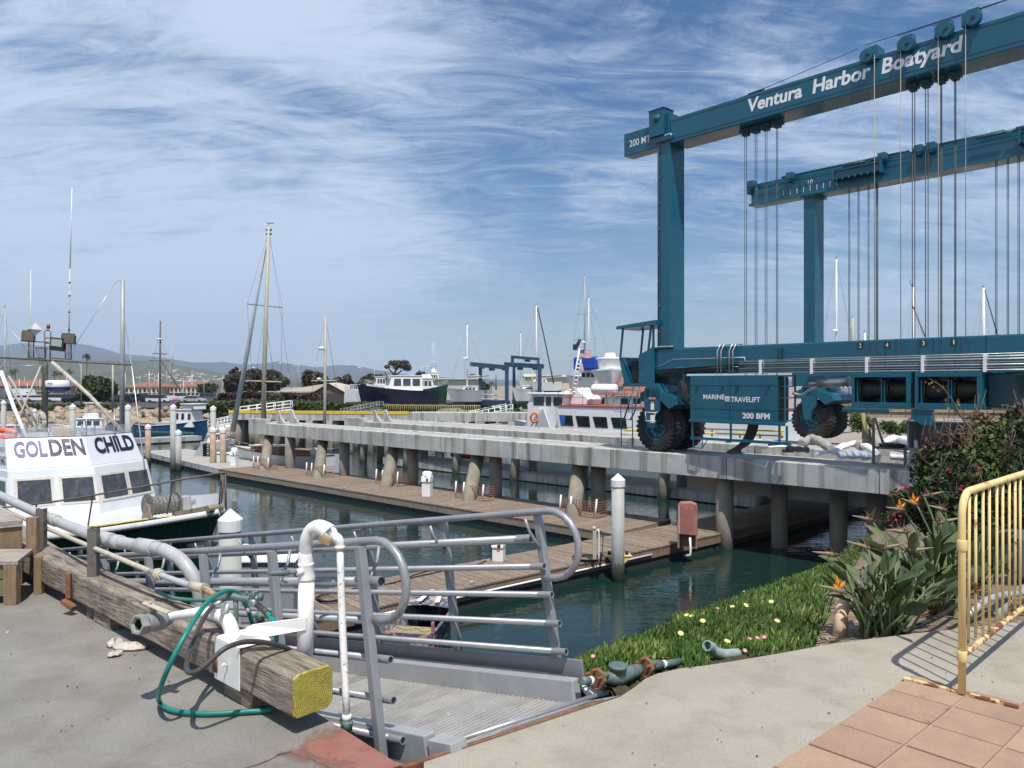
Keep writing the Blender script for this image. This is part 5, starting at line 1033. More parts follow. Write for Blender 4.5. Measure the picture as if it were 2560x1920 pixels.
m = MB(); m.tube([Q(1632, 1655, 4.66), Q(1636, 1648, 4.66)], [.018, .013], 8); m.tube([Q(1640, 1645, 4.66), Q(1672, 1645, 4.68)], .006, 6); m.build('test_cock', pmat('copper_cock', (.30, .13, .07), .6, var=.3, scale=20), bf)
m = MB(); m.tube([Q(1485, 1736, 4.28), Q(1512, 1724, 4.34), Q(1535, 1712, 4.42)], [.024, .034, .022], 12, k=3); m.tube([Q(1530, 1712, 4.4), Q(1541, 1722, 4.38), Q(1538, 1735, 4.35)], .018, 10, k=3); m.build('lower_elbow', BRONZE, bf)
pb = thing('elbow_pipe', 'pale green corroded elbow pipe poking out of the ice plant further right', 'pipe', P(1800, 1640, .06))
PG = pmat('verdigris_pipe', (.26, .33, .31), .7, var=.2, scale=20, bump=.3, dirt=((.4, .46, .42), 20, .55, .6))
m = MB(); m.tube([Q(1846, 1633, 4.9), Q(1812, 1636, 4.85), Q(1790, 1630, 4.82), Q(1780, 1620, 4.80)], [.030, .033, .034, .030], 14, k=4); m.ring(Q(1780, 1620, 4.80), Q(1768, 1614, 4.76), .034, .026); m.build('pipe', PG, pb)
m = MB(); m.tube([Q(1715, 1656, 4.8), Q(1745, 1650, 4.82), Q(1760, 1652, 4.8)], .024, 12, k=3); m.build('pipe', PG, pb)
m = MB(); m.obox(Q(1470, 1742, 4.2)-z*.01, (.12, .05, 0), (-.03, .08, .02), (0, 0, .025)); tag(m.build('meter_box_lid', WHT), 'small white box lid beside the rusty gangway edge', 'box lid')
CRK = pmat('crack_filler', (.09, .08, .07), .9); m = MB(); pc_ = [P(u, v, .003) for u, v in ((560, 1935), (640, 1912), (672, 1900), (700, 1886), (722, 1880), (745, 1888), (775, 1896), (812, 1912), (840, 1925))]
for a, b in zip(pc_, pc_[1:]): d_ = (b-a).normalized(); n_ = Vector((-d_.y, d_.x, 0))*random.uniform(.002, .006); m.add([a-n_, b-n_*.8, b+n_, a+n_*.7], [(0, 1, 2, 3)])
m.add([pc_[3]+Vector((-.02, -.01, .002)), pc_[4]+Vector((0, -.02, .002)), pc_[4]+Vector((.01, .01, .002)), pc_[3]+Vector((0, .012, .002))], [(0, 1, 2, 3)])
tag(m.build('ground_crack', CRK), kind='structure')
# dry debris on the concrete
DEB = pmat('dry_leaf_bits', (.10, .07, .045), .9, var=.4, scale=30, rnd=.4); m = MB(); q = random.Random(11)
for i in range(150):
    u, v = q.uniform(0, 2560), q.uniform(1480, 1915)
    p = P(u, v, .006)
    if p.x < 0 and (p-E1).dot(ND) > -.4: continue
    if p.x >= -.3 and (p-hin0).dot(Vector((-dd.y, dd.x, 0))) > -.05: continue
    a = q.uniform(0, 6.28); s_ = q.uniform(.003, .011); d1 = Vector((math.cos(a), math.sin(a), 0))*s_; d2 = Vector((-math.sin(a), math.cos(a), 0))*s_*q.uniform(.25, .6)
    m.add([p-d1, p+d2, p+d1, p-d2, p+z*.004], [(0, 1, 4), (1, 2, 4), (2, 3, 4), (3, 0, 4)])
tag(m.build('leaf_litter', DEB), kind='stuff')

# ------------------------------------------------------------ mooring piles with white caps
def mpile(u, vcap, w, label, mat=PILEG, vb=None, Y=None, capmat=CAPW, collar=False, group=None):
    Y = Y or .41*FPX/w; r = w/2/FPX*Y; pt = Q(u, vcap, Y); t = thing('mooring_pile', label, 'mooring pile', (pt.x, pt.y, WAT), 0, group)
    hc = r*1.0; m = MB(); m.cyl((pt.x, pt.y, WAT-1), (pt.x, pt.y, pt.z-hc*1.9), r*.94, n=16); m.build('shaft', mat, t)
    m = MB(); m.tube([(pt.x, pt.y, WAT-.2), (pt.x, pt.y, WAT+.25), (pt.x, pt.y, WAT+.55)], [r*.97, r*.965, r*.945], 14); m.build('tide_band', WEED, t)
    m = MB(); m.lathe((pt.x, pt.y, pt.z), (0, 0, -1), [(0, .001), (hc*.9, r*1.02), (hc*.98, r*1.06), (hc*1.95, r*1.05), (hc*1.95, r*.9)], 16, False); m.build('cap', capmat, t)
    return t
n1 = mpile(576, 1271, 57, 'nearest white capped grey pile between the green bow and the gangway rail')
n2 = mpile(1545, 1183, 34, 'white capped grey pile in a bracket at the near edge of the planked dock')
pz = Vector((P(1545, 1435, WAT).x, P(1545, 1435, WAT).y, DOCK+.03)); m = MB(); m.obox(pz+Vector((-.42, -.28, 0)), (.84, .08, 0), (-.05, .55, 0), (0, 0, .03)); 
o_ = m.build('pile_guide_bracket', BARR, dB, .005)
m = MB(); m.prism([pz+Vector((-.38, -.26, 0)), pz+Vector((.40, -.18, 0)), pz+Vector((0, -.22, -.36))], (0, .02, 0)); m.build('pile_guide_gusset', BARR, dB)
for dx in (-.27, .27): m = MB(); m.cyl(pz+Vector((dx-.05, 0, .07)), pz+Vector((dx+.05, 0, .07)), .07, n=10); m.build('guide_roller', BLKR, dB)
mpile(182, 1009, 15, 'white capped grey pile left of the net drum boat'); mpile(320, 1010, 15, 'white capped grey pile right of the slim steel outrigger pole')
mpile(433, 1010, 15, 'white capped grey pile in front of the white wheelhouse of the blue trawler'); mpile(533, 1013, 14, 'white capped grey pile between the blue trawler and the yellow topped wharf')
mpile(370, 1059, 14, 'rust and blue stained pile with white cap standing in the basin', RUSTP); mpile(446, 1073, 15, 'grey pile with white cap standing alone beside the concrete float')
mpile(532, 1066, 15, 'rust stained white capped pile behind the white dock box, left of a pair', RUSTP); mpile(557, 1067, 15, 'rust stained white capped pile behind the dock pedestal, right of a pair', RUSTP)
mpile(87, 1021, 10, 'small white capped pile before the rocks at far left', Y=80); mpile(310, 1022, 9, 'thin white capped pile partly behind a thicker pile', Y=82)
mpile(733, 1043, 10, 'white capped pile whose tip shows over the near runway end', pmat('pale_blue_pile', (.5, .62, .75), .6), Y=70)
mpile(9, 1000, 12, 'pale grey pile with a rounded lamp head at the left edge', Y=60)
# ------------------------------------------------------------ things on the dock
def fender(t, x, y, z0): pass
def pedestal(u, vb, h, w, label, mats=WHT):
    p = P(u, vb, DOCK); t = thing('power_pedestal', label, 'power pedestal', p); F_ = Fr(p, (.85, -.2, 0))
    m = MB(F_); m.box(-w/2, w/2, -w/2, w/2, 0, h*.62); m.build('base', mats, t, .02)
    m = MB(F_); m.prism([(-w*.55, -w*.62, h*.6), (w*.55, -w*.62, h*.6), (w*.55, -w*.5, h*.82), (w*.55, w*.5, h*.82), (-w*.55, w*.5, h*.82), (-w*.55, -w*.5, h*.82)][:3]+[(-w*.55, -w*.5, h*.82)], (0, w*1.05, 0)); m.build('socket_head', mats, t, .015)
    m = MB(F_); m.lathe((0, 0, h*.80), (0, 0, 1), [(0, w*.56), (h*.14, w*.56), (h*.2, w*.4), (h*.2, 0)], 14); m.build('lamp_cap', mats, t)
    m = MB(F_); m.box(w*.1, w*.3, -w*.65, -w*.6, h*.62, h*.74); m.build('socket', LETK, t)
    return t, F_
pedestal(1068, 1241, 1.20, .42, 'white dock power pedestal on the planked finger between two leaning piles'); pedestal(586, 1165, 1.20, .38, 'white dock power pedestal beside the white dock box')
t_, F_ = pedestal(1247, 1402, .72, .34, 'white dock power box with a red label in front of the gangway loop'); m = MB(F_); m.box(-.0, .08, -.215, -.212, .40, .52); m.build('red_label', REDP, t_)
# white dock box
p = P(533, 1155, DOCK); db = thing('dock_box', 'white fibreglass dock box at the foot of the rust stained piles', 'dock box', p); F_ = Fr(p, (1, -.12, 0)); 
m = MB(F_); m.box(-.05, 1.35, 0, .6, 0, .55); m.build('body', WHT, db, .03); m = MB(F_); m.box(-.1, 1.4, -.05, .65, .555, .64); m.build('lid', WHT, db, .03)
# boarding steps left of it
p = P(483, 1141, DOCK); bs = thing('boarding_steps', 'dark boarding steps with a grey side panel near the rust stained piles', 'steps', p); F_ = Fr(p, (1, -.12, 0))
m = MB(F_); m.prism([(0, 0, 0), (.75, 0, 0), (.75, 0, .95), (.5, 0, .8)], (0, .04, 0)); m.build('side_panel', ALUL, bs)
for k in range(5): m = MB(F_); m.box(.76, 1.25, 0, .5, .1+k*.18, .15+k*.18); m.build('tread', BLKR, bs)
m = MB(F_); m.box(.76, .80, 0, .5, 0, .95); m.box(1.22, 1.26, 0, .5, 0, .95); m.build('frame', BLKR, bs)
# red pedestal at dock corner
p = P(1718, 1372, DOCK); rpd = thing('pump_cabinet', 'faded red pump cabinet with rounded top on the dock corner', 'cabinet', p); F_ = Fr(p+Vector((-.02, .05, 0)), (1, -.25, 0)); hgt = (1372-1257)/FPX*p.y
RC = pmat('faded_red_fibreglass', (.33, .125, .105), .6, var=.15, scale=2.5, bump=.1, dirt=((.42, .27, .2), 2.5, .5, .7), streak=((.45, .36, .3), 3, .55, .5))
m = MB(F_); pr = [(-.30, 0, hgt*.30), (.36, 0, hgt*.28), (.36, 0, hgt*.88), (.32, 0, hgt*.96), (.15, 0, hgt), (-.18, 0, hgt*.99), (-.27, 0, hgt*.93)]; m.prism(pr, (0, .42, 0)); m.build('housing', RC, rpd, .03, 3)
m = MB(F_); m.box(-.28, -.22, .0, .42, 0, hgt*.3); m.box(.3, .34, 0, .42, 0.0, hgt*.28); m.box(-.22, .3, .3, .42, 0, hgt*.28); m.build('base', pmat('dirty_base', (.28, .17, .12), .8, var=.2), rpd)
m = MB(F_); m.tube([(.12, -.06, hgt*.25), (.14, -.1, .0), (.14, -.1, -.18), (.0, -.1, -.22)], .035, 8); m.build('drain_pipe', WHT, rpd); m = MB(F_); m.box(-.235, -.222, -.012, 0, hgt*.32, hgt*.92); m.build('white_trim', WHT, rpd)
# hose stand
p = P(1487, 1405, DOCK); hs_ = thing('hose_stand', 'cream water post with coiled black hose at the dock edge', 'water post', p); F_ = Fr(p, (1, -.1, 0)); h = (1405-1318)/FPX*p.y
m = MB(F_); m.box(-.06, .05, -.05, .05, 0, h*.9); m.build('post', PVCB, hs_, .01); m = MB(F_); m.tube([(.12, 0, -.1), (.12, 0, h*.86), (.06, 0, h*.9)], .025, 8, k=3); m.build('pipe', WHT, hs_); m = MB(F_); m.ell((-.02, 0, h*.97), (.07, .07, .07)); m.build('tap', PVCB, hs_)
m = MB(F_)
for k in range(5): m.tube([(-.32+math.cos(t)*(.40+.015*k)+.1, .25+math.sin(t)*(.36+.01*k), .02+.018*k) for t in np.linspace(0, 6.28, 20)], .013, 5)
m.tube([(.15, 0, h*.9), (.24, 0, h*.8), (.22, .02, .3), (.1, .1, .08)], .012, 5, k=4); m.build('hose_coil', BLKR, hs_)
# electric cable lying on the dock
m = MB(); m.tube([P(1215, 1402, DOCK+.02), P(1190, 1412, DOCK+.02), P(1120, 1425, DOCK+.02), P(1040, 1442, DOCK+.02), P(960, 1462, DOCK+.02), P(880, 1472, DOCK+.02)], .02, 6, k=4); m.tube([P(1150, 1418, DOCK+.02), P(1060, 1430, DOCK+.02), P(985, 1458, DOCK+.02)], .015, 6, k=4); tag(m.build('shore_power_cable', BLKR), 'black shore power cable lying along the planked dock by the gangway', 'cable')
m = MB()
for k in range(5):
    c_ = P(826, 1493, DOCK+.02+.02*k); m.tube([c_+Vector((math.cos(t)*(.36-.02*k), math.sin(t)*(.4-.02*k), 0)) for t in np.linspace(0, 6.28, 22)], .012, 5)
tag(m.build('cable_coil', BLKR), 'coiled black cable on the planked dock behind the stand pipe', 'cable')
# slatted crates round the leaning piles
CR = pmat('orange_plastic_mesh', (.27, .13, .075), .7, var=.25, scale=6, dirt=((.25, .17, .12), 5, .5, .6))
for (u, v, w_) in ((640, 1170, 1), (773, 1189, 1), (948, 1209, 1), (1148, 1244, 1), (1411, 1284, 1)):
    p = P(u, v, DOCK); who = {640: 'leftmost', 773: 'second', 948: 'third', 1148: 'fourth', 1411: 'rightmost'}[u]
    t = thing('pile_guard', f'{who} of five orange mesh guards round the leaning piles on the finger dock', 'mesh guard', p)
    dd_ = dad; F_ = Fr(p, -dd_)
    for x in (-.1, .45, 1.75): m = MB(F_); m.tube([(x-.08, -.1, 0), (x, -.1, .78)], .04, 7); m.build('white_stake', WHT, t)
    m = MB(F_)
    for k in range(6): m.box(-.1, 1.75, -.09, -.08, .12+k*.1, .138+k*.1)
    for k in range(12): m.box(-.05+k*.15, -.02+k*.15, -.1, -.09, .1, .68)
    for k in range(6): m.box(1.75, 1.765, -.1, .6, .12+k*.1, .15+k*.1)
    tag(m.build('mesh_net', CR, t), kind='stuff')
# ------------------------------------------------------------ boats: shared builders
def hull(fr, par, L, B, H, draft, mats, sheer=.5, flare=.12, tr=.75, rub=None, bow_rake=.6, bottom=None, deckz=-.12, deckm=None, stern_up=.1, n=14, name='hull'):
    """stern at x=0, bow at x=L; z=0 waterline"""
    def half(t): return B/2*(tr+(1-tr)*math.sin(min(1, t/.45)*math.pi/2)) if t < .45 else B/2*(max(0, 1-((t-.45)/.55)**2.1))
    up = []; lo = []; dk = []
    for i in range(n+1):
        t = i/n; w = half(t); zs = H+sheer*t**2.2+stern_up*(1-t)**3; xb = L*t; rk = bow_rake*max(0, (t-.6)/.4)**1.6
        ww = max(w, .02); wl = max(.012, w*(1-flare)-(.22*B*max(0, (t-.5)/.5)**1.5 if t > .5 else 0)); wl = min(wl, w)
        U = [(xb+rk, ww, zs), (xb+rk*.55, ww*.5+wl*.5, zs*.5), (xb, wl, 0)]
        Lw = [(xb, wl, 0), (xb-rk*.3, wl*.72, -draft*.5), (xb-rk*.5-.0, 0, -draft*(1-.6*max(0, (t-.7)/.3)))]
        up.append(U); lo.append(Lw); dk.append((xb+rk, ww, zs+deckz))
    m = MB(fr); m.loft(up); m.loft([[(x, -y, z) for x, y, z in r][::-1] for r in up]); a = up[0]; m.add([*a, *[(x, -y, z) for x, y, z in a[::-1]]], [(0, 1, 2, 3, 4, 5)]); h = m.build(name, mats, par)
    m = MB(fr); m.loft(lo); m.loft([[(x, -y, z) for x, y, z in r][::-1] for r in lo]); a = lo[0]; m.add([*a, *[(x, -y, z) for x, y, z in a[-2::-1]]], [(0, 1, 2, 3, 4)]); m.build('bottom', bottom or mats, par)
    m = MB(fr); m.loft([[(x, y-.02, z), (x, -y+.02, z)] for x, y, z in dk], smooth=False); m.build('deck', deckm or WHT, par)
    if rub:
        for s_ in (1, -1): m = MB(fr); m.tube([(r[0][0], s_*(r[0][1]+.01), r[0][2]) for r in up], .035, 5); m.build('rub_rail', rub, par)
    return up
def house(fr, par, x0, x1, w, z0, z1, mat, rake=.3, rake2=.0, tp=.12, name='cabin', overhang=.12, roofm=None, bev=.03):
    m = MB(fr); b = [(x0, -w/2, z0), (x1, -w/2, z0), (x1, w/2, z0), (x0, w/2, z0)]; t = [(x0+rake2, -w/2+tp, z1), (x1-rake, -w/2+tp, z1), (x1-rake, w/2-tp, z1), (x0+rake2, w/2-tp, z1)]
    m.add(b+t, [(3, 2, 1, 0), (4, 5, 6, 7), (0, 1, 5, 4), (1, 2, 6, 5), (2, 3, 7, 6), (3, 0, 4, 7)]); m.build(name, mat, par, bev)
    if overhang is not None:
        m = MB(fr); m.box(x0+rake2-overhang, x1-rake+overhang, -w/2+tp-overhang, w/2-tp+overhang, z1+.004, z1+.09); m.build('roof', roofm or mat, par, bev)
def win(fr, par, side, x0, x1, z0, z1, w, z_lo, z_hi, tp=.12, glass=GLASST, frame=None, skew=0.0, e=.012):
    """window on a tapered house side (+1/-1)"""
    def yy(z): return side*(w/2-tp*(z-z_lo)/(z_hi-z_lo)+e)
    pts = [(x0, yy(z0), z0), (x1, yy(z0), z0), (x1-skew, yy(z1), z1), (x0-skew*.0, yy(z1), z1)]
    if frame:
        g = .04; m = MB(fr); m.prism([(x0-g, yy(z0)-side*.006, z0-g), (x1+g, yy(z0)-side*.006, z0-g), (x1+g-skew, yy(z1)-side*.006, z1+g), (x0-g, yy(z1)-side*.006, z1+g)], (0, side*.004, 0)); f = m.build('window_frame', frame, par); par2 = f
    m = MB(fr); m.prism(pts, (0, side*.006, 0)); m.build('window', glass, par)
def fwin(fr, par, x_lo, x_hi, z_lo, z_hi, y0, y1, z0, z1, glass=GLASST, e=.015, d=1):
    def xx(z): return x_lo+(x_hi-x_lo)*(z-z_lo)/(z_hi-z_lo)+e*d
    m = MB(fr); m.prism([(xx(z0), y0, z0), (xx(z0), y1, z0), (xx(z1), y1, z1), (xx(z1), y0, z1)], (.006*d, 0, 0)); m.build('window', glass, par)
def rails(fr, par, pts, h, n=6, r=.016, mat=CHROME, mid=False):
    m = MB(fr); m.tube([(x, y, z+h) for x, y, z in pts], r, 6)
    if mid: m.tube([(x, y, z+h*.5) for x, y, z in pts], r*.7, 5)
    for p in pts: m.tube([p, (p[0], p[1], p[2]+h)], r*.9, 5)
    m.build('rail', mat, par)
def mast(fr, par, x, y, z0, h, r, mat=CHROME, spread=((.45, 1.1), (.72, .8)), stays=True, fore=None, aft=None, side=1.4, radar=None, lean=0, boom=None, furl=None, sr=.007):
    m = MB(fr); m.tube([(x, y, z0), (x+lean*.5, y, z0+h*.5), (x+lean, y, z0+h)], [r, r, r*.75], 10); m.build('mast', mat, par)
    for t, w in spread: m = MB(fr); m.tube([(x+lean*t, y-w, z0+h*t), (x+lean*t, y+w, z0+h*t)], r*.35, 6); m.build('spreader', mat, par)
    m = MB(fr); top = (x+lean, y, z0+h)
    if stays:
        for s_ in (1, -1):
            path = [(x, y+s_*side, z0)]+[(x+lean*t, y+s_*w, z0+h*t) for t, w in spread]+[top]; m.tube(path, sr, 4)
            m.tube([(x, y+s_*side*.9, z0), (x+lean*(spread[0][0] if spread else .5), y, z0+h*(spread[0][0] if spread else .5))], sr, 4)
    if fore: m.tube([fore, top], sr, 4)
    if aft: m.tube([aft, top], sr, 4)
    m.build('rigging', CABLE if False else STAY, par)
    if furl: m = MB(fr); m.tube([furl, (top[0]+(furl[0]-top[0])*.05, y, top[2]-(top[2]-furl[2])*.05)], [.10, .085, .05], 8); m.build('furled_sail', SAILF, par)
    if radar: m = MB(fr); m.lathe((x+lean*radar+.25, y, z0+h*radar), (0, 0, 1), [(0, 0), (0, .26), (.05, .3), (.18, .28), (.24, .1), (.24, 0)], 14); m.build('radar_dome', WHT, par)
    if boom: m = MB(fr); m.tube([(x, y, z0+1.1), (x-boom, y, z0+1.25)], r*.7, 8); m.build('boom', mat, par); m = MB(fr); m.tube([(x-.2, y, z0+1.3), (x-boom+.2, y, z0+1.42)], [.14, .16, .1], 8); m.build('sail_cover', pmat('sail_cover', (.45, .40, .33), .8), par)
    m = MB(fr); m.tube([top, (top[0], top[1], top[2]+.35)], .012, 5); m.boxc((top[0]+.1, top[1], top[2]+.1), (.25, .04, .04)); m.build('wind_vane', BLKR, par)
STAY = pmat('stay_wire', (.16, .16, .16), .5, metal=.4, bump=0); SAILF = pmat('furled_sail', (.36, .40, .43), .8, var=.15, scale=2, bump=.3, bscale=5)
NAVY = pmat('navy_hull', (.008, .010, .028), .25, var=.1, scale=1, bump=.02); GREENH = pmat('green_hull', (.012, .055, .035), .3, var=.25, scale=1.5, bump=.05, dirt=((.05, .10, .075), 2, .55, .6), streak=((.2, .25, .2), 3, .62, .5))
BLUEH = pmat('blue_hull', (.02, .09, .20), .4, var=.15, scale=1, dirt=((.06, .18, .28), 1, .5, .5)); GREYH = pmat('grey_hull', (.38, .40, .43), .4, var=.08, scale=1); REDH = pmat('red_hull', (.55, .02, .02), .35)
TEAK = pmat('varnished_teak', (.30, .14, .05), .4, var=.2, scale=3, grain=((1, 8, 8), (.15, .07, .03), .5, 3)); AFG = pmat('green_antifoul', (.01, .09, .075), .7, var=.15); AFB = pmat('dark_antifoul', (.02, .03, .05), .7)
MAST_T = pmat('tan_mast', (.42, .39, .31), .5, var=.1, scale=2); MAST_G = pmat('grey_mast', (.36, .37, .37), .5, metal=.2, var=.1, scale=2, dirt=((.25, .24, .22), 3, .55, .6)); IRON = pmat('brown_iron', (.13, .105, .085), .7, var=.25, scale=6, dirt=((.2, .12, .07), 6, .55, .6))
ORNG = pmat('orange_float', (.72, .13, .05), .5); BEIGE = pmat('beige_seat', (.55, .42, .28), .7); TANB = pmat('tan_canvas', (.20, .14, .09), .8, var=.2)

# ------------------------------------------------------------ big white fishing boat (bow towards the gangway)
gh_ = Vector((.80, -.60, 0)); ghs = Vector((-.60, -.80, 0))     # heading, starboard (towards camera)
GT = Vector((-5.95, 15.75, WAT)); GB = Fr(GT-gh_*11.2, gh_, -ghs)      # x forward from stern, y to port (away)
gc = thing('fishing_boat', 'white fishing boat with green hull and its painted name across the flying bridge', 'fishing boat', GT-gh_*11.2, math.atan2(gh_.y, gh_.x))
WLT = 11.2
# hull built by explicit sections so that the sheer matches
def gsec(x):
    t = x/WLT; w = 2.05*(1 if t < .5 else max(.0, 1-((t-.5)/.5)**2.4)); zs = 2.35+.95*max(0, (t-.35)/.65)**1.7; return w, zs
secs = []
for i in range(19):
    x = WLT*i/18; t = x/WLT; w, zs = gsec(x); rk = .0; wl = max(.015, w*.80-(.75*max(0, (t-.55)/.45)**1.2)); wl = min(wl, w); xw = x-1.7*max(0, (t-.6)/.4)**1.5
    secs.append((x, w, zs, wl, xw))
m = MB(GB)
for s_ in (1, -1): m.loft([[(x, s_*max(w, .015), zs), (x*.5+xw*.5, s_*(w*.55+wl*.45), zs*.55), (xw, s_*wl, .05), (xw-.1, s_*wl*.8, -.5)][::s_] for x, w, zs, wl, xw in secs])
m.build('hull', GREENH, gc)
for s_ in (1, -1):
    m = MB(GB); m.loft([[(x+.0, s_*(w+.02), zs), (x, s_*(w+.03), zs+.09), (x, s_*max(0.0, w-.09), zs+.09), (x, s_*max(0, w-.09), zs)][::s_] for x, w, zs, wl, xw in secs]); m.build('gunwale_cap', WHTB, gc)
    m = MB(GB); m.tube([(x, s_*(w+.035), zs-.03) for x, w, zs, wl, xw in secs], .03, 6); m.build('rub_rail', BLKR, gc)
m = MB(GB); m.loft([[(x, w-.05, zs-.05), (x, -w+.05, zs-.05)] for x, w, zs, wl, xw in secs], smooth=False); m.build('deck', WHTB, gc)
# raised foredeck coachroof
xa = WLT-5.08   # wheelhouse front
m = MB(GB); A0 = [(xa-.6, 1.62, 2.35), (xa+1.6, 1.32, 2.55), (xa+3.2, .75, 2.85), (xa+4.3, .22, 3.1)]; top = [(xa-.6, 1.42, 2.78), (xa+1.5, 1.1, 2.82), (xa+2.9, .6, 2.95), (xa+3.7, .14, 3.12)]
m.loft([[a, b, (b[0], -b[1], b[2]), (a[0], -a[1], a[2])] for a, b in zip(A0, top)], smooth=False); m.add([A0[-1], top[-1], (top[-1][0], -top[-1][1], top[-1][2]), (A0[-1][0], -A0[-1][1], A0[-1][2])], [(0, 1, 2, 3)]); m.build('foredeck_trunk', WHTB, gc, .03)
# bulwark on the port bow
m = MB(GB); bw = [(x, w-.02, zs+.09) for x, w, zs, wl, xw in secs if xa+.2 < x < WLT-.9]; m.loft([[p, (p[0], p[1]-.03, p[2]+.42*min(1, (WLT-.6-p[0])/1.6))] for p in bw]); m.build('bow_bulwark', WHTB, gc)
# lower house: front in two facets
zA, zB = 2.75, 4.02; ap = .42
fb = [(-.9, 1.80), (0, 1.80-.0)]
def ring_(z, dx, w): return [(xa-3.6, -w, z), (xa-.62+dx, -w, z), (xa+dx, .0, z), (xa-.62+dx, w, z), (xa-3.6, w, z)]
b_, t_ = ring_(2.3, .18, 1.80), ring_(3.92, -.30, 1.66)
m = MB(GB); m.add(b_+t_, [(i, (i+1) % 5, 5+(i+1) % 5, 5+i) for i in range(5)]+[tuple(range(5, 10))]); m.build('wheelhouse', WHTB, gc, .03)
def facet(lo0, lo1, hi0, hi1, s0, s1, r0, r1, nm, mat, frame=None, e=.02):
    lo0, lo1, hi0, hi1 = [GB(p) for p in (lo0, lo1, hi0, hi1)]
    def pt(s, r): return lo0.lerp(lo1, s).lerp(hi0.lerp(hi1, s), r)
    n_ = (lo1-lo0).cross(hi0-lo0).normalized()
    if n_.dot(Vector((0, 0, EYE))-lo0) < 0: n_ = -n_
    if frame:
        f = .035; m = MB(); m.prism([pt(s0-f, r0-f), pt(s1+f, r0-f), pt(s1+f, r1+f), pt(s0-f, r1+f)], n_*.018); fo = m.build('window_frame', frame, gc, .006)
    m = MB(); m.prism([pt(s0, r0)+n_*.004, pt(s1, r0)+n_*.004, pt(s1, r1)+n_*.004, pt(s0, r1)+n_*.004], n_*e); return m.build(nm, mat, gc), pt, n_
WFR = pmat('aged_window_frame', (.60, .57, .49), .6)
facet(b_[0], b_[1], t_[0], t_[1], .80, .96, .50, .84, 'window', GLASST, WHT)
for i, s0, s1 in ((1, .10, .47), (1, .60, .965), (2, .09, .50), (2, .58, .93)): facet(b_[i], b_[i+1], t_[i], t_[i+1], s0, s1, .50, .84, 'window', GLASST, WFR)
# flying bridge front
c_, d_ = ring_(3.93, -.42, 1.62), ring_(4.62, -.84, 1.52)
m = MB(GB); m.add(c_+d_, [(i, (i+1) % 5, 5+(i+1) % 5, 5+i) for i in range(4)]+[(4, 0, 5, 9)]); m.build('flying_bridge', WHTB, gc, .02)
m = MB(GB); r2 = ring_(4.63, -.86, 1.51); r3 = ring_(4.86, -1.0, 1.48); m.add(r2[1:4]+r3[1:4], [(i, i+1, 4+i, 3+i) for i in range(2)]); m.build('windscreen', pmat('smoky_acrylic', (.25, .28, .32), .1, alpha=.45, bump=0), gc)
m = MB(GB); m.tube([(p[0], p[1], p[2]-.01) for p in r2[1:4]], .02, 6); m.build('screen_channel', BLKR, gc)
# name across the front, laid on the real facets
def on_facets(key, s0, s1, r0, r1, mat, lo, hi, nm='lettering'):
    v, f, (x0, x1, y0, y1) = TXT[key]; L0 = [GB(p) for p in lo]; H0 = [GB(p) for p in hi]; ds = [0]
    for a, b in zip(L0, L0[1:]): ds.append(ds[-1]+(b-a).length)
    T = ds[-1]; out = []
    for a, b in v:
        s = (s0+(s1-s0)*(a-x0)/(x1-x0))*T; r = r0+(r1-r0)*(b-y0)/(y1-y0); i = 0
        while i < len(ds)-2 and s > ds[i+1]: i += 1
        k = (s-ds[i])/(ds[i+1]-ds[i]); p = L0[i].lerp(L0[i+1], k).lerp(H0[i].lerp(H0[i+1], k), r); nn_ = (L0[i+1]-L0[i]).cross(H0[i]-L0[i]).normalized()
        if nn_.dot(Vector((0, 0, EYE))-p) < 0: nn_ = -nn_
        out.append(p+nn_*.016)
    m = MB(); m.add(out, f); return m.build(nm, mat, gc)
lo, hi = c_[1:4], d_[1:4]
on_facets('gol', .045, .245, .34, .90, LETP, lo, hi); on_facets('den', .262, .485, .36, .93, LETN, lo, hi); on_facets('chi', .575, .965, .36, .93, LETN, lo, hi)
on_facets('num', .83, .985, .12, .42, LETK, c_[0:2], d_[0:2]); on_facets('fg', .86, .975, .55, .72, LETK, c_[0:2], d_[0:2])
# seat back, mast, light frame
m = MB(GB); bx = Q(152, 1083, 20.6); m = MB(); m.obox(bx+Vector((-.24, 0, -.25)), (.48, 0, 0), (0, .06, 0), (0, 0, .42)); m.build('seat_back', BEIGE, gc, .05, 3)
YM = 21.2
def QM(u, v, dy=0): return Q(u, v, YM+dy)
m = MB(); m.tube([QM(112, 1080), QM(113, 920), QM(114, 905)], [.085, .075, .06], 10); m.build('mast', pmat('dark_mast', (.10, .09, .08), .7, var=.2, scale=4), gc)
m = MB(); m.tube([QM(-30, 892), QM(150, 902), QM(328, 912)], .028, 7); m.build('boom', IRON, gc)
m = MB(); m.tube([QM(130, 905), QM(225, 990), QM(315, 1088)], .052, 9); m.build('mast_brace', pmat('worn_white_pole', (.50, .46, .40), .6, var=.3, scale=8, dirt=((.2, .13, .09), 6, .5, .8)), gc)
m = MB(); m.tube([QM(104, 912), QM(62, 1010), QM(28, 1092, -.8)], .028, 7); m.tube([QM(0, 918, -.8), QM(-20, 925)], .02, 6); m.build('mast_brace', PVCB, gc)
m = MB(); m.tube([QM(2, 928, -.4), QM(35, 1020, -.6), QM(68, 1098, -1)], .05, 8); m.build('mast_brace', WHT, gc)
m = MB(); 
for dx in (0, 14): m.tube([QM(8+dx, 940), QM(50+dx, 1010), QM(82+dx, 1066)], .03, 6)
for k in range(7): m.tube([QM(12+k*10, 948+k*17), QM(28+k*10, 950+k*17)], .016, 5)
m.build('ladder', pmat('pale_ladder', (.38, .36, .32), .6, var=.2, scale=6), gc)
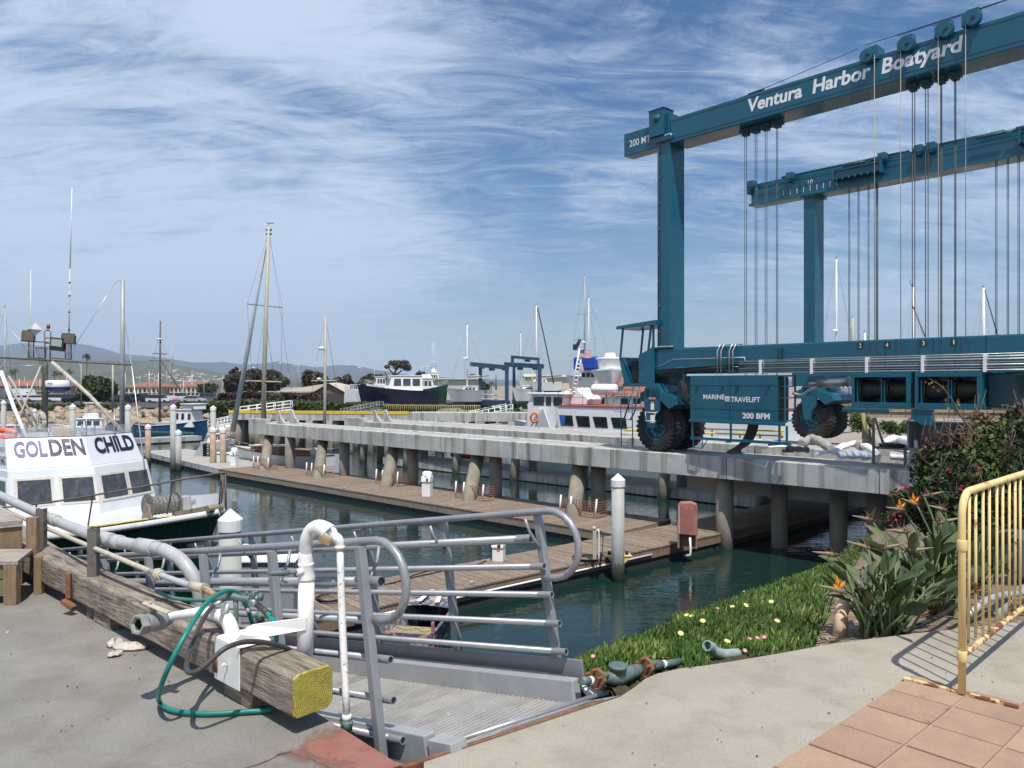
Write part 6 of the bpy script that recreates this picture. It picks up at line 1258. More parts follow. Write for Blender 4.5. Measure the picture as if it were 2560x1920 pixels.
m = MB(); m.lathe(QM(146, 973), (0, 0, 1), [(-.02, 0), (-.02, .25), (.06, .31), (.22, .315), (.24, .28), (.25, 0)], 24); rd = m.build('radar_dome', WHT, gc); m = MB(); m.lathe(QM(146, 973), (0, 0, 1), [(-.06, .0), (-.06, .2), (-.01, .30), (.06, .316)], 24); m.build('radar_base', pmat('radar_blue', (.01, .03, .16), .5), rd)
lettering('fur', QM(117, 961, -.32), (1, 0, 0), (0, 0, 1), .16, .05, LETN, rd)
# equipment frame on the mast head
m = MB()
for a, b in (((52, 852), (122, 856)), ((155, 858), (182, 856)), ((72, 855), (72, 895)), ((84, 852), (84, 893)), ((164, 860), (164, 898)), ((178, 860), (178, 898)), ((72, 894), (110, 896)), ((126, 895), (178, 898)), ((111, 828), (114, 905)), ((127, 828), (125, 905)), ((111, 858), (127, 858)), ((114, 826), (124, 826)), ((112, 845), (127, 845))): m.tube([QM(*a), QM(*b)], .018, 5)
m.build('mast_frame', IRON, gc)
def flood(u0, v0, u1, v1, lit, tilt=0):
    a = QM(u0, v1, -.1); w = (u1-u0)/FPX*YM; h = (v1-v0)/FPX*YM; m = MB(); R = Vector((math.cos(tilt), 0, -math.sin(tilt))); U = Vector((math.sin(tilt)*1, 0, math.cos(tilt)))
    m.obox(a, R*w, Vector((0, .12, -.02)), U*h); fo = m.build('floodlight', IRON if not lit else BLKR, gc, .01)
    if lit: m = MB(); m.obox(a+R*w*.12+U*h*.3+Vector((0, -.012, 0)), R*w*.76, Vector((0, .006, 0)), U*h*.58); m.build('lens', pmat('flood_glass', (.30, .36, .30), .1), fo)
    else:
        for k in range(6): m = MB(); m.obox(a+R*(w*(.04+.16*k))+U*h+Vector((0, .02, 0)), R*w*.06, (0, .1, 0), U*.03); m.build('cooling_fin', IRON, fo)
flood(52, 828, 82, 851, False, .05); flood(151, 835, 184, 857, False, .06); flood(122, 842, 157, 873, True, .12)
m = MB(); m.cyl(QM(121, 822), QM(121, 811), .045, n=10); m.build('beacon', pmat('red_beacon', (.35, .01, .015), .4), gc)
m = MB(); c = QM(86, 825); m.add([c+Vector((-.21, 0, .02)), c+Vector((0, .05, .21)), c+Vector((.22, 0, 0)), c+Vector((0, -.05, -.2)), c+Vector((0, .15, 0)), c+Vector((0, -.16, .02))], [(0, 1, 4), (1, 2, 4), (2, 3, 5), (0, 3, 5), (0, 1, 5), (1, 2, 5), (0, 3, 4), (2, 3, 4)]); m.build('radar_reflector', ALUL, gc)
m = MB(); m.tube([QM(77, 893), QM(77, 780), QM(77, 676)], [.018, .012, .006], 6); m.build('antenna', WHT, gc)
m = MB(); m.tube([QM(171, 898), QM(173, 780), QM(175, 672)], [.026, .022, .02], 7); m.build('antenna_base', pmat('worn_antenna', (.5, .49, .46), .6, var=.3, scale=6), gc)
m = MB(); m.tube([QM(175, 672), QM(178, 560), QM(180, 468)], [.018, .014, .010], 6); m.build('antenna', WHT, gc)
m = MB()
for k, v in enumerate((705, 738, 779, 823)): m.cyl(QM(174-.4*k, v), QM(174-.4*k, v+3), .03, n=7)
m.build('antenna_clip', BLKR, gc)
m = MB()
for j in range(13): a = 6.283*j/12; m.tube([QM(103, 870)+Vector((math.cos(a)*.14, math.sin(a)*.14, 0)), QM(107, 915)+Vector((math.cos(a)*.05, math.sin(a)*.05, 0)), QM(110, 935)+Vector((math.cos(a)*.05, math.sin(a)*.05, 0))], .004, 3)
m.tube([QM(103, 870)+Vector((math.cos(a)*.14, math.sin(a)*.14, 0)) for a in np.linspace(0, 6.28, 13)], .008, 4); m.build('landing_net', BLKR, gc)
# outrigger pole and stay
m = MB(); m.tube([QM(305, 1085, 2.2), QM(306, 890, 2.2), QM(307, 700, 2.2)], [.075, .07, .06], 10); m.build('outrigger_pole', MAST_G, gc)
m = MB(); m.tube([QM(306, 702, 2.2), QM(290, 703, 2), QM(185, 868, .1)], .011, 4); m.tube([QM(310, 795, 2.2), QM(330, 920, 1.6), QM(360, 1160, -1)], .02, 5)
m.tube([QM(-20, 760), QM(60, 865), QM(75, 892)], .008, 4); m.tube([QM(0, 918), QM(100, 912)], .012, 4); m.build('rigging_wire', CHROME, gc)
m = MB()
for k in range(4): c = QM(100, 1052, -.6); m.tube([c+Vector((math.cos(a)*(.07+.012*k), .03*k, math.sin(a)*(.20+.012*k))) for a in np.linspace(0, 6.28, 20)], .012, 5)
m.build('coiled_rope', pmat('cream_rope', (.55, .52, .44), .9), gc)
m = MB(); c = QM(8, 1085, -1.5); m.tube([c+Vector((math.cos(a)*.32, 0, math.sin(a)*.10)) for a in np.linspace(0, 6.28, 18)], .07, 8); m.build('life_ring', ORNG, gc)
m = MB()
for u in (122, 205, 216, 286): m.tube([Q(u, 1060 if u < 210 else 1020, 20.4), Q(u, 1092, 20.2)], .018, 5)
m.build('bridge_post', CHROME, gc)
# bow rail
m = MB(GB); rl = []
for x in np.linspace(xa-1.0, WLT+.05, 9): 
    w, zs = gsec(min(x, WLT-.05)); rl.append((x, -w-.0, zs+.1, zs+.1+.62+.12*max(0, (x-xa)/5.5)))
m.tube([(x, y, zt_) for x, y, z0_, zt_ in rl]+[(WLT+.25, 0, rl[-1][3]+.02)]+[(x, -y, zt_) for x, y, z0_, zt_ in rl[::-1][:4]], .020, 7, k=2); m.build('bow_rail', IRON, gc)
for k in (1, 3, 5, 7): x, y, z0_, zt_ = rl[k]; m = MB(GB); m.tube([(x-.35, y+.05, z0_), (x-.05, y+.01, zt_)], .018, 6); m.build('rail_post', IRON, gc)
for k in (6, 7, 8): x, y, z0_, zt_ = rl[k]; m = MB(GB); m.tube([(x-.15, -y, z0_), (x-.05, -y, zt_)], .018, 6); m.build('rail_post', IRON, gc)
m = MB(GB); m.tube([(WLT+.2, 0, rl[-1][3]), (WLT+.22, 0, 3.4)], .018, 6); m.build('rail_post', IRON, gc)
# anchor winch, roller and chain
GB0 = GB; GB = Fr(GB0((0, 0, -.42)), GB0.x, GB0.y)
wx = WLT-2.0; m = MB(GB); m.lathe((wx, -.45, 3.72), (0, 1, 0), [(0, 0), (0, .27), (.03, .27), (.03, .19)]+[(.03+.6*i/14, .19+.015*(i % 2)) for i in range(15)]+[(.63, .27), (.66, .27), (.66, 0)], 18, False)
m.build('anchor_winch', pmat('chain_drum', (.20, .19, .17), .6, metal=.3, var=.6, scale=28, bump=1., bscale=40, dist=.02), gc)
m = MB(GB)
for y in (-.47, .23): m.prism([(wx-.28, y, 3.3), (wx+.28, y, 3.3), (wx+.08, y, 3.78), (wx-.08, y, 3.78)], (0, .03, 0))
m.box(wx-.32, wx+.32, -.5, .28, 3.24, 3.3); m.build('winch_frame', pmat('rusty_frame', (.30, .25, .20), .8, var=.3, scale=10, dirt=((.22, .10, .05), 8, .5, .7)), gc, .008)
m = MB(GB); m.cyl((wx, .26, 3.72), (wx, .62, 3.72), .10, n=12); m.box(wx-.1, wx+.1, .27, .5, 3.55, 3.85); m.build('winch_motor', PVC, gc, .01)
m = MB(GB); m.beam((WLT-1.4, -.05, 3.58), (WLT-.1, -.05, 3.84), .26, .10); m.cyl((WLT-.12, -.2, 3.82), (WLT-.12, .12, 3.82), .08, n=10); m.build('anchor_roller', pmat('aged_wood_roller', (.25, .2, .15), .8, var=.3, scale=9), gc, .01)
m = MB(GB); m.lathe((WLT-.05, -.35, 3.1), (0, 0, 1), [(0, .0), (0, .26), (.04, .30), (.06, .1), (.10, 0)], 14); m.tube([(WLT-.1, -.3, 3.1), (WLT-.1, -.3, 2.6), (WLT+.4, -.2, 1.3)], .022, 6); m.build('anchor', BLKR, gc)
m = MB(GB); m.tube([(wx+.2, -.2, 3.48), (wx-.2, -.8, 3.42), (wx-1.0, -1.55, 3.25), (wx-1.1, -1.62, 3.0), (wx-1.4, -1.9, 2.2)], .022, 6, k=4); m.tube([(wx+.5, .1, 3.5), (wx+.1, -.4, 3.47), (wx-.2, -.8, 3.42)], .02, 6, k=4); m.build('yellow_rope', pmat('yellow_rope', (.62, .50, .08), .8), gc)
GB = GB0
m = MB(GB); m.loft([[(x, -w+.1, zs+.05), (x, -w+.55, zs+.08), (x, -w+.55, zs+.12), (x, -w+.1, zs+.12)] for x, w, zs, wl, xw in secs if xa+1.6 < x < WLT-1.2]); m.build('side_deck', WHTB, gc)

# ------------------------------------------------------------ moored dinghy under the gangway
dp = P(1020, 1610, WAT); sk = thing('skiff', 'battered blue and red plywood skiff full of boards moored under the gangway', 'skiff', dp, math.radians(70)); SF = Fr((P(1010, 1640, WAT).x, P(1010, 1640, WAT).y, WAT), (.20, 1, 0))
SKM = pmat('flaking_blue_paint', (.08, .09, .14), .8, var=.3, scale=6, spots=((.42, .34, .26), 5, .53), dirt=((.28, .06, .06), 2.5, .55, .8)); PLY = pmat('weathered_plywood', (.26, .22, .16), .85, var=.25, scale=6, dirt=((.40, .33, .24), 4, .5, .5)); PNK = pmat('faded_pink_panel', (.42, .16, .17), .8, var=.3, scale=5, dirt=((.45, .35, .3), 6, .5, .6))
def sw(t): return .66 if t < .55 else .66*(1-((t-.55)/.45)**2.0*.55)
ss = [(t*2.5, sw(t), .50+.18*t*t) for t in np.linspace(0, 1, 9)]
m = MB(SF)
for s_ in (1, -1): m.loft([[(x, s_*w, z), (x, s_*w*.8, -.1), (x, 0, -.15)] for x, w, z in ss])
for s_ in (1, -1): m.loft([[(x, s_*w, z+.02), (x, s_*(w-.07), z+.02), (x, s_*(w-.09), .02)] for x, w, z in ss])
m.add([(0, -.66, .5), (0, .66, .5), (0, .53, -.1), (0, -.53, -.1)], [(0, 1, 2, 3)]); x, w, z = ss[-1]; m.add([(x, -w, z), (x, w, z), (x, w*.8, -.1), (x, -w*.8, -.1)], [(0, 1, 2, 3)]); m.build('hull', SKM, sk)
m = MB(SF); m.add([(x, s_*(w-.06), z+.06+.05*(1-abs(s_))) for x, w, z in ss[5:] for s_ in (-1, 0, 1)], [(3*i+j, 3*i+j+1, 3*i+j+4, 3*i+j+3) for i in range(3) for j in range(2)]); m.build('foredeck', SKM, sk)
for y in (-.28, .18): m = MB(SF); m.add([(ss[5][0]-.0, y-.06, .76), (ss[5][0], y+.06, .76), (2.4, y*.5+.05, .82), (2.4, y*.5-.05, .82)], [(0, 1, 2, 3)]); m.build('white_stripe', WHT, sk)
m = MB(SF); m.box(.1, 1.05, -.55, .55, .28, .32); m.build('plywood_sheet', PLY, sk); m = MB(SF); m.box(.02, .45, .2, .62, .34, .38); m.build('pink_panel', PNK, sk); m = MB(SF); m.box(.0, .35, -.64, -.3, .36, .40); m.build('pink_panel', PNK, sk)
m = MB(SF); m.box(.12, .36, -.32, -.02, .33, .345); m.build('warning_sticker', pmat('sticker', (.65, .12, .09), .6, dirt=((.7, .7, .65), 14, .48, .9)), sk); m = MB(SF); m.tube([(.9, .5, .34), (.75, .2, .35), (.9, 0, .35), (.7, -.2, .35), (.85, -.45, .35)], .010, 5, k=4); m.build('rope', pmat('yellow_rope'), sk) if False else m.build('rope', MATS['yellow_rope'], sk)
m = MB(SF); m.box(.05, .12, -.66, -.6, .1, .75); m.build('oar_block', PNK, sk)

# ------------------------------------------------------------ wooden ketch behind the runway
bow = Q(588, 1110, 56); st_ = Q(852, 1110, 52.0); kd = (bow-st_); kd.z = 0; kl = kd.length; kd.normalize(); KF = Fr((st_.x, st_.y, WAT), kd); kt = thing('wooden_ketch', 'white wooden ketch with varnished cabins and two tan masts behind the runway piles', 'sailboat', (st_.x, st_.y, WAT), math.atan2(kd.y, kd.x))
hull(KF, kt, kl-.6, 2.9, .98, .6, WHTB, .55, .1, .45, BLKR, 1.2, pmat('green_bootline', (.03, .12, .09), .6), -.1, pmat('worn_teak_deck', (.36, .29, .23), .8), .25)
house(KF, kt, kl*.50, kl*.80, 1.4, .95, 1.55, TEAK, .2, .1, .1, roofm=pmat('cream_deck', (.66, .62, .5), .6)); house(KF, kt, kl*.22, kl*.44, 1.3, .85, 1.35, TEAK, .1, .1, .1, roofm=TEAK)
for x in (.54, .62, .70): win(KF, kt, 1, kl*x, kl*x+.35, 1.12, 1.35, 1.4, .95, 1.55, .1, GLASSD); win(KF, kt, -1, kl*x, kl*x+.35, 1.12, 1.35, 1.4, .95, 1.55, .1, GLASSD)
rails(KF, kt, [(kl*.97, .3, 1.4), (kl*.86, .9, 1.3), (kl*.7, 1.25, 1.15), (kl*.55, 1.4, 1.05)], .55); rails(KF, kt, [(kl*.05, -1.0, 1.0), (kl*.05, 1.0, 1.0)], .6)
m = MB(KF); m.lathe((kl*.16, .9, .9), (0, 0, 1), [(0, 0), (0, .22), (.6, .3), (.75, .12), (.75, 0)], 10); m.build('white_bag', SAILW, kt)
m = MB(KF); m.ell((kl*.40, -.9, 1.1), (.5, .4, .3)); m.build('dark_cover', NAVY, kt); m = MB(KF)
for x in (.87, .42): m.ell((kl*x, -1.2 if x > .5 else -1.5, .45), (.16, .16, .3))
m.build('fender', BLKR, kt)
def mastpix(u0, v0, u1, v1, Y, r, par, name='mast', mat=MAST_T, n=10, taper=.7): 
    m = MB(); a, b = Q(u0, v0, Y), Q(u1, v1, Y); m.tube([a, a.lerp(b, .5), b], [r, r*.95, r*taper], n); return m.build(name, mat, par)
def lines(par, L_, Y, r=.009, mat=None, name='rigging'):
    m = MB()
    for l in L_: m.tube([Q(l[i], l[i+1], Y) for i in range(0, len(l), 2)], r, 4)
    return m.build(name, mat or STAY, par)
YK = 55
mastpix(655, 1110, 672, 566, YK, .155, kt); mastpix(811, 1130, 814, 792, 52.6, .11, kt)
mastpix(618, 760, 706, 769, YK, .035, kt, 'spreader', STEELD, 6, 1); mastpix(613, 952, 704, 955, YK, .06, kt, 'spreader', MAST_T, 6, 1); mastpix(778, 952, 842, 952, 52.6, .05, kt, 'spreader', MAST_T, 6, 1)
m = MB(); m.tube([Q(582, 1078, 57), Q(620, 870, 56.5), Q(668, 600, 55.2)], [.20, .16, .07], 8); m.build('furled_sail', SAILF, kt)
lines(kt, [(668, 590, 618, 760, 640, 1090), (673, 590, 706, 768, 700, 1090), (663, 770, 622, 1070), (664, 780, 700, 1080), (672, 570, 740, 1060), (660, 780, 688, 953, 695, 1095)], YK, .010); lines(kt, [(813, 800, 780, 952, 795, 1095), (815, 800, 840, 952, 828, 1095), (814, 800, 858, 1070)], 52.6, .009)
m = MB(); 
for v in (575, 585): m.boxc(Q(672, v, YK), (.4, .1, .12))
m.tube([Q(672, 566, YK), Q(672, 558, YK)], .02, 5); m.boxc(Q(676, 558, YK), (.5, .03, .05)); m.build('wind_vane', BLKR, kt)
m = MB(); c = Q(804, 870, 52.4); m.lathe(c, (0, 0, 1), [(-.14, 0), (-.14, .18), (.06, .20), (.1, 0)], 12); m.lathe(Q(797, 950, 52.4), (0, 0, 1), [(0, 0), (0, .14), (.12, .14), (.16, 0)], 12); m.build('radar_dome', WHT, kt)
m = MB(); m.boxc(Q(653, 1062, YK), (.5, .4, .9)); m.build('mast_boot', pmat('boot_canvas', (.33, .26, .21), .9), kt)
mastpix(664, 960, 664, 1055, YK-.3, .05, kt, 'boom_crutch', IRON, 6, 1)

# ------------------------------------------------------------ basin boats on the left
def place(u0, u1, v, Y0, Y1, z=WAT):
    a, b = Q(u0, v, Y0), Q(u1, v, Y1); d = b-a; d.z = 0; L_ = d.length; d.normalize(); return Fr((a.x, a.y, z), d), L_, (a.x, a.y, z), math.atan2(d.y, d.x)
def cruiser(u0, u1, Y0, Y1, label, hm=WHTB, H=1.1, z=WAT, cabw=None, name='motor_boat', cat='motor boat', fly=True, bot=None, beam=None, hh=1.1, sheer=.6, deckm=None, draft=.5):
    F_, L_, o, rz = place(u0, u1, 1000, Y0, Y1, z); t = thing(name, label, cat, o, rz); B = beam or L_*.30
    hull(F_, t, L_*.94, B, H, draft, hm, sheer, .12, .85, None, L_*.06, bot, deckm=deckm)
    w = B*.72; house(F_, t, L_*.20, L_*.66, w, H-.1, H+hh, WHT, L_*.07, .1)
    for s_ in (1, -1):
        for k in range(3): x = L_*(.24+.12*k); win(F_, t, s_, x, x+L_*.095, H+hh*.35, H+hh*.82, w, H-.1, H+hh, skew=.12 if k == 2 else 0)
    fwin(F_, t, L_*.66, L_*.59, H-.1, H+hh, -w*.42, -.04, H+hh*.4, H+hh*.85); fwin(F_, t, L_*.66, L_*.59, H-.1, H+hh, .04, w*.42, H+hh*.4, H+hh*.85)
    if fly:
        house(F_, t, L_*.26, L_*.50, w*.8, H+hh+.1, H+hh+.65, WHT, .25, .0, .08, 'flying_bridge', None)
        m = MB(F_)
        for x in (.27, .44):
            for s_ in (1, -1): m.tube([(L_*x, s_*w*.36, H+hh+.6), (L_*x, s_*w*.36, H+hh+1.7)], .025, 5)
        m.build('bimini_frame', CHROME, t); m = MB(F_); m.box(L_*.24, L_*.48, -w*.42, w*.42, H+hh+1.7, H+hh+1.78); m.build('bimini', WHT, t, .03)
    rails(F_, t, [(L_*x, s_*B*.5*q_, H+sheer*x*x) for s_ in (1,) for x, q_ in ((.66, .9), (.78, .72), (.9, .38), (.99, .05))], .55, mid=True); rails(F_, t, [(L_*x, -B*.5*q_, H+sheer*x*x) for x, q_ in ((.66, .9), (.78, .72), (.9, .38), (.99, .05))], .55, mid=True)
    return t, F_, L_
c1, F_, L_ = cruiser(292, 122, 84, 82, 'white cabin cruiser with blue bootline moored before the rocks', hh=1.0, H=1.15); m = MB(F_); m.box(L_*.1, L_*.75, -L_*.14, L_*.14, .12, .22); m.build('blue_stripe', pmat('pale_blue_stripe', (.35, .52, .66), .5), c1)
cruiser(90, -60, 66, 64, 'white motor yacht cut off by the left edge of the photo', fly=False, H=1.3)
# net drum boat
F_, L_, o, rz = place(330, 205, 1000, 60, 58); nb = thing('fishing_boat', 'blue grey gillnet boat with a dark net drum behind the fishing boat brace', 'fishing boat', o, rz)
hull(F_, nb, L_, 2.6, 1.25, .5, pmat('turquoise_hull', (.07, .26, .36), .6, dirt=((.12, .10, .08), 2, .45, .8)), .2, .1, .9, IRON, .5, deckm=IRON)
m = MB(F_); m.lathe((L_*.3, -.7, 2.35), (0, 1, 0), [(0, 0), (0, .75), (.08, .75), (.08, .5), (1.3, .5), (1.3, .75), (1.4, .75), (1.4, 0)], 20, False); m.build('net_drum', pmat('dark_net_drum', (.07, .065, .06), .8, var=.3), nb)
m = MB(F_); m.ell((L_*.32, -.2, 2.3), (.62, .55, .62)); m.build('net_heap', pmat('green_net', (.10, .19, .14), .9, var=.5, scale=9, spots=((.5, .3, .1), 9, .56)), nb)
m = MB(F_)
for x in (.15, .5, .75): m.tube([(L_*x, 0, 1.2), (L_*x, 0, 1.2+1.9*(1.6-x))], .05, 6); m.tube([(L_*x, -1, 1.2), (L_*x, -1, 2.6)], .04, 6)
m.build('deck_gantry', IRON, nb); m = MB(F_); m.box(L_*.6, L_*.9, -.8, .8, 1.1, 1.7); m.build('fish_hold', IRON, nb)
# blue trawler with the white wheelhouse
F_, L_, o, rz = place(352, 526, 1000, 90, 86); tr_ = thing('trawler', 'blue hulled wooden trawler with a small white wheelhouse and dark mast', 'trawler', o, rz)
hull(F_, tr_, L_*.93, 3.0, 1.05, .6, BLUEH, 1.0, .15, .8, pmat('white_rub', (.6, .6, .58), .6), 1.0, deckm=pmat('red_deck', (.18, .12, .09), .8), stern_up=.3)
house(F_, tr_, L_*.56, L_*.83, 1.9, 1.1, 3.0, WHT, .25, -.1, .1); house(F_, tr_, L_*.70, L_*.86, 1.7, 3.1, 3.65, WHT, .1, -.1, -.15, 'upper_bridge')
for x in (.60, .68, .77): win(F_, tr_, 1, L_*x, L_*x+.42, 1.95, 2.65, 1.9, 1.1, 3.0, .1, GLASSD); win(F_, tr_, -1, L_*x, L_*x+.42, 1.95, 2.65, 1.9, 1.1, 3.0, .1, GLASSD)
m = MB(F_); m.cyl((L_*.64, -.5, 3.2), (L_*.76, -.5, 3.2), .25, n=10); m.build('life_raft', pmat('salmon_canister', (.75, .3, .2), .6), tr_)
m = MB(F_); m.box(L_*.3, L_*.5, -.8, .8, 1.0, 1.6); m.build('fish_hold', pmat('white_hatch', (.5, .48, .44), .7), tr_); m = MB(F_); m.box(L_*.1, L_*.92, -1.53, -1.50, .45, .65); m.build('painted_band', pmat('dull_green_band', (.08, .16, .12), .7), tr_)
m = MB(F_)
m.tube([(L_*.28, 0, 1.2), (L_*.29, 0, 13.2)], [.15, .08], 7); m.tube([(L_*.28, -1.5, 8.6), (L_*.28, 1.5, 8.6)], .05, 5); m.tube([(L_*.28, -1, 9.4), (L_*.28, 1, 9.4)], .05, 5); m.tube([(L_*.28, 0, 9.0), (L_*.55, 0, 5.5)], .07, 6); m.build('mast', pmat('dark_mast', (.1, .09, .08)), tr_) if False else m.build('mast', MATS['dark_mast'], tr_)
m = MB(F_); m.tube([(L_*.28, 0, 10.5), (L_*.6, 0, 3.2)], .02, 4); m.tube([(L_*.28, 0, 12), (L_*.0, 0, 1.5)], .02, 4); m.tube([(L_*.28, 0, 11), (L_*.9, 0, 2.5)], .02, 4); m.build('rigging', STAY, tr_)
m = MB(F_); m.lathe((L_*.28, 0, 11.0), (0, 0, 1), [(0, 0), (0, .35), (.15, .35), (.2, 0)], 10); m.build('lamp', WHT, tr_); m = MB(F_); m.ell((L_*.575, -.7, 4.2), (.22, .22, .28)); m.build('pink_float', pmat('pink_float', (.75, .12, .3), .5), tr_)
# small open boats by the left wharf end
c, F_, L_ = cruiser(505, 580, 70, 72, 'small white runabout with turquoise trim at the wharf end', H=.6, hh=.7, fly=False, sheer=.3)
cruiser(-60, 62, 74, 78, 'low white sloop hull with a red cover at far left', H=.9, hh=.5, fly=False)

# ------------------------------------------------------------ tour boat beyond the slip
YF0, YF1 = 63, 50
F_, L_, o, rz = place(1300, 1990, 1000, 66, 50); F_ = Fr(F_.o, F_.x); 
# bow on the left: x=0 is the bow here, so flip
bowp = Q(1290, 1000, 66); sternp = Q(2000, 1000, 50); d = bowp-sternp; d.z = 0; LT = d.length; d.normalize(); TF = Fr((sternp.x, sternp.y, WAT), d); tb_ = thing('tour_boat', 'white passenger boat with a red roof deck and dark cabin windows beyond the hoist', 'passenger boat', (sternp.x, sternp.y, WAT), math.atan2(d.y, d.x))
def tx(u):   # local x for pixel u on the side nearest the camera
    r = (u-CX)/FPX; o_ = TF.o+TF.y*sy_*2.1; return (r*o_.y-o_.x)/(TF.x.x-r*TF.x.y)
sy_ = 1 if (TF.y.dot(Vector((0, -1, 0))) > 0) else -1
def tz_(u, v): x = tx(u); p = TF((x, sy_*2.1, 0)); return EYE-(v-HV)*p.y/FPX-WAT
hull(TF, tb_, LT*.97, 5.0, 1.9, .6, WHTB, 1.0, .12, .9, None, 1.0, pmat('red_boot', (.3, .03, .02), .6), deckm=WHT)
w2 = 4.2; x0, x1 = tx(1640)-9, tx(1394); zr_ = tz_(1450, 1018); zb_ = 1.9
m = MB(TF); m.box(x0, x1, -w2/2, w2/2, zb_, zr_); m.build('saloon', WHT, tb_, .05); m = MB(TF); m.box(x0, x1-.1, -w2/2-.05, w2/2+.05, zr_+.004, zr_+.14); m.build('roof_deck', pmat('red_deck_paint', (.36, .10, .08), .7, var=.1), tb_)
for (ua, ub, va, vb) in ((1398, 1434, 1038, 1064), (1439, 1476, 1040, 1067), (1482, 1520, 1042, 1069), (1527, 1568, 1044, 1071)):
    xa_, xb_ = tx(ua), tx(ub); za, zb2 = tz_((ua+ub)/2, va), tz_((ua+ub)/2, vb); k = .12
    m = MB(TF); m.prism([(xa_, sy_*(w2/2+.005), za), (xb_+k, sy_*(w2/2+.005), za), (xb_, sy_*(w2/2+.005), zb2), (xa_-.25, sy_*(w2/2+.005), zb2)], (0, sy_*.02, 0)); m.build('window', GLASSD, tb_)
m = MB(TF); xa_, xb_ = tx(1399), tx(1413); m.prism([(xa_, sy_*(w2/2+.03), tz_(1405, 1039)), (xb_, sy_*(w2/2+.03), tz_(1405, 1039)), (xb_, sy_*(w2/2+.03), tz_(1405, 1062)), (xa_-.15, sy_*(w2/2+.03), tz_(1405, 1062))], (0, sy_*.01, 0)); m.build('blue_panel', pmat('blue_curtain', (.03, .12, .42), .6), tb_)
# pilothouse
px0, px1 = tx(1398), tx(1318); zp = tz_(1350, 987); m = MB(TF); m.prism([(px0, -1.6, zb_), (px1+.5, -1.6, zb_), (px1+.4, -1.6, zr_+.1), (px1, -1.6, zp), (px0, -1.6, zp)], (0, 3.2, 0)); m.build('pilothouse', WHT, tb_, .05)
m = MB(TF); m.box(px0-.4, px1+.25, -1.8, 1.8, zp+.004, zp+.16); m.build('pilothouse_roof', WHT, tb_, .05)
for ua, ub in ((1324, 1350), (1355, 1368), (1374, 1396)): m = MB(TF); m.box(tx(ub), tx(ua), sy_*1.605, sy_*1.625, tz_(1350, 1014), tz_(1350, 992)) if sy_ > 0 else m.box(tx(ub), tx(ua), -1.625, -1.605, tz_(1350, 1014), tz_(1350, 992)); m.build('window', GLASSD, tb_)
for y in (-1.1, -.3, .5): m = MB(TF); m.box(px1+.06, px1+.2, y, y+.65, tz_(1350, 1012), tz_(1350, 992)); m.build('window', GLASSD, tb_)
# bow bulwark with life ring
m = MB(TF); bx0, bx1 = tx(1362), tx(1298); m.prism([(bx0-.6, sy_*1.9, zb_), (bx1+.4, sy_*1.2, zb_), (bx1-.4, sy_*1.2, tz_(1320, 1022)), (bx0+.3, sy_*1.9, tz_(1345, 1022))], (0, -sy_*.1, 0)); m.build('bow_screen', WHT, tb_)
lc = TF((tx(1329), sy_*1.75, tz_(1329, 1044))); m = MB(); m.tube([lc+Vector((math.cos(a)*.30, -.1, math.sin(a)*.36)) for a in np.linspace(0, 6.28, 20)], .09, 8); m.build('life_ring', ORNG, tb_)
# roof rail, raft, ladder mast with flags
rails(TF, tb_, [(tx(u), sy_*2.0, zr_+.15) for u in (1394, 1424, 1455, 1514, 1560, 1600)], 1.15, mat=BLKR, mid=True, r=.02)
c = TF((tx(1486), .6*sy_, zr_+1.35)); m = MB(); m.lathe(c-Vector((.95, -.6, 0)), (.85, -.5, 0), [(0, 0), (0, .35), (.12, .42), (1.0, .44), (1.9, .42), (2.0, .35), (2.0, 0)], 14); lr = m.build('raft_canister', WHT, tb_)
m = MB(TF)
for u in (1470, 1485, 1500): m.tube([(tx(u), .2*sy_, zr_+.1), (tx(u)+.1, .3*sy_, zr_+1.0)], .03, 5)
m.build('raft_cradle', CHROME, tb_)
m = MB(TF); m.prism([(tx(1440), -1.2, zr_+.15), (tx(1375), -1.2, zr_+.15), (tx(1385), -1.2, zr_+1.2), (tx(1410), -1.2, zr_+1.5), (tx(1445), -1.2, zr_+.6)], (0, 2.0, 0)); m.build('upper_cabin', WHT, tb_, .05)
YL = TF((tx(1435), 0, 0)).y
m = MB()
for du in (0, 11): m.tube([Q(1428+du, 985, YL), Q(1440+du*.9, 920, YL), Q(1449+du*.5, 872, YL)], .07, 6)
for k in range(11): m.tube([Q(1428+k*2, 980-k*10, YL), Q(1439+k*1.8, 980-k*10, YL)], .05, 5)
m.build('ladder_mast', WHT, tb_)
m = MB(); m.tube([Q(1441, 868, YL), Q(1450, 848, YL)], .13, 7); m.boxc(Q(1438, 868, YL), (.35, .3, .45)); m.build('search_light', BLKR, tb_)
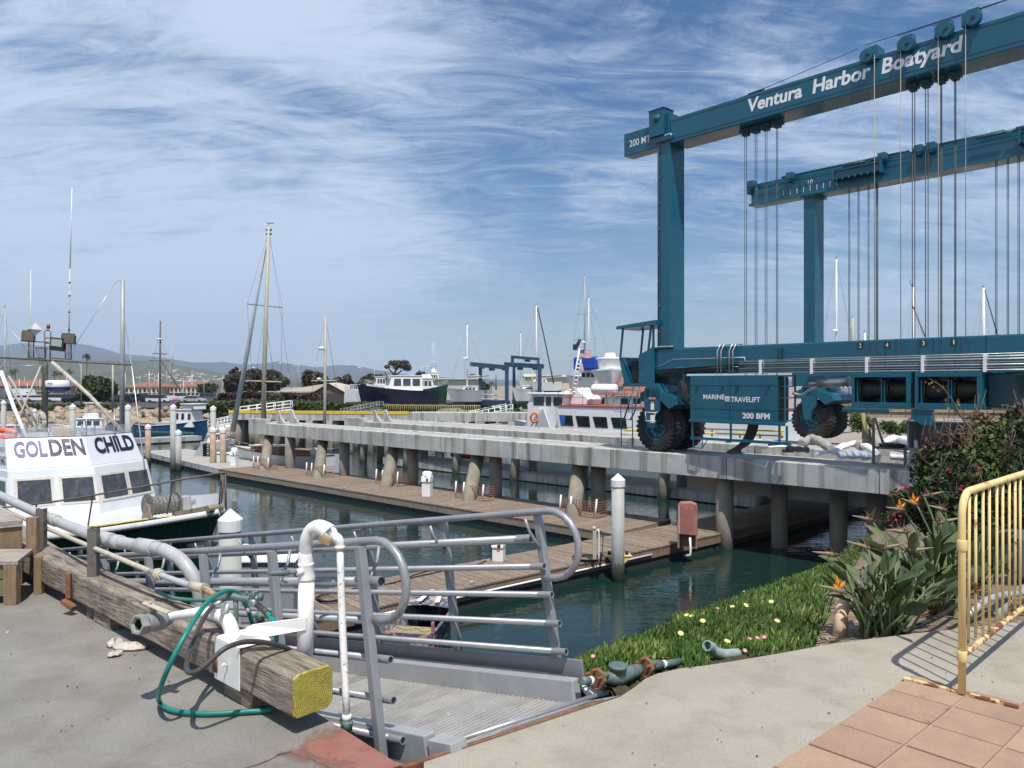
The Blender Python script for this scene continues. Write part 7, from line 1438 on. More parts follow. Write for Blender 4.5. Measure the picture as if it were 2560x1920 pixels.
# US flag, waving
FR = pmat('flag_red', (.45, .02, .03), .8); FWH = pmat('flag_white', (.75, .75, .75), .8); FBL = pmat('flag_blue', (.02, .03, .16), .8)
fo_ = Q(1450, 874, YL-.2); fw_, fh_ = .88, .60; 
def flagpt(s, r): return fo_+Vector((s*fw_, .06*math.sin(s*9), -r*fh_-.10*s+.04*math.sin(s*8)))
fl = thing('flag', 'American flag flying from the ladder mast of the tour boat', 'flag', fo_)
for k in range(13):
    m = MB(); s0 = 0 if k > 6 else .4; m.loft([[flagpt(s, k/13), flagpt(s, (k+1)/13)] for s in np.linspace(s0, 1, 9)]); m.build('stripe', FR if k % 2 == 0 else FWH, fl)
m = MB(); m.loft([[flagpt(s, 0), flagpt(s, 7/13)] for s in np.linspace(0, .4, 5)]); m.build('canton', FBL, fl)
m = MB()
for i in range(5):
    for j in range(4): p = flagpt(.05+.075*i, .06+.13*j)-Vector((0, .012, 0)); m.add([p+Vector((-.012, 0, 0)), p+Vector((0, 0, .014)), p+Vector((.012, 0, 0)), p-Vector((0, 0, .014))], [(0, 1, 2, 3)])
tag(m.build('stars', FWH, fl), kind='stuff')
f2 = Q(1450, 905, YL-.2); m = MB(); m.loft([[f2+Vector((.02*math.sin(k), 0, -.12*k)), f2+Vector((.18+.1*k*.3, .05, -.15*k-.05))] for k in range(6)]); fg2 = m.build('flag', pmat('faded_bear_flag', (.55, .42, .38), .8, dirt=((.45, .08, .05), 6, .5, .8))); tag(fg2, 'small limp white and red flag hanging under the American flag', 'flag')
# red small boat and covered sail beyond the slip
F_, L_, o, rz = place(1135, 1212, 1000, 58, 56, WAT+.6); rb = thing('dinghy', 'low red sailing dinghy with a grey furled sail behind the slip', 'dinghy', o, rz); hull(F_, rb, L_, 1.2, 1.0, .2, REDH, .1, .1, .7, None, .2, deckm=REDH); m = MB(F_); m.tube([(L_*.7, 0, 1.0), (L_*.75, 0, 3.3)], [.18, .05], 8); m.build('furled_sail', pmat('grey_cover', (.3, .31, .34), .8), rb)
# ------------------------------------------------------------ boats standing ashore
def stand(F_, par, L_, z0, zg):
    for x in (.2, .45, .7):
        for s_ in (1, -1): m = MB(F_); m.tube([(L_*x, s_*1.6, zg), (L_*x, s_*.9, z0)], .05, 5); m.build('boat_stand', STEELD, par)
def ashore(u0, u1, Y0, Y1, label, hm, bot, H=1.6, lift_=1.1, **k):
    zg = landz(Q((u0+u1)/2, 1000, (Y0+Y1)/2).x, 90); t, F_, L_ = cruiser(u0, u1, Y0, Y1, label, hm, H, zg+lift_, bot=bot, draft=1.0, **k); stand(F_, t, L_, -.4, -lift_); return t, F_, L_
ashore(1090, 893, 104, 100, 'navy hulled motor yacht with white superstructure standing ashore', NAVY, AFG, 1.9, 1.0, hh=2.0, fly=False, sheer=.9, beam=3.4)
ashore(905, 862, 125, 122, 'small white cruiser with open bow ashore left of the navy yacht', WHTB, AFB, 1.7, 1.0, hh=1.0, fly=False)
ashore(975, 915, 126, 124, 'white cruiser with cream cabin ashore behind the navy yacht', WHTB, AFB, 2.2, 1.2, hh=1.6, fly=False)
ashore(1035, 1120, 112, 110, 'white sportfisher with green hull and tall flying bridge ashore', GREENH, AFG, 2.0, 1.0, hh=1.6, fly=True, sheer=.8)
t, F_, L_ = ashore(1065, 1118, 126, 126, 'white tall tower of a sportfisher above the pale green shed', WHTB, AFB, 2.6, 1.2, hh=1.9, fly=True)
m = MB(F_)
for x in (.3, .42, .36): m.tube([(L_*x, 0, 5.0), (L_*x, 0, 9.4)], .012, 4)
m.build('antenna', WHT, t)
def sailboat(u0, u1, Y0, Y1, label, hm, z, mu, mv, H=1.3, bot=AFB, r=.09, spread=((.42, 1.2), (.7, .8)), radar=None, fore=True, mat=WHT, boom=None, ashore_=True, furl=False, beam=2.6, mx=None):
    F_, L_, o, rz = place(u0, u1, 1000, Y0, Y1, z); t = thing('sailboat', label, 'sailboat', o, rz); hull(F_, t, L_*.94, beam, H, 1.0, hm, .35, .2, .55, None, .6, bot); house(F_, t, L_*.35, L_*.68, beam*.5, H-.05, H+.5, WHT, .4, .2, .1)
    for k in range(3):
        for s_ in (1, -1): win(F_, t, s_, L_*(.4+.09*k), L_*(.4+.09*k)+.4, H+.12, H+.32, beam*.5, H-.05, H+.5, .1, GLASSD)
    Ym = (Y0+Y1)/2; r_ = (mu-CX)/FPX; x = (r_*F_.o.y-F_.o.x)/(F_.x.x-r_*F_.x.y); pm = F_((x, 0, 0)); h = EYE-(mv-HV)*pm.y/FPX-(z+H+.4)
    mast(F_, t, x, 0, H+.4, h, r, mat, spread, fore=(L_*.97, 0, H+.4) if fore else None, aft=(0, 0, H+.2), side=beam*.45, radar=radar, boom=boom, furl=(L_*.95, 0, H+.5) if furl else None, sr=.010)
    if ashore_: stand(F_, t, L_, -.3, -(z-landz(o[0], o[1])))
    return t, F_, L_
sailboat(1225, 1122, 94, 92, 'grey hulled sloop with white mast ashore beside the small hoist', GREYH, -.45, 1168, 812, spread=((.30, 1.0),), radar=.45, boom=3)
sailboat(1352, 1286, 95, 93, 'white wooden sloop with brown cockpit ashore under the small hoist', WHTB, -.4, 1341, 764, spread=((.32, 1.3),), boom=4, bot=AFG)
sailboat(1400, 1300, 120, 118, 'white sloop with a short mast ashore behind the small hoist', WHTB, .6, 1302, 833, r=.07, spread=((.5, .9),))
sailboat(1500, 1420, 105, 102, 'pale hulled sloop carrying the tallest mast behind the tour boat', GREYH, 1.2, 1462, 690, r=.11, spread=((.36, 2.4), (.62, 1.7)), radar=.32, mat=MAST_G)
t, F_, L_ = sailboat(1545, 1440, 100, 96, 'dark hulled sloop with a white mast beside the blue canopy', GREYH, .9, 1472, 745, r=.07, spread=((.3, 1.2),))
sailboat(2150, 2040, 78, 74, 'white sloop with radar and white mast behind the hoist legs', GREYH, -.1, 2091, 648, r=.10, spread=((.33, 1.75),), radar=.42)
sailboat(2200, 2110, 82, 80, 'sloop with a short tan mast behind the hoist ropes', GREYH, .1, 2132, 795, r=.16, spread=(), mat=MAST_T)
sailboat(2240, 2140, 84, 80, 'sloop with a short white mast behind the first winch cradle', WHTB, .1, 2162, 832, r=.12, spread=())
t, F_, L_ = sailboat(2330, 2220, 70, 68, 'sloop whose mast carries a brown slanting spar behind the hoist', WHTB, -.2, 2283, 718, r=.11, spread=((.3, .8),)); m = MB(); m.tube([Q(2282, 765, 68), Q(2313, 842, 66)], .06, 6); m.tube([Q(2280, 716, 68), Q(2274, 705, 68), Q(2277, 700, 68)], .03, 4); m.build('brown_spar', IRON, t)
t, F_, L_ = sailboat(2530, 2400, 66, 64, 'sloop with white mast and dark backstay at the far right', WHTB, -.2, 2459, 720, r=.13, spread=((.28, .7),)); m = MB(); m.tube([Q(2462, 726, 64), Q(2495, 842, 62)], .05, 6); m.build('furled_jib', SLING, t)
t, F_, L_ = sailboat(40, -70, 70, 66, 'sloop with a grey mast at the far left edge', WHTB, WAT, 13, 770, r=.10, spread=(), ashore_=False, mat=MAST_G)
# slanting dark forestay of the mast at 1341
m = MB(); m.tube([Q(1344, 770, 90), Q(1362, 850, 88), Q(1384, 958, 85)], .085, 6); tag(m.build('furled_jib', pmat('dark_furled_jib', (.05, .055, .07), .8)), 'long dark furled jib slanting right of the white mast near the small hoist', 'sail')
# blue canopy boat, bow-on white boat
t, F_, L_ = ashore(1440, 1535, 96, 92, 'white yacht under a bright blue canvas canopy behind the tour boat', WHTB, AFB, 2.0, 1.4, hh=1.2, fly=False)
BLC = pmat('bright_blue_canvas', (.01, .06, .42), .7, var=.15, scale=1); m = MB(F_); m.box(L_*.12, L_*.72, -1.5, 1.5, 3.3, 4.9); m.build('canopy', BLC, t, .25, 3)
p = Q(1532, 1000, 80); bb = thing('motor_yacht', 'white flared bow of a motor yacht ashore seen head on beside the hoist cab', 'motor yacht', (p.x, p.y, -1)); BF = Fr((p.x, p.y, -1.0), (0, 1, 0))
m = MB(BF); m.loft([[(x, -w, z), (x+.2, -w*.55, z-1.3), (x+.5, -.03, z-2.8)] for x, w, z in ((3, 1.9, 4.0), (1.2, 1.5, 4.05), (.3, .8, 4.1), (0, .03, 4.15))]); m.loft([[(x, w, z), (x+.2, w*.55, z-1.3), (x+.5, .03, z-2.8)][::-1] for x, w, z in ((3, 1.9, 4.0), (1.2, 1.5, 4.05), (.3, .8, 4.1), (0, .03, 4.15))]); m.build('hull', WHTB, bb)
m = MB(BF); m.prism([(3, -1.9, 4.0), (1.2, -1.5, 4.05), (0, 0, 4.15), (1.2, 1.5, 4.05), (3, 1.9, 4.0)], (0, 0, .15)); m.build('deck', WHT, bb); m = MB(BF); m.lathe((2.2, 0, 4.2), (0, 0, 1), [(0, 1.2), (1.0, 1.35), (1.05, 1.5), (1.25, 1.45), (1.3, .6), (1.6, .6), (1.75, .5), (1.75, 0)], 14); m.build('bridge', WHT, bb)
# ------------------------------------------------------------ small blue boat hoist in the yard
HB = pmat('dark_blue_steel', (.018, .065, .12), .5, var=.15, scale=2, dirt=((.10, .09, .06), 2, .6, .5)); bhz = landz(5, 90)
h2 = thing('boat_hoist', 'small old blue boat hoist standing among the boats in the yard', 'boat hoist', tuple(Vector((Q(1270, 1000, 92).x, 92, bhz))))
def post2(u, v0, v1, Y, w): a, b = Q(u, v0, Y), Q(u, v1, Y); m = MB(); m.box(a.x-w/2, a.x+w/2, Y-w/2, Y+w/2, b.z, a.z); m.build('leg', HB, h2)
post2(1201, 918, 1010, 94, .42); post2(1267, 918, 1012, 86, .44); post2(1285, 915, 1010, 96, .38); post2(1349, 914, 990, 92, .46)
def bar2(u0, v0, u1, v1, Y0, Y1, w, h, n='beam'): m = MB(); m.beam(Q(u0, v0, Y0), Q(u1, v1, Y1), w, h); m.build(n, HB, h2)
bar2(1178, 910, 1270, 919, 96, 86, .3, .5, 'upper_beam'); bar2(1262, 911, 1358, 916, 96, 92, .3, .55, 'upper_beam'); bar2(1278, 892, 1348, 898, 95, 93, .25, .35, 'cross_beam'); bar2(1281, 893, 1281, 915, 95, 95, .4, .5, 'cross_post'); bar2(1346, 898, 1346, 914, 93, 93, .25, .3, 'cross_post'); bar2(1196, 1006, 1272, 1008, 94, 86, .4, .6, 'lower_beam'); bar2(1283, 1004, 1352, 1006, 96, 92, .4, .5, 'lower_beam')
for i, (u, v, Y) in enumerate(((1205, 917, 94), (1230, 922, 91), (1262, 921, 87), (1300, 920, 95), (1318, 900, 94), (1338, 920, 93), (1190, 912, 95))): m = MB(); m.boxc(Q(u, v, Y), (.7, .4, .45)); m.build('trolley', HB, h2)
for u, Y in ((1205, 94), (1262, 87), (1290, 96), (1345, 92)): a = Q(u, 1000, Y); m = MB(); m.lathe((a.x, Y-.3, bhz+.6), (0, 1, 0), [(0, 0), (0, .6), (.5, .6), (.5, 0)], 12, False); m.build('wheel', TYRE, h2)
for (u0, v0, u1, v1) in ((1205, 985, 1262, 990), (1203, 997, 1265, 1000), (1330, 925, 1330, 985)): m = MB(); m.tube([Q(u0, v0, 90), Q(u1, v1, 90)], .06, 5); m.build('sling', pmat('pale_sling', (.5, .48, .4), .8) if 'pale_sling' not in MATS else MATS['pale_sling'], h2)
# ------------------------------------------------------------ buildings
def bx(p0, sx, sy, sz, mat, par, name, bev=0, rot=0): F_ = Fr(p0, (math.cos(rot), math.sin(rot), 0)); m = MB(F_); m.box(0, sx, 0, sy, 0, sz); return m.build(name, mat, par, bev)
TILE = pmat('terracotta_roof', (.30, .125, .075), .9, var=.2, scale=.6, bump=.5, bscale=3, grain=((6, .3, 1), (.25, .08, .05), .5, 1)); CRM = pmat('cream_wall', (.52, .49, .36), .8, var=.08, scale=.3, streak=((.35, .33, .26), 1, .55, .4)); BRN = pmat('brown_wall', (.22, .16, .12), .85, var=.1, scale=.3)
def gable(name, label, u0, u1, vr, ve, vb, Y, depth, roofm, wallm, nw=0, hip=False):
    a, b = Q(u0, ve, Y), Q(u1, ve, Y); zg = EYE-(vb-HV)*Y/FPX; zr2 = EYE-(vr-HV)*(Y+depth/2)/FPX; t = thing(name, label, 'building', (a.x, Y, zg)); L_ = b.x-a.x
    bx((a.x, Y, zg), L_, depth, a.z-zg, wallm, t, 'wall')
    m = MB(); o = .5; hp = depth*.4 if hip else 0
    e = [(a.x-o, Y-o, a.z), (b.x+o, Y-o, a.z), (b.x+o, Y+depth+o, a.z), (a.x-o, Y+depth+o, a.z), (a.x-o+hp, Y+depth/2, zr2), (b.x+o-hp, Y+depth/2, zr2)]; e = [(x, y, z+.01) for x, y, z in e]
    m.add(e, [(0, 1, 5, 4), (2, 3, 4, 5), (1, 2, 5), (3, 0, 4), (3, 2, 1, 0)]); m.build('roof', roofm, t)
    for k in range(nw):
        x = a.x+L_*(k+.5)/nw; h = (a.z-zg)
        for z0, z1 in ((.12, .42), (.55, .88)): m = MB(); m.box(x-L_/nw*.28, x+L_/nw*.28, Y-.06, Y-.01, zg+h*z0, zg+h*z1); m.build('window', GLASSD, t)
        m = MB(); m.box(x-L_/nw*.34, x+L_/nw*.34, Y-.9, Y-.07, zg+h*.46, zg+h*.54); m.build('balcony', CRM, t)
    return t, a, b, zg
gable('apartment_building', 'long apartment block with orange tile roof left of the trawler mast', 300, 401, 954, 967, 996, 260, 16, TILE, CRM, 9, True)
gable('apartment_building', 'apartment block with orange tile roof right of the trawler mast', 424, 509, 952, 966, 995, 262, 16, TILE, CRM, 8, True)
gable('apartment_building', 'distant brown roofed apartment block at far left behind the parked van', -60, 130, 951, 965, 990, 290, 16, TILE, BRN, 10, True)
gable('building', 'orange tile roofed building behind the hoist cab', 1546, 1668, 955, 990, 1035, 80, 12, TILE, WHT, 4)
# tan roofed shed with gable end
YS = 128; a = Q(785, 980, YS); zg = landz(-30, YS)+.2; sh = thing('boat_shed', 'cream boat shed with a pale tan roof and dark maroon gable doors', 'shed', (a.x, YS, zg))
xe0, xe1 = Q(786, 980, YS).x, Q(861, 980, YS).x; zr_s = EYE+2/FPX*YS; ze = Q(0, 983, YS).z
bx((xe0, YS, zg), xe1-xe0, 30, ze-zg, pmat('olive_gable', (.20, .17, .11), .85, var=.15, scale=.5), sh, 'wall')
m = MB(); m.add([(xe0, YS-.01, ze), (xe1, YS-.01, ze), ((xe0+xe1)/2, YS-.01, zr_s-.1)], [(0, 1, 2)]); m.build('gable', MATS['olive_gable'], sh); bx((xe0+.1, YS-.2, zg), xe1-xe0-.2, .15, (ze-zg)*.98, pmat('maroon_door', (.075, .045, .05), .8), sh, 'door')
xl = Q(660, 970, YS+12).x
m = MB(); m.add([(xe0-.4, YS-.5, ze), ((xe0+xe1)/2, YS-.6, zr_s), ((xe0+xe1)/2-6, YS+32, zr_s+.2), (Q(660, 980, YS).x, YS+16, ze+.2), (Q(650, 982, YS).x, YS-.2, ze-.1), (xe1+.5, YS-.5, ze), (xe1+.5, YS+30, ze)], [(0, 1, 2, 3, 4), (1, 5, 6, 2)]); m.build('roof', pmat('tan_metal_roof', (.60, .50, .40), .6, var=.06, scale=.3), sh)
wl0 = Q(604, 990, YS-2).x; bx((wl0, YS-2, zg), xe0-wl0, 3, Q(0, 982, YS-2).z-zg, CRM, sh, 'side_wall'); bx((wl0, YS-2.4, Q(0, 982, YS-2).z+.01), xe0-wl0, 3.6, .22, pmat('grey_gutter', (.36, .36, .33), .7), sh, 'flat_roof')
m = MB(); n = 40
for k in range(n): x = wl0+(xe0-wl0)*(k+.5)/n; m.box(x-.09, x+.09, YS-2.07, YS-2.003, zg, Q(0, 982, YS-2).z-.05)
tag(m.build('corrugation', CRM, sh), kind='stuff')
bx((Q(861, 990, YS).x+.05, YS-.5, zg), 2.2, 2.5, Q(0, 982, YS).z-zg, CRM, sh, 'annex')
gable('metal_shed', 'pale green corrugated shed behind the green hulled sportfisher', 1085, 1199, 946.5, 948, 1000, 122, 20, pmat('shed_roof', (.5, .52, .45), .7), pmat('pale_green_wall', (.50, .55, .42), .8, var=.05, grain=((8, .2, .2), (.40, .45, .34), .35, 1)))
gable('metal_shed', 'long cream flat roofed shed behind the small hoist', 1318, 1458, 938, 942, 1000, 125, 25, pmat('cream_roof', (.55, .54, .46), .7), CRM)
gable('building', 'low beige building above the flat cream shed, left end', 1316, 1345, 935, 940, 960, 140, 10, CRM, BRN)
# low wall and patio on the right
YW = 62; wz = -1.0; wt = thing('brick_wall', 'long low tan block wall beyond the basin under the winches', 'wall', (Q(2090, 1000, YW).x, YW, wz))
WB = pmat('tan_block', (.33, .25, .18), .9, var=.12, scale=2, rnd=.12); m = MB(); m.box(0, .95, 0, .3, 0, .215); s0 = m.build('block', WB, wt, .015, 1, local=True); hid = []
x0w = Q(2085, 1000, YW).x; n_ = 0
for r in range(5):
    for c in range(30):
        loc = (c*.965+(r % 2)*.48, -c*.30, r*.225)
        if n_ == 0: s0.location = loc; s0.rotation_euler = (0, 0, -math.atan(.31))
        else: piece(s0, loc, (0, 0, -math.atan(.31)), wt)
        n_ += 1
# ------------------------------------------------------------ wharf with yellow kerb
YH = 70; y0 = Q(572, 1030, YH+2); y1 = Q(1022, 1036, YH-1); wf = thing('wharf', 'concrete wharf with a yellow painted kerb across the basin', 'wharf', (y0.x, y0.y, RUN)); d = (y1-y0); d.z = 0; z = Vector((0, 0, 1))
o = Vector((y0.x, y0.y, RUN-.1)); m = MB(); m.obox(o-z*.62, d, (0, 3.2, 0), z*.60); m.build('edge_beam', CONCG, wf); m = MB(); m.obox(o-z*.02+Vector((-.02, -.03, 0)), d, (0, .35, 0), z*.27); m.build('yellow_kerb', pmat('yellow_kerb_paint', (.70, .50, .04), .6, var=.08, scale=1), wf)
o2 = o+d; d2 = Vector((22, -1.5, 0)); m = MB(); m.obox(o2-z*.62+Vector((.02, 0, 0)), d2, (0, 3.2, 0), z*.75); m.build('edge_beam', CONCG, wf)
for k in range(13):
    p = o+d*((k+.4)/9.0)
    for dy in (.5, 2.4): m = MB(); m.cyl((p.x, p.y+dy, -5), (p.x, p.y+dy, RUN-.75), .33, n=10); m.build('pile', PILE, wf)
# railings and ramps
def ramp(name, label, a, b, w, mat, h=1.0, n=7, rows=3, r=.035):
    t = thing(name, label, 'gangway', tuple(a)); a, b = Vector(a), Vector(b); d = b-a; s_ = Vector((-d.y, d.x, 0)).normalized()*w; m = MB(); m.obox(a, d, s_, (0, 0, .12)); m.build('deck', mat, t)
    for q in (Vector((0, 0, 0)), s_):
        m = MB()
        for k in range(rows): zz = Vector((0, 0, h*(k+1)/rows)); m.tube([a+q+zz, b+q+zz], r, 5)
        m.build('handrail', mat, t)
        for k in range(n): p = a+q+d*(k/(n-1)); m = MB(); m.tube([p, p+Vector((0, 0, h))], r, 5); m.build('post', mat, t)
    return t
ramp('gangway', 'white railed gangway climbing to the bank behind the yellow kerb', Q(600, 1043, 78), Q(731, 1026, 80), 1.4, WHT)
ramp('gangway', 'white railed gangway dropping under the left end of the yellow wharf', Q(528, 1080, 74), Q(625, 1057, 76), 1.4, WHT)
ramp('gangway', 'white railed gangway beside the dark green bush by the tour boat', Q(1190, 1060, 70), Q(1282, 1040, 72), 1.3, WHT, h=1.1)
ramp('gangway', 'grey railed ramp on the bank below the navy yacht', Q(860, 1046, 84), Q(958, 1026, 86), 1.4, ALU)
YFN = pmat('cream_yellow_rail', (.60, .48, .18), .6); fx = [(962, 1034, 1013), (1200, 1036, 1014)]
for i in range(6):
    u0 = 962+i*40; a, b = Q(u0, 1034+i*.3, 82), Q(u0+38, 1034+i*.3, 82); t = thing('crowd_barrier', f'far yellow crowd barrier on the wharf below the yachts, number {i+1} from the left'.replace('number 1 from the left', 'leftmost').replace('number 6 from the left', 'rightmost').replace('number 2', 'second').replace('number 3', 'third').replace('number 4', 'fourth').replace('number 5', 'fifth'), 'barrier', tuple(a), 0, 'yellow barriers on the far wharf')
    m = MB(); hh = .92; m.tube([a, a+Vector((0, 0, hh)), b+Vector((0, 0, hh)), b], .035, 5); m.build('frame', YFN, t); m = MB(); m.tube([a+Vector((0, 0, .15)), b+Vector((0, 0, .15))], .03, 5); m.build('bottom_rail', YFN, t)
    for k in range(7): p = a.lerp(b, (k+1)/8); m = MB(); m.tube([p+Vector((0, 0, .15)), p+Vector((0, 0, hh))], .018, 4); m.build('bar', YFN, t)
m = MB(); m.tube([Q(1560, 1076, 46), Q(1640, 1078, 45), Q(1960, 1090, 42)], .05, 6); m.tube([Q(1760, 1072, 44), Q(1960, 1078, 42)], .05, 6)
yr = thing('safety_rail', 'yellow pipe rail along the float behind the hoist wheels', 'rail', Q(1700, 1080, 44))
m.build('rail', pmat('yellow_pipe', (.72, .50, .06), .5), yr)
for u in (1640, 1780, 1850, 1900, 1955): m = MB(); m.tube([Q(u, 1074, 44), Q(u, 1096, 44)], .05, 6); m.build('post', MATS['yellow_pipe'], yr)
# ------------------------------------------------------------ lamp posts
LP_ = pmat('lamp_post_grey', (.40, .41, .40), .6)
def lamp(u, vt, vb, Y, label, arms=(-1, 1), al=1.6, r=.08, mat=None):
    t = thing('street_lamp', label, 'lamp post', Q(u, vb, Y)); p = Q(u, vt, Y); b = Q(u, vb, Y); m = MB(); m.tube([b, p], [r, r*.6], 7); m.build('pole', mat or LP_, t)
    for s_ in arms:
        m = MB(); m.tube([p-Vector((0, 0, .5)), p+Vector((s_*al*.4, 0, .1)), p+Vector((s_*al, 0, .25))], .04, 5, k=3); m.build('arm', LP_, t); m = MB(); m.ell(p+Vector((s_*(al+.2), 0, .25)), (.38, .15, .1), 8, 4); m.build('lamp_head', WHT, t)
lamp(745, 911, 965, 150, 'tall double armed lamp post above the tan roofed shed', al=3.2); lamp(722, 932, 965, 175, 'shorter double armed lamp post left of the tall one', al=3.2); lamp(598, 922, 1000, 150, 'single armed lamp post at the left of the dark trees', (1,), 2.6)
lamp(936, 922, 960, 165, 'double armed lamp post left of the leaning cypress', al=3); lamp(557, 938, 1000, 160, 'bare pale pole in the car park left of the trees', (), r=.12); lamp(510, 944, 998, 160, 'double armed lamp post in the car park before the orange roofs', al=2.2)
lamp(203, 910, 1010, 95, 'cream pole with small lamp by the cypress in the car park', (-1,), .8, mat=MAST_T); lamp(282, 912, 1030, 90, 'brown wooden boat mast rising behind the net drum boat', (), r=.14, mat=MAST_T); lamp(431, 864, 920, 1700, 'thin radio mast far away on the hillside', (), r=.8)
lamp(417, 920, 1000, 170, 'slim pale mast by the orange roofed buildings', (), r=.08); lamp(424, 912, 1000, 172, 'slim white mast right beside another in the car park', (), r=.07)
lamp(1240, 938, 975, 160, 'dark utility pole between the blue hoist legs', (), r=.18, mat=IRON)
for i, u in enumerate((350, 373, 387, 396, 452, 459, 463, 480, 300, 313, 331, 48, 62, 68, 91, 100, 118, 166, 174, 232, 264)):
    p = Q(u, 990, 140+i*3); t = thing('boat_mast', 'slender bare mast among the many masts behind the car park', 'mast', p, 0, 'bare masts behind the car park'); q1 = Q(u, random.uniform(928, 960), 140+i*3); m = MB(); m.tube([p, q1], [.09, .05], 5); m.build('pole', WHT if i % 2 else MAST_G, t)
# ------------------------------------------------------------ rocks
q = random.Random(21); rt_ = thing('rock_revetment', 'tumbled tan rip rap rocks below the car park edge', 'rocks', (-40, 101, -3)); srcs = []
for k in range(5):
    m = MB(); m.ell((0, 0, 0), (1, .8, .65), 7, 5); m.v = [(x*q.uniform(.75, 1.2), y*q.uniform(.75, 1.2), zz*q.uniform(.75, 1.2)) for x, y, zz in m.v]; m.sm = [False]*len(m.sm); o = m.build('rock', ROCK, rt_, local=True); srcs.append(o); o.location = (k*2.2, 1, .2)
for i in range(290):
    x = -68+i*.165+q.uniform(-.6, .6); t = q.random(); y = 99+t*11; zz = -4.4+t*2.5
    if x > -27: y -= (x+27)*.55
    o = piece(srcs[i % 5], (x+40, y-101, zz+3), (q.uniform(-.5, .5), q.uniform(-.5, .5), q.uniform(0, 6)), rt_); s_ = q.uniform(.5, 1.25); o.scale = (s_, s_, s_)
# ------------------------------------------------------------ cars
CB = {k: pmat('car_'+k, c, .3, metal=.2, var=.03, coat=.5, bump=0) for k, c in {'white': (.75, .76, .77), 'black': (.015, .016, .018), 'silver': (.45, .46, .46), 'yellow': (.62, .45, .03), 'blue': (.05, .09, .16), 'grey': (.13, .14, .15), 'red': (.32, .02, .03)}.items()}
def carmesh(kind, label, loc, rz):
    t = thing('parked_car', label, 'car', loc, rz); W_ = .9
    if kind == 'suv': prof = [(-2.3, .35), (-2.35, .95), (-2.15, 1.05), (2.25, .95), (2.35, .6), (2.3, .35)]; g0, g1, gt0, gt1, H = -2.1, 1.3, -1.85, .7, 1.72
    elif kind == 'pickup': prof = [(-2.8, .5), (-2.8, 1.1), (-.6, 1.12), (2.5, 1.1), (2.65, .8), (2.65, .5)]; g0, g1, gt0, gt1, H = -.75, 1.35, -.55, .85, 1.85
    elif kind == 'van': prof = [(-3.2, .4), (-3.2, 1.3), (3.0, 1.2), (3.15, .8), (3.15, .4)]; g0, g1, gt0, gt1, H = -3.2, 2.5, -3.15, 1.9, 2.75
    else: prof = [(-2.25, .35), (-2.3, .85), (-1.9, .98), (1.3, .95), (2.2, .78), (2.3, .5), (2.25, .35)]; g0, g1, gt0, gt1, H = -1.85, 1.25, -1.2, .45, 1.42
    M_ = MB(); M_.prism([(x, -W_, zz) for x, zz in prof], (0, 2*W_, 0)); b = M_.build('body', CB['white'], t, .06, 2, local=True); zb = 1.0 if kind != 'van' else 1.2
    M_ = MB(); e = .14; v = [(g0, -W_, zb), (g1, -W_, zb), (g1, W_, zb), (g0, W_, zb), (gt0, -W_+e, H), (gt1, -W_+e, H), (gt1, W_-e, H), (gt0, W_-e, H)]; v = [(x, y, zz-.03) for x, y, zz in v]
    M_.add(v, [(0, 1, 5, 4), (1, 2, 6, 5), (2, 3, 7, 6), (3, 0, 4, 7)]); M_.build('glass', CB['white'] if kind == 'van' else GLASSD, t, local=True)
    M_ = MB(); M_.box(gt0-.04, gt1+.04, -W_+e-.03, W_-e+.03, H-.04, H+.02); M_.build('roof', CB['white'], t, .02, local=True)
    if kind == 'van': M_ = MB(); M_.box(1.2, 1.9, -W_+.05, -W_+.06, 1.4, 2.0); M_.build('side_window', GLASSD, t, local=True)
    for xx in (-1.4, 1.4):
        for yy in (-W_+.1, W_-.1): M_ = MB(); M_.lathe((xx*(1 if kind != 'van' else 1.35), yy-.11 if yy < 0 else yy-.11, .34), (0, 1, 0), [(0, 0), (0, .2), (.005, .34), (.22, .34), (.22, 0)], 14, False); M_.build('wheel', TYRE, t, local=True)
    return t
kinds = {}
cars = [('suv', 'white', 398, 1008, 0, 'white suv parked nearest the trawler wheelhouse'), ('pickup', 'white', 450, 1003, 0, 'white pickup truck parked beyond the white suv'), ('sedan', 'silver', 485, 1008, 0, 'silver estate car with a pale roof right of the pickup'), ('suv', 'grey', 525, 1001, 0, 'dark grey car beside the maroon hedge'),
        ('suv', 'black', 280, 1006, 1.3, 'black suv in front of the big cypress'), ('suv', 'black', 305, 1010, 1.4, 'black car right of the slim steel pole'), ('suv', 'blue', 335, 1006, 1.4, 'dark blue suv under the orange roofs'), ('pickup', 'black', 362, 1006, 1.35, 'black truck left of the white suv'),
        ('suv', 'white', 148, 1006, .1, 'white suv parked right of the radar dome'), ('sedan', 'white', 97, 1005, .2, 'white car left of the dark mast'), ('sedan', 'white', 62, 1005, .3, 'white car in the middle of the left row'), ('sedan', 'yellow', 140, 994, 0, 'yellow car parked behind the white suv'), ('sedan', 'yellow', 108, 996, 0, 'yellow car just left of the other yellow car'),
        ('van', 'white', 58, 1000, 0, 'long white camper van at the far left'), ('van', 'grey', 10, 1002, 0, 'grey van at the left edge of the car park'), ('suv', 'black', 182, 1007, 1.5, 'black car under the cypress tree'), ('suv', 'grey', 240, 1006, 1.2, 'dark grey car behind the net drum boat'), ('sedan', 'red', 40, 1040, 0, 'dark red cover of a car low by the rocks')]
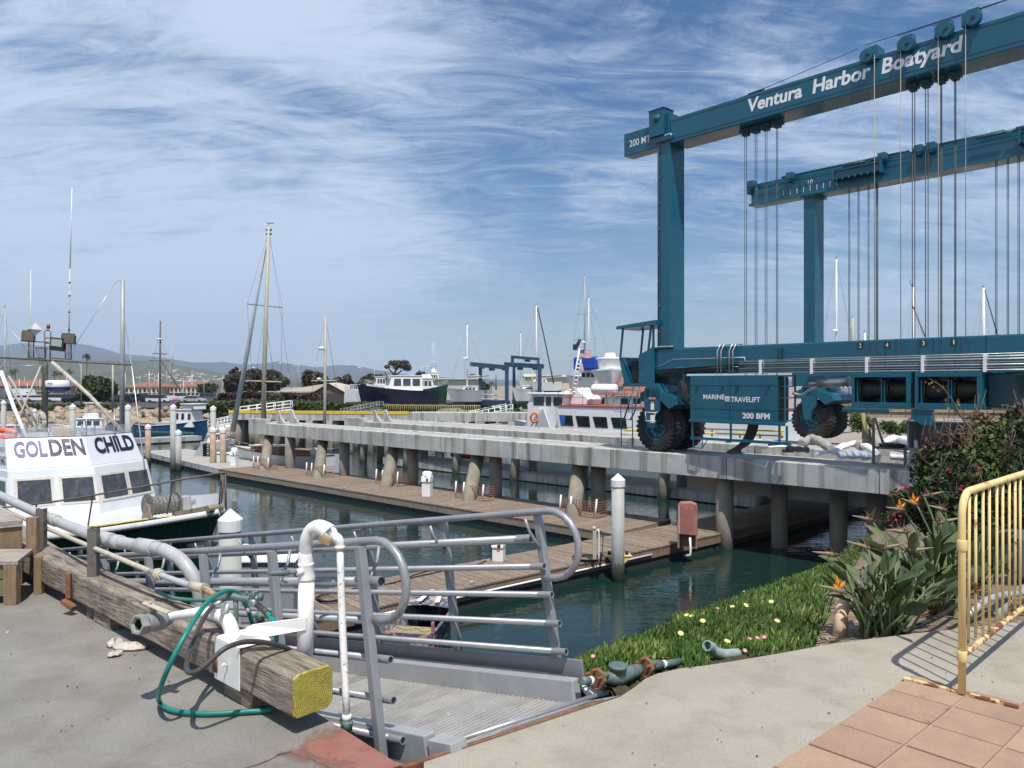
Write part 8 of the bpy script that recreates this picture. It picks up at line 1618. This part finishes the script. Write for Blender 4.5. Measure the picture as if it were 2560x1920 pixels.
for kd_, col, u, v, rz, lab in cars[:-1]:
    X = Q(u, 1000, 150).x; zz = -2.08 if X < -45 else -1.98; p = P(u, v, zz) if v > 1003 else Q(u, 1000, 168); p.z = zz
    if kd_ not in kinds: t = carmesh(kd_, lab, tuple(p), rz); kinds[kd_] = t
    else: t = copy_tree(kinds[kd_], tuple(p), rz, lab)
    for ch in [o for o in C.objects if o.parent == t]:
        if ch.name.startswith(('body', 'roof')) or (kd_ == 'van' and ch.name.startswith('glass')): ch.material_slots[0].link = 'OBJECT'; ch.material_slots[0].material = CB[col]
# ------------------------------------------------------------ trees and hedges
FOLD = foliage('cypress_leaf', (.018, .035, .012), (.055, .09, .028), (.09, .12, .05)); FOLM = foliage('maroon_tree_leaf', (.035, .025, .018), (.085, .07, .04), (.10, .12, .05)); FOLH = foliage('maroon_hedge_leaf', (.03, .012, .016), (.085, .035, .04), (.13, .07, .06)); FOLG = foliage('green_hedge_leaf', (.03, .045, .015), (.10, .12, .045), (.18, .19, .09)); FOLB = foliage('bush_leaf', (.012, .03, .008), (.05, .10, .022), (.11, .16, .05))
BARK = pmat('bark', (.12, .09, .07), .9, var=.3, scale=3, bump=.4)
def tree(u0, u1, vt, vb, Y, label, mat, n=1600, trunk=True, leaf=.4, lean=0, vg=1000, dens=5, blobs=None, name='tree', shell=.35):
    a, b = Q(u0, vt, Y), Q(u1, vb, Y); cx = (a.x+b.x)/2; w = abs(b.x-a.x)/2; zt, zb_ = a.z, b.z; zg = min(EYE-(vg-HV)*Y/FPX, landz(cx, Y)+.2); t = thing(name, label, 'tree', (cx, Y, zg)); q = random.Random(int(u0*7+vt))
    if trunk:
        m = MB(); bx_ = cx-lean*w; m.tube([(bx_, Y, zg), (bx_+(cx-bx_)*.5, Y, (zg+zb_)/2), (cx, Y, zb_+(zt-zb_)*.4)], [w*.09, w*.07, w*.04], 7)
        for k in range(5): m.tube([(cx, Y, zb_), (cx+q.uniform(-.6, .6)*w, Y+q.uniform(-.4, .4)*w, zb_+(zt-zb_)*q.uniform(.3, .7))], [w*.04, w*.015], 5)
        m.build('trunk', BARK, t)
    bl = blobs or [(cx+q.uniform(-.6, .6)*w, Y+q.uniform(-.5, .5)*w, zb_+(zt-zb_)*q.uniform(.25, .72), w*q.uniform(.3, .45), w*q.uniform(.3, .45), (zt-zb_)*q.uniform(.22, .34)) for k in range(dens)]+[(cx, Y, zb_+(zt-zb_)*.45, w*.78, w*.7, (zt-zb_)*.42)]
    pts, _ = blobpts(bl, int(n*2.0), shell); leafmesh('crown', pts, leaf*.66, mat, t, .6, 1.3); return t
tree(190, 305, 932, 1004, 125, 'dense dark green cypress tree standing in the car park', FOLD, 4200, leaf=.36)
tree(556, 640, 918, 995, 150, 'dark maroon brown tree at the left end of the tree line', FOLM, 2600, leaf=.5); tree(600, 732, 914, 985, 160, 'broad dark tree behind the tan roofed shed', FOLM, 3800, leaf=.5); tree(745, 835, 921, 985, 165, 'rounded dark tree above the shed ridge', FOLM, 2600, leaf=.5)
tree(815, 890, 935, 985, 170, 'low dark tree right of the rounded tree', FOLM, 1800, leaf=.5); tree(880, 995, 928, 985, 172, 'wide low dark tree behind the navy yacht', FOLM, 3000, leaf=.5)
Yc = 150; cb = [(Q(1003, 0, Yc).x, Yc, Q(0, 911, Yc).z, 1.9, 1.6, .95), (Q(985, 0, Yc).x, Yc, Q(0, 908, Yc).z, 1.3, 1.2, .6), (Q(1018, 0, Yc).x, Yc, Q(0, 920, Yc).z, 1.0, 1.0, .7), (Q(968, 0, Yc).x, Yc, Q(0, 917, Yc).z, .6, .8, .4)]
tt = tree(955, 1030, 897, 925, Yc, 'wind blown cypress with a flat leaning crown above the yachts', FOLM, 1500, leaf=.22, lean=.9, blobs=cb, vg=960)
m = MB()
for (u0, v0, u1, v1) in ((972, 985, 985, 940), (985, 940, 1005, 925), (985, 940, 972, 922), (975, 962, 962, 930), (985, 940, 990, 915)): m.tube([Q(u0, v0, Yc), Q((u0+u1)/2+2, (v0+v1)/2, Yc), Q(u1, v1, Yc)], [.22, .12], 6)
m.build('limb', BARK, tt)
tree(1030, 1075, 925, 960, 155, 'thin dark tree between the cypress and the tall white tower', FOLM, 700, leaf=.3, shell=.6); tree(1165, 1200, 930, 965, 170, 'small green tree over the pale green shed', FOLD, 700, leaf=.35); tree(1200, 1228, 952, 985, 120, 'grey green tree between the legs of the small hoist', FOLD, 700, leaf=.3)
tree(485, 550, 957, 990, 185, 'round green tree at the right of the orange roofed block', FOLD, 1200, leaf=.4)
tree(2110, 2190, 1025, 1085, 58, 'bright green shrub below the first winch cradle', foliage('spring_green', (.03, .06, .012), (.10, .16, .03), (.35, .33, .04)), 1600, leaf=.11, trunk=False, vg=1085); 
for i, (u0, u1, v0, v1, lab) in enumerate(((2190, 2260, 1045, 1090, 'low shrub with yellow flowers right of the bright green shrub'), (2075, 2115, 1040, 1085, 'dry tan shrub right of the rear hoist wheel'), (2240, 2300, 1040, 1090, 'dark green shrub behind the workbench'), (2480, 2620, 1035, 1090, 'yellow flowering shrub at the right edge beyond the basin'))): tree(u0, u1, v0, v1, 57, lab, MATS['spring_green'] if i != 1 else foliage('dry_tan', (.10, .08, .04), (.28, .22, .12)), 900, leaf=.11, trunk=False, vg=1085, name='shrub')
tree(1182, 1262, 1015, 1062, 72, 'dark green bush beside the white railed gangway', FOLB, 1400, leaf=.18, trunk=False, vg=1060, name='bush'); tree(1272, 1308, 1018, 1045, 74, 'clipped green bush left of the tour boat pilothouse', FOLB, 700, leaf=.16, trunk=False, vg=1045, name='bush')
def hedge(u0, u1, vt, vb, Y, depth, label, mat, n, leaf=.3, wob=.25):
    a, b = Q(u0, vt, Y), Q(u1, vb, Y); t = thing('hedge', label, 'hedge', (a.x, Y, b.z)); L_ = b.x-a.x; h = a.z-b.z
    m = MB(); m.box(a.x+.2, b.x-.2, Y+.3, Y+depth, b.z-.3, a.z-.35*h); m.build('dark_core', BARK, t)  # solid dark box standing in for the hedge's shaded inside
    x = rng.random(n)*L_; tp = h*(1+wob*np.sin(x*.7+u0)*.3+wob*np.sin(x*1.9)*.25); f = rng.random(n); face = rng.random(n) < .55
    yy = np.where(face, rng.random(n)*.4, rng.random(n)*depth); zz = np.where(face, f*tp, tp*(.82+.2*rng.random(n)))
    leafmesh('foliage', np.stack([a.x+x, Y+yy, b.z+zz], 1), leaf, mat, t, .6, 1.2)
hedge(545, 668, 985, 1016, 112, 4, 'long maroon hedge left of the pampas green patch', FOLH, 3500); hedge(660, 705, 990, 1018, 111, 4, 'green patch of hedge in the middle of the maroon hedge', FOLG, 1500); hedge(700, 795, 987, 1018, 112, 4, 'maroon hedge right of the green patch, below the shed', FOLH, 2800)
hedge(520, 735, 1005, 1034, 100, 5, 'low mixed green hedge along the bank behind the yellow kerb', FOLG, 4500, .26); hedge(735, 905, 1009, 1038, 98, 5, 'olive hedge on the bank below the boat shed doors', FOLG, 3800, .24); hedge(900, 965, 1010, 1032, 97, 4, 'short green hedge beneath the navy yacht stern', FOLG, 1500, .24)
hedge(-60, 300, 1012, 1022, 113, 3, 'thin line of weeds along the car park edge', FOLG, 2500, .2); hedge(440, 545, 1010, 1040, 103, 4, 'bright green ground cover at the left end of the bank', FOLB, 2500, .22)
# palms
def palm(u, vt, vb, Y, label, r, n=26):
    t = thing('palm_tree', label, 'palm tree', Q(u, vb, Y)); a, b = Q(u, vb, Y), Q(u, vt+ (r/Y*FPX)*.5, Y); m = MB(); m.tube([a, a.lerp(b, .5), b], [r*.12, r*.09, r*.08], 6); m.build('trunk', BARK, t); q = random.Random(u); m = MB()
    for k in range(n):
        an = q.uniform(0, 6.28); el_ = q.uniform(-.7, 1.2); d = Vector((math.cos(an)*math.cos(el_), math.sin(an)*math.cos(el_), math.sin(el_))); s1 = d.cross(Vector((0, 0, 1))).normalized()*r*.10; p0 = b; p1 = b+d*r*.6; p2 = b+d*r-Vector((0, 0, r*.35))
        m.add([p0, p1-s1, p2, p1+s1, p1+Vector((0, 0, r*.06))], [(0, 1, 4), (1, 2, 4), (2, 3, 4), (3, 0, 4)])
    m.build('crown', FOLD if True else None, t, tint=rng.random(len(m.f)))
palm(217, 885, 1000, 230, 'tall fan palm rising above the dark cypress', 1.6, 60)
for u, v, lab in ((30, 925, 'slender palm left of the white pole at far left'), (38, 922, 'slender palm second from the left edge'), (137, 928, 'palm just right of the dark mast'), (150, 926, 'palm in the middle of the hazy palm row'), (175, 923, 'palm at the right end of the hazy palm row'), (1229, 955, 'tiny palm between the blue hoist legs')): palm(u, v, 1000, 330, lab, 1.9, 40)
# ------------------------------------------------------------ near planting
# ice plant: three-sided finger leaves in tufts
VALV = [VC[i].lerp(VC[i+1], k/3) for i in range(7) for k in range(3)]+[Q(u, 1630, 4.85) for u in (1790, 1812, 1830, 1846)]
def iceplant():
    n = 29000; r = np.random.default_rng(5); S_, T_ = [], []
    while len(S_) < n:
        s = r.random()*10.9; t = r.random()**.9*1.22
        if s > 8.9 and t < .45: continue
        if s > 7.8 and t < (s-7.8)*.25: continue
        S_.append(s); T_.append(t)
    vs = []; fs = []; tint = []
    patch = lambda p: .5+.5*math.sin(p.x*4.1+1+math.sin(p.y*3))*math.sin(p.y*3.3+p.x*1.7)
    for s, t in zip(S_, T_):
        p = bankpt(s, min(t, 1.18)); 
        if t > 1.0: p = p+Vector((0, 0, .02))
        h = r.uniform(.028, .062)*(1+.14*p.y/6)*(.62+.7*patch(p)); an = r.uniform(0, 6.28); ti = r.uniform(.1, 1.1); d = Vector((math.cos(an)*ti, math.sin(an)*ti, 1)).normalized(); w = h*.15; x = d.cross(Vector((0, 0, 1)) if abs(d.z) < .99 else Vector((1, 0, 0))).normalized(); y = d.cross(x)
        
        if p.y < 5.2 and any((p-q_).length < .085 or (p.y < q_.y+.02 and abs(p.x/p.y-q_.x/q_.y) < .012 and (p-q_).length < .35) for q_ in VALV): continue
        base = p+Vector((r.uniform(-.03, .03), r.uniform(-.03, .03), r.uniform(-.01, .035))); mid = base+d*h*.55+Vector((0, 0, h*.06)); tip = base+d*h+Vector((0, 0, h*.18)); o = len(vs)
        for k in range(3): a = k*2.094; vs.append(tuple(base+(x*math.cos(a)+y*math.sin(a))*w*.8))
        for k in range(3): a = k*2.094; vs.append(tuple(mid+(x*math.cos(a)+y*math.sin(a))*w))
        vs.append(tuple(tip)); tt = min(1, max(0, .55*r.random()+.35*patch(p)+.1))
        for k in range(3): fs.append((o+k, o+(k+1) % 3, o+3+(k+1) % 3, o+3+k)); fs.append((o+3+k, o+3+(k+1) % 3, o+6)); tint += [tt*.85, tt]
    m = MB(); m.v = vs; m.f = fs; m.mi = [0]*len(fs); m.sm = [False]*len(fs); return tag(m.build('ice_plant', foliage('ice_plant_leaf', (.020, .050, .010), (.095, .165, .030), (.28, .27, .08)), tint=tint), kind='stuff')
iceplant()
# dark mat of stems beneath so no soil shows through
m = MB(); rows = [[bankpt(s, t)+Vector((0, 0, .015+.02*math.sin(s*7+t*15))) for t in np.linspace(max(0, (s-7.4)*.3), 1.06, 16)] for s in np.linspace(0, 9.0, 40)]; m.loft(rows); tag(m.build('ice_plant_mat', pmat('ice_plant_stems', (.075, .065, .03), .95, var=.5, scale=20, bump=1, bscale=60, dist=.03)), kind='stuff')
# flowers
YF = pmat('pale_yellow_petal', (.85, .78, .30), .6); YC = pmat('yellow_centre', (.75, .55, .05), .7); PF = pmat('pink_petal', (.75, .28, .42), .6)
def flower(par, mat, ctr, r):
    m = MB()
    for k in range(14):
        a = 6.283*k/14; d = Vector((math.cos(a), math.sin(a), .45)); s1 = Vector((-math.sin(a), math.cos(a), 0))*.16*r; m.add([Vector((0, 0, 0)), d*r*.6-s1, d*r, d*r*.6+s1], [(0, 1, 2, 3)])
    m.build('petals', mat, par, local=True); m = MB(); m.ell((0, 0, r*.16), (r*.28, r*.28, r*.16), 8, 4); m.build('centre', ctr, par, local=True)
def flowers(lst, lab, grp, mat, rr):
    t0 = None
    for u, v in lst:
        # find the bank point under this pixel
        best = None
        for s in np.linspace(0, 9.6, 60):
            for t in np.linspace(0, 1.05, 22):
                p = bankpt(s, t)+Vector((0, 0, .11)); uu = CX+p.x/p.y*FPX; vv = HV+(EYE-p.z)/p.y*FPX; d = (uu-u)**2+(vv-v)**2
                if best is None or d < best[0]: best = (d, p)
        p = best[1]
        if t0 is None: t0 = thing('ice_plant_flower', lab, 'flower', tuple(p), 0, grp); flower(t0, mat, YC, rr); o = t0
        else: o = copy_tree(t0, tuple(p))
        tv = Vector((0, 0, EYE))-p; o.rotation_euler = (random.uniform(.2, .7), random.uniform(-.3, .3), random.uniform(-.4, .4))
flowers([(1704, 1585), (1810, 1548), (1755, 1559), (1818, 1603), (1866, 1517), (1926, 1512), (1834, 1518), (1943, 1558), (2140, 1490), (1715, 1537), (1730, 1540), (1488, 1645)], 'pale yellow ice plant flower open in the ice plant bank', 'yellow ice plant flowers', YF, .023)
flowers([(1483, 1640), (1524, 1625), (1793, 1522), (1858, 1483), (1874, 1592), (1896, 1604), (1871, 1625), (1905, 1592), (1760, 1540)], 'small pink ice plant flower open in the ice plant bank', 'pink ice plant flowers', PF, .015)
# bird of paradise clumps
BPL = foliage('paradise_leaf', (.028, .05, .02), (.075, .11, .045), (.15, .17, .08)); BPS = pmat('paradise_stem', (.10, .15, .06), .6, var=.2, scale=6); ORP = pmat('orange_petal', (.80, .26, .02), .6); BLP = pmat('blue_petal', (.05, .06, .3), .6); DRY = pmat('dried_bract', (.15, .085, .06), .9, var=.4, scale=20); BRC = pmat('green_red_bract', (.22, .20, .12), .6, dirt=((.45, .08, .06), 12, .5, .9))
def leaf_blade(m, p0, d, L_, w, droop, r, tw):
    """petiole and a folded paddle blade"""
    d = d.normalized(); side = d.cross(Vector((0, 0, 1))).normalized(); side = (side*math.cos(tw)+side.cross(d)*math.sin(tw)).normalized(); up = side.cross(d); secs = []; n = 8
    pts = [p0+d*(L_*t)+Vector((0, 0, -droop*t*t)) for t in np.linspace(0, 1, n)]
    prof = [.04, .55, .9, 1.0, .93, .72, .42, .02]
    for p, f in zip(pts, prof): secs.append([p-side*w*f+up*w*f*.35, p-side*w*f*.5+up*w*f*.12, p, p+side*w*f*.5+up*w*f*.12, p+side*w*f+up*w*f*.35])
    m.loft(secs, smooth=True); return pts[-1]
def paradise(u, v, Y, label, n, hgt, spread, seed, fl, zfix=None):
    base = Q(u, v, Y); t = thing('bird_of_paradise', label, 'plant', base); r = random.Random(seed)
    for i in range(n):
        an = r.uniform(0, 6.283); ti = r.uniform(.05, spread)*(1 if r.random() < .8 else 1.5); d = Vector((math.cos(an)*ti, math.sin(an)*ti*.8, 1)).normalized(); ps = base+Vector((r.uniform(-.16, .16), r.uniform(-.12, .12), 0)); pl = hgt*r.uniform(.25, .62)
        knee = ps+d*pl; m = MB(); m.tube([ps, ps.lerp(knee, .5)+Vector((0, 0, .01)), knee], [.012, .009, .006], 5); st = m.build('leaf_stalk', BPS, t)
        L_ = hgt*r.uniform(.20, .36); dd = (d+Vector((math.cos(an), math.sin(an), 0))*r.uniform(.1, .9)).normalized(); m = MB(); leaf_blade(m, knee-d*.01, dd, L_, L_*r.uniform(.12, .17), L_*r.uniform(.05, .4), r, r.uniform(-1.3, 1.3)); tt = r.random(); m.build('leaf', BPL, t, tint=[min(1, max(0, tt+r.uniform(-.05, .05)))]*len(m.f))
    for (fu, fv, dY, kind, ang_) in fl:
        p1 = Q(fu, fv, Y+dY); m = MB(); m.tube([base+Vector((r.uniform(-.1, .1), 0, 0)), base.lerp(p1, .55)+Vector((0, 0, .05)), p1], [.011, .010, .008], 6, k=4); m.build('flower_stem', BPS, t)
        hd = Vector((math.cos(ang_), -.2, .25*math.sin(ang_)+.12)).normalized(); m = MB(); m.tube([p1-hd*.01, p1+hd*.04, p1+hd*.11, p1+hd*.19], [.014, .018, .011, .002], 8); m.build('bract', BRC, t)
        if kind:
            m = MB()
            for a2, l2 in ((1.75, .11), (1.0, .08), (2.3, .06)):
                dp_ = Vector((math.cos(a2), -.1, math.sin(a2))); s1 = Vector((-math.sin(a2), 0, math.cos(a2)))*.014; q0 = p1+hd*.03; m.add([q0, q0+dp_*l2*.5-s1, q0+dp_*l2, q0+dp_*l2*.5+s1, q0+dp_*l2*.45+Vector((0, -.01, 0))], [(0, 1, 4), (1, 2, 4), (2, 3, 4), (3, 0, 4)])
            m.build('orange_petals', ORP, t)
        if kind != 1:
            m = MB()
            for k in range(26):
                dr = Vector((r.gauss(0, 1), r.gauss(0, 1), r.gauss(.5, .8))).normalized(); s1 = dr.cross(Vector((0, 1, .3))).normalized()*.005; q0 = p1+hd*r.uniform(-.02, .06); l2 = r.uniform(.05, .14); m.add([q0-s1, q0+s1, q0+dr*l2], [(0, 1, 2)])
            m.build('dry_petals', DRY, t)
PL = [
 (2200, 1588, 5.35, 'bird of paradise clump beside the walk with a fresh orange flower', 74, .80, .85, 1, [(2106, 1478, -.25, 1, 2.6), (2090, 1388, .1, 0, 2.9), (2170, 1370, .2, 0, 2.5)]),
 (2330, 1560, 6.1, 'bird of paradise clump with many dried flower heads behind the first clump', 70, 1.0, .62, 2, [(2178, 1300, .3, 0, 2.7), (2265, 1330, 0, 0, 3.0), (2205, 1372, 0, 0, .6), (2270, 1378, -.1, 0, .3), (2345, 1308, .1, 0, .6)]),
 (2410, 1545, 6.9, 'tall bird of paradise clump against the dark flowering bush', 46, 1.12, .5, 3, [(2258, 1275, .3, 2, 2.9), (2362, 1275, 0, 0, 2.6), (2292, 1262, .2, 2, 2.4), (2310, 1240, .4, 0, .5)])]
for a in PL: paradise(*a)
# dead leaves and small stones in the bed
m = MB(); r = random.Random(8)
for i in range(900):
    s = r.uniform(7.2, 13); t = r.uniform(0, .5); p = bankpt(min(s, len(BANK)-1.01), t)+Vector((r.uniform(-.05, .05), r.uniform(-.05, .05), .015)); a = r.uniform(0, 6.28); l2 = r.uniform(.008, .03); d1 = Vector((math.cos(a), math.sin(a), r.uniform(-.2, .3)))*l2; d2 = Vector((-math.sin(a), math.cos(a), 0))*l2*.4; m.add([p-d1, p+d2, p+d1, p-d2], [(0, 1, 2, 3)])
tag(m.build('dead_leaves', pmat('dead_leaf', (.33, .25, .17), .9, var=.5, scale=30)), kind='stuff')
m = MB(); m.tube([Q(2255, 1582, 5.25), Q(2300, 1562, 5.3), Q(2350, 1540, 5.45), Q(2392, 1512, 5.8)], .017, 8, k=4); tag(m.build('irrigation_hose', BLKR), 'black irrigation hose lying on the soil near the barrier', 'hose')
m = MB(); m.tube([Q(2295, 1538, 5.9), Q(2345, 1522, 6.0), Q(2400, 1490, 6.2), Q(2470, 1472, 6.4)], .012, 8, k=4); tag(m.build('rusty_pipe', RUST), 'thin rusty pipe running through the soil bed', 'pipe')
rp_ = Q(2098, 1560, 5.45); m = MB(); m.tube([rp_-Vector((0, 0, .15)), Q(2103, 1530, 5.5), Q(2116, 1500, 5.6)], .048, 14); tag(m.build('sprinkler_pipe', pmat('beige_tube', (.60, .42, .28), .6, var=.15)), 'short beige pipe stub standing in the leaves of the first clump', 'pipe')
for i, (u0, u1, lab, mt, r_) in enumerate(((2480, 2640, 'thick grey coiled rope bundle on the soil behind the barrier bars', PVCD, .06), (2420, 2640, 'grey hose lying below the rope bundle behind the barrier', ALUL, .028))):
    m = MB(); m.tube([Q(u0, 1545-i*5, 5.9-i*.3), Q(u0+40, 1505-i*0, 6.0-i*.3), Q(u0+90, 1478+i*10, 6.2-i*.3), Q(u1, 1462+i*10, 6.4)], r_, 9, k=4); tag(m.build('rope_bundle' if i == 0 else 'grey_hose', mt), lab, 'rope' if i == 0 else 'hose')
gb2 = Q(2545, 1450, 7.2); m = MB(); m.obox(gb2, (.5, 0, 0), (0, .4, 0), (0, 0, .4)); tag(m.build('utility_box', pmat('dark_box', (.08, .085, .09), .6), None, .03), 'dark utility box half hidden in the bush behind the barrier', 'box')
# big flowering bush
BL = foliage('bougainvillea_leaf', (.009, .022, .006), (.045, .082, .018), (.13, .15, .045)); BR2 = foliage('russet_leaf', (.03, .025, .012), (.10, .065, .035), (.20, .19, .08)); TWG = pmat('twig', (.14, .09, .06), .9, var=.3, scale=9)
bu = thing('flowering_bush', 'large dense dark green bush with magenta flowers hiding the runway end', 'bush', Q(2450, 1540, 8.2))
def blob(u, v, Y, ru, rv, ry=None): c = Q(u, v, Y); k = Y/FPX; return (c.x, c.y, c.z, ru*k, ry or ru*k*.8, rv*k)
blobs = [blob(2420, 1240, 8.8, 130, 130), blob(2545, 1200, 8.8, 150, 160), blob(2350, 1180, 9.2, 75, 75), blob(2480, 1130, 9.4, 110, 75), blob(2580, 1330, 8.4, 150, 150), blob(2440, 1370, 8.4, 110, 120), blob(2330, 1270, 9.3, 55, 80), blob(2700, 1150, 9, 180, 180), blob(2540, 1440, 8.4, 120, 80)]
pts, _ = blobpts(blobs, 30000, .55); leafmesh('foliage', pts, .031, BL, bu, .62, 5)
pts, _ = blobpts([blob(2480, 1090, 9.2, 90, 45), blob(2400, 1110, 9.2, 80, 40), blob(2540, 1075, 9.2, 60, 45), blob(2330, 1130, 9.2, 50, 35), blob(2450, 1050, 9.2, 40, 25), blob(2535, 1040, 9.2, 30, 40)], 2600, .3); leafmesh('russet_shoots', pts, .030, BR2, bu, .55, 6)
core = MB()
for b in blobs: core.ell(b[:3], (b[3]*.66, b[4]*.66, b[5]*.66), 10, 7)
core.build('dark_core', pmat('core_shade', (.025, .022, .014), 1, var=.4, scale=5), bu)  # near-black solid lumps: shade deep in the bush put into their colour
m = MB(); r = random.Random(4)
for i in range(120):
    b = blobs[r.randrange(len(blobs))]; c = Vector(b[:3]); d = Vector((r.gauss(0, .7), r.gauss(-.2, .5), abs(r.gauss(.8, .4)))).normalized(); p0 = c+Vector((d.x*b[3], d.y*b[4], d.z*b[5]))*.7; m.tube([p0, p0+d*.25, p0+d*.25+Vector((r.uniform(-.1, .1), 0, r.uniform(.1, .3)))], [.008, .005, .003], 4)
m.build('twigs', TWG, bu)
# long dry shoot in front of the winches
m = MB(); sh_p = [Q(2440, 1090, 8.6), Q(2402, 1040, 8.6), Q(2380, 1000, 8.6), Q(2352, 965, 8.6), Q(2322, 946, 8.6)]; m.tube(sh_p, [.012, .010, .008, .006, .003], 6, k=4); br_ = m.build('dry_shoot', TWG, bu)
for i, (u, v) in enumerate(((2328, 952), (2335, 962), (2345, 968), (2358, 962), (2322, 955), (2365, 992), (2368, 1005), (2392, 998), (2398, 1004), (2370, 1015), (2390, 1022), (2402, 1032), (2418, 1040), (2430, 1052), (2415, 1060), (2442, 1075), (2340, 950), (2312, 950))):
    c = Q(u, v, 8.6); a = random.uniform(-.5, .5); d1 = Vector((math.sin(a), 0, -math.cos(a)))*random.uniform(.035, .065); d2 = Vector((math.cos(a), random.uniform(-.5, .5), math.sin(a)))*.018; m = MB(); m.add([c, c+d1*.5-d2, c+d1, c+d1*.5+d2, c+d1*.5+Vector((0, .008, 0))], [(0, 1, 4), (1, 2, 4), (2, 3, 4), (3, 0, 4)]); m.build('dry_leaf', BR2, bu, tint=[random.uniform(.3, 1)]*4)
MG = pmat('magenta_flower', (.55, .01, .09), .6)
for i, (u, v) in enumerate(((2368, 1172), (2375, 1178), (2405, 1215), (2400, 1222), (2410, 1228), (2255, 1212), (2262, 1222), (2268, 1218), (2245, 1232), (2225, 1236), (2250, 1290), (2235, 1288), (2240, 1300), (2448, 1170), (2222, 1300), (2270, 1228))):
    m = MB(); r = random.Random(i); c = Q(u, v, 8.0 if u > 2300 else 8.9)
    for k in range(9): d1 = Vector((r.gauss(0, 1), r.gauss(0, 1)-.4, r.gauss(0, 1))).normalized()*.019; d2 = d1.cross(Vector((0, 1, 0))).normalized()*.010; m.add([c, c+d1*.6-d2, c+d1, c+d1*.6+d2], [(0, 1, 2, 3)])
    m.build('flower', MG, bu)
lw = thing('flowering_bush', 'low magenta flowering shoots under the runway end', 'bush', Q(2260, 1300, 9.2)); pts, _ = blobpts([blob(2262, 1240, 9.0, 36, 26), blob(2235, 1300, 9.2, 38, 22), blob(2290, 1270, 9.2, 40, 60)], 900, .2); leafmesh('foliage', pts, .03, BL, lw, .6, 6)

# ------------------------------------------------------------ haze
hz = MB(); hz.box(-9500, 9500, -120, 9300, -6.2, 640)
hm = bpy.data.materials.new('harbour_air'); hm.use_nodes = True; N_ = hm.node_tree.nodes; N_.clear(); o_ = N_.new('ShaderNodeOutputMaterial'); pv_ = N_.new('ShaderNodeVolumePrincipled'); pv_.inputs['Color'].default_value = (.72, .85, 1.0, 1); pv_.inputs['Density'].default_value = 0.00013; pv_.inputs['Anisotropy'].default_value = .2
hm.node_tree.links.new(pv_.outputs[0], o_.inputs['Volume'])
hb = hz.build('haze', hm); hb['kind'] = 'stuff'
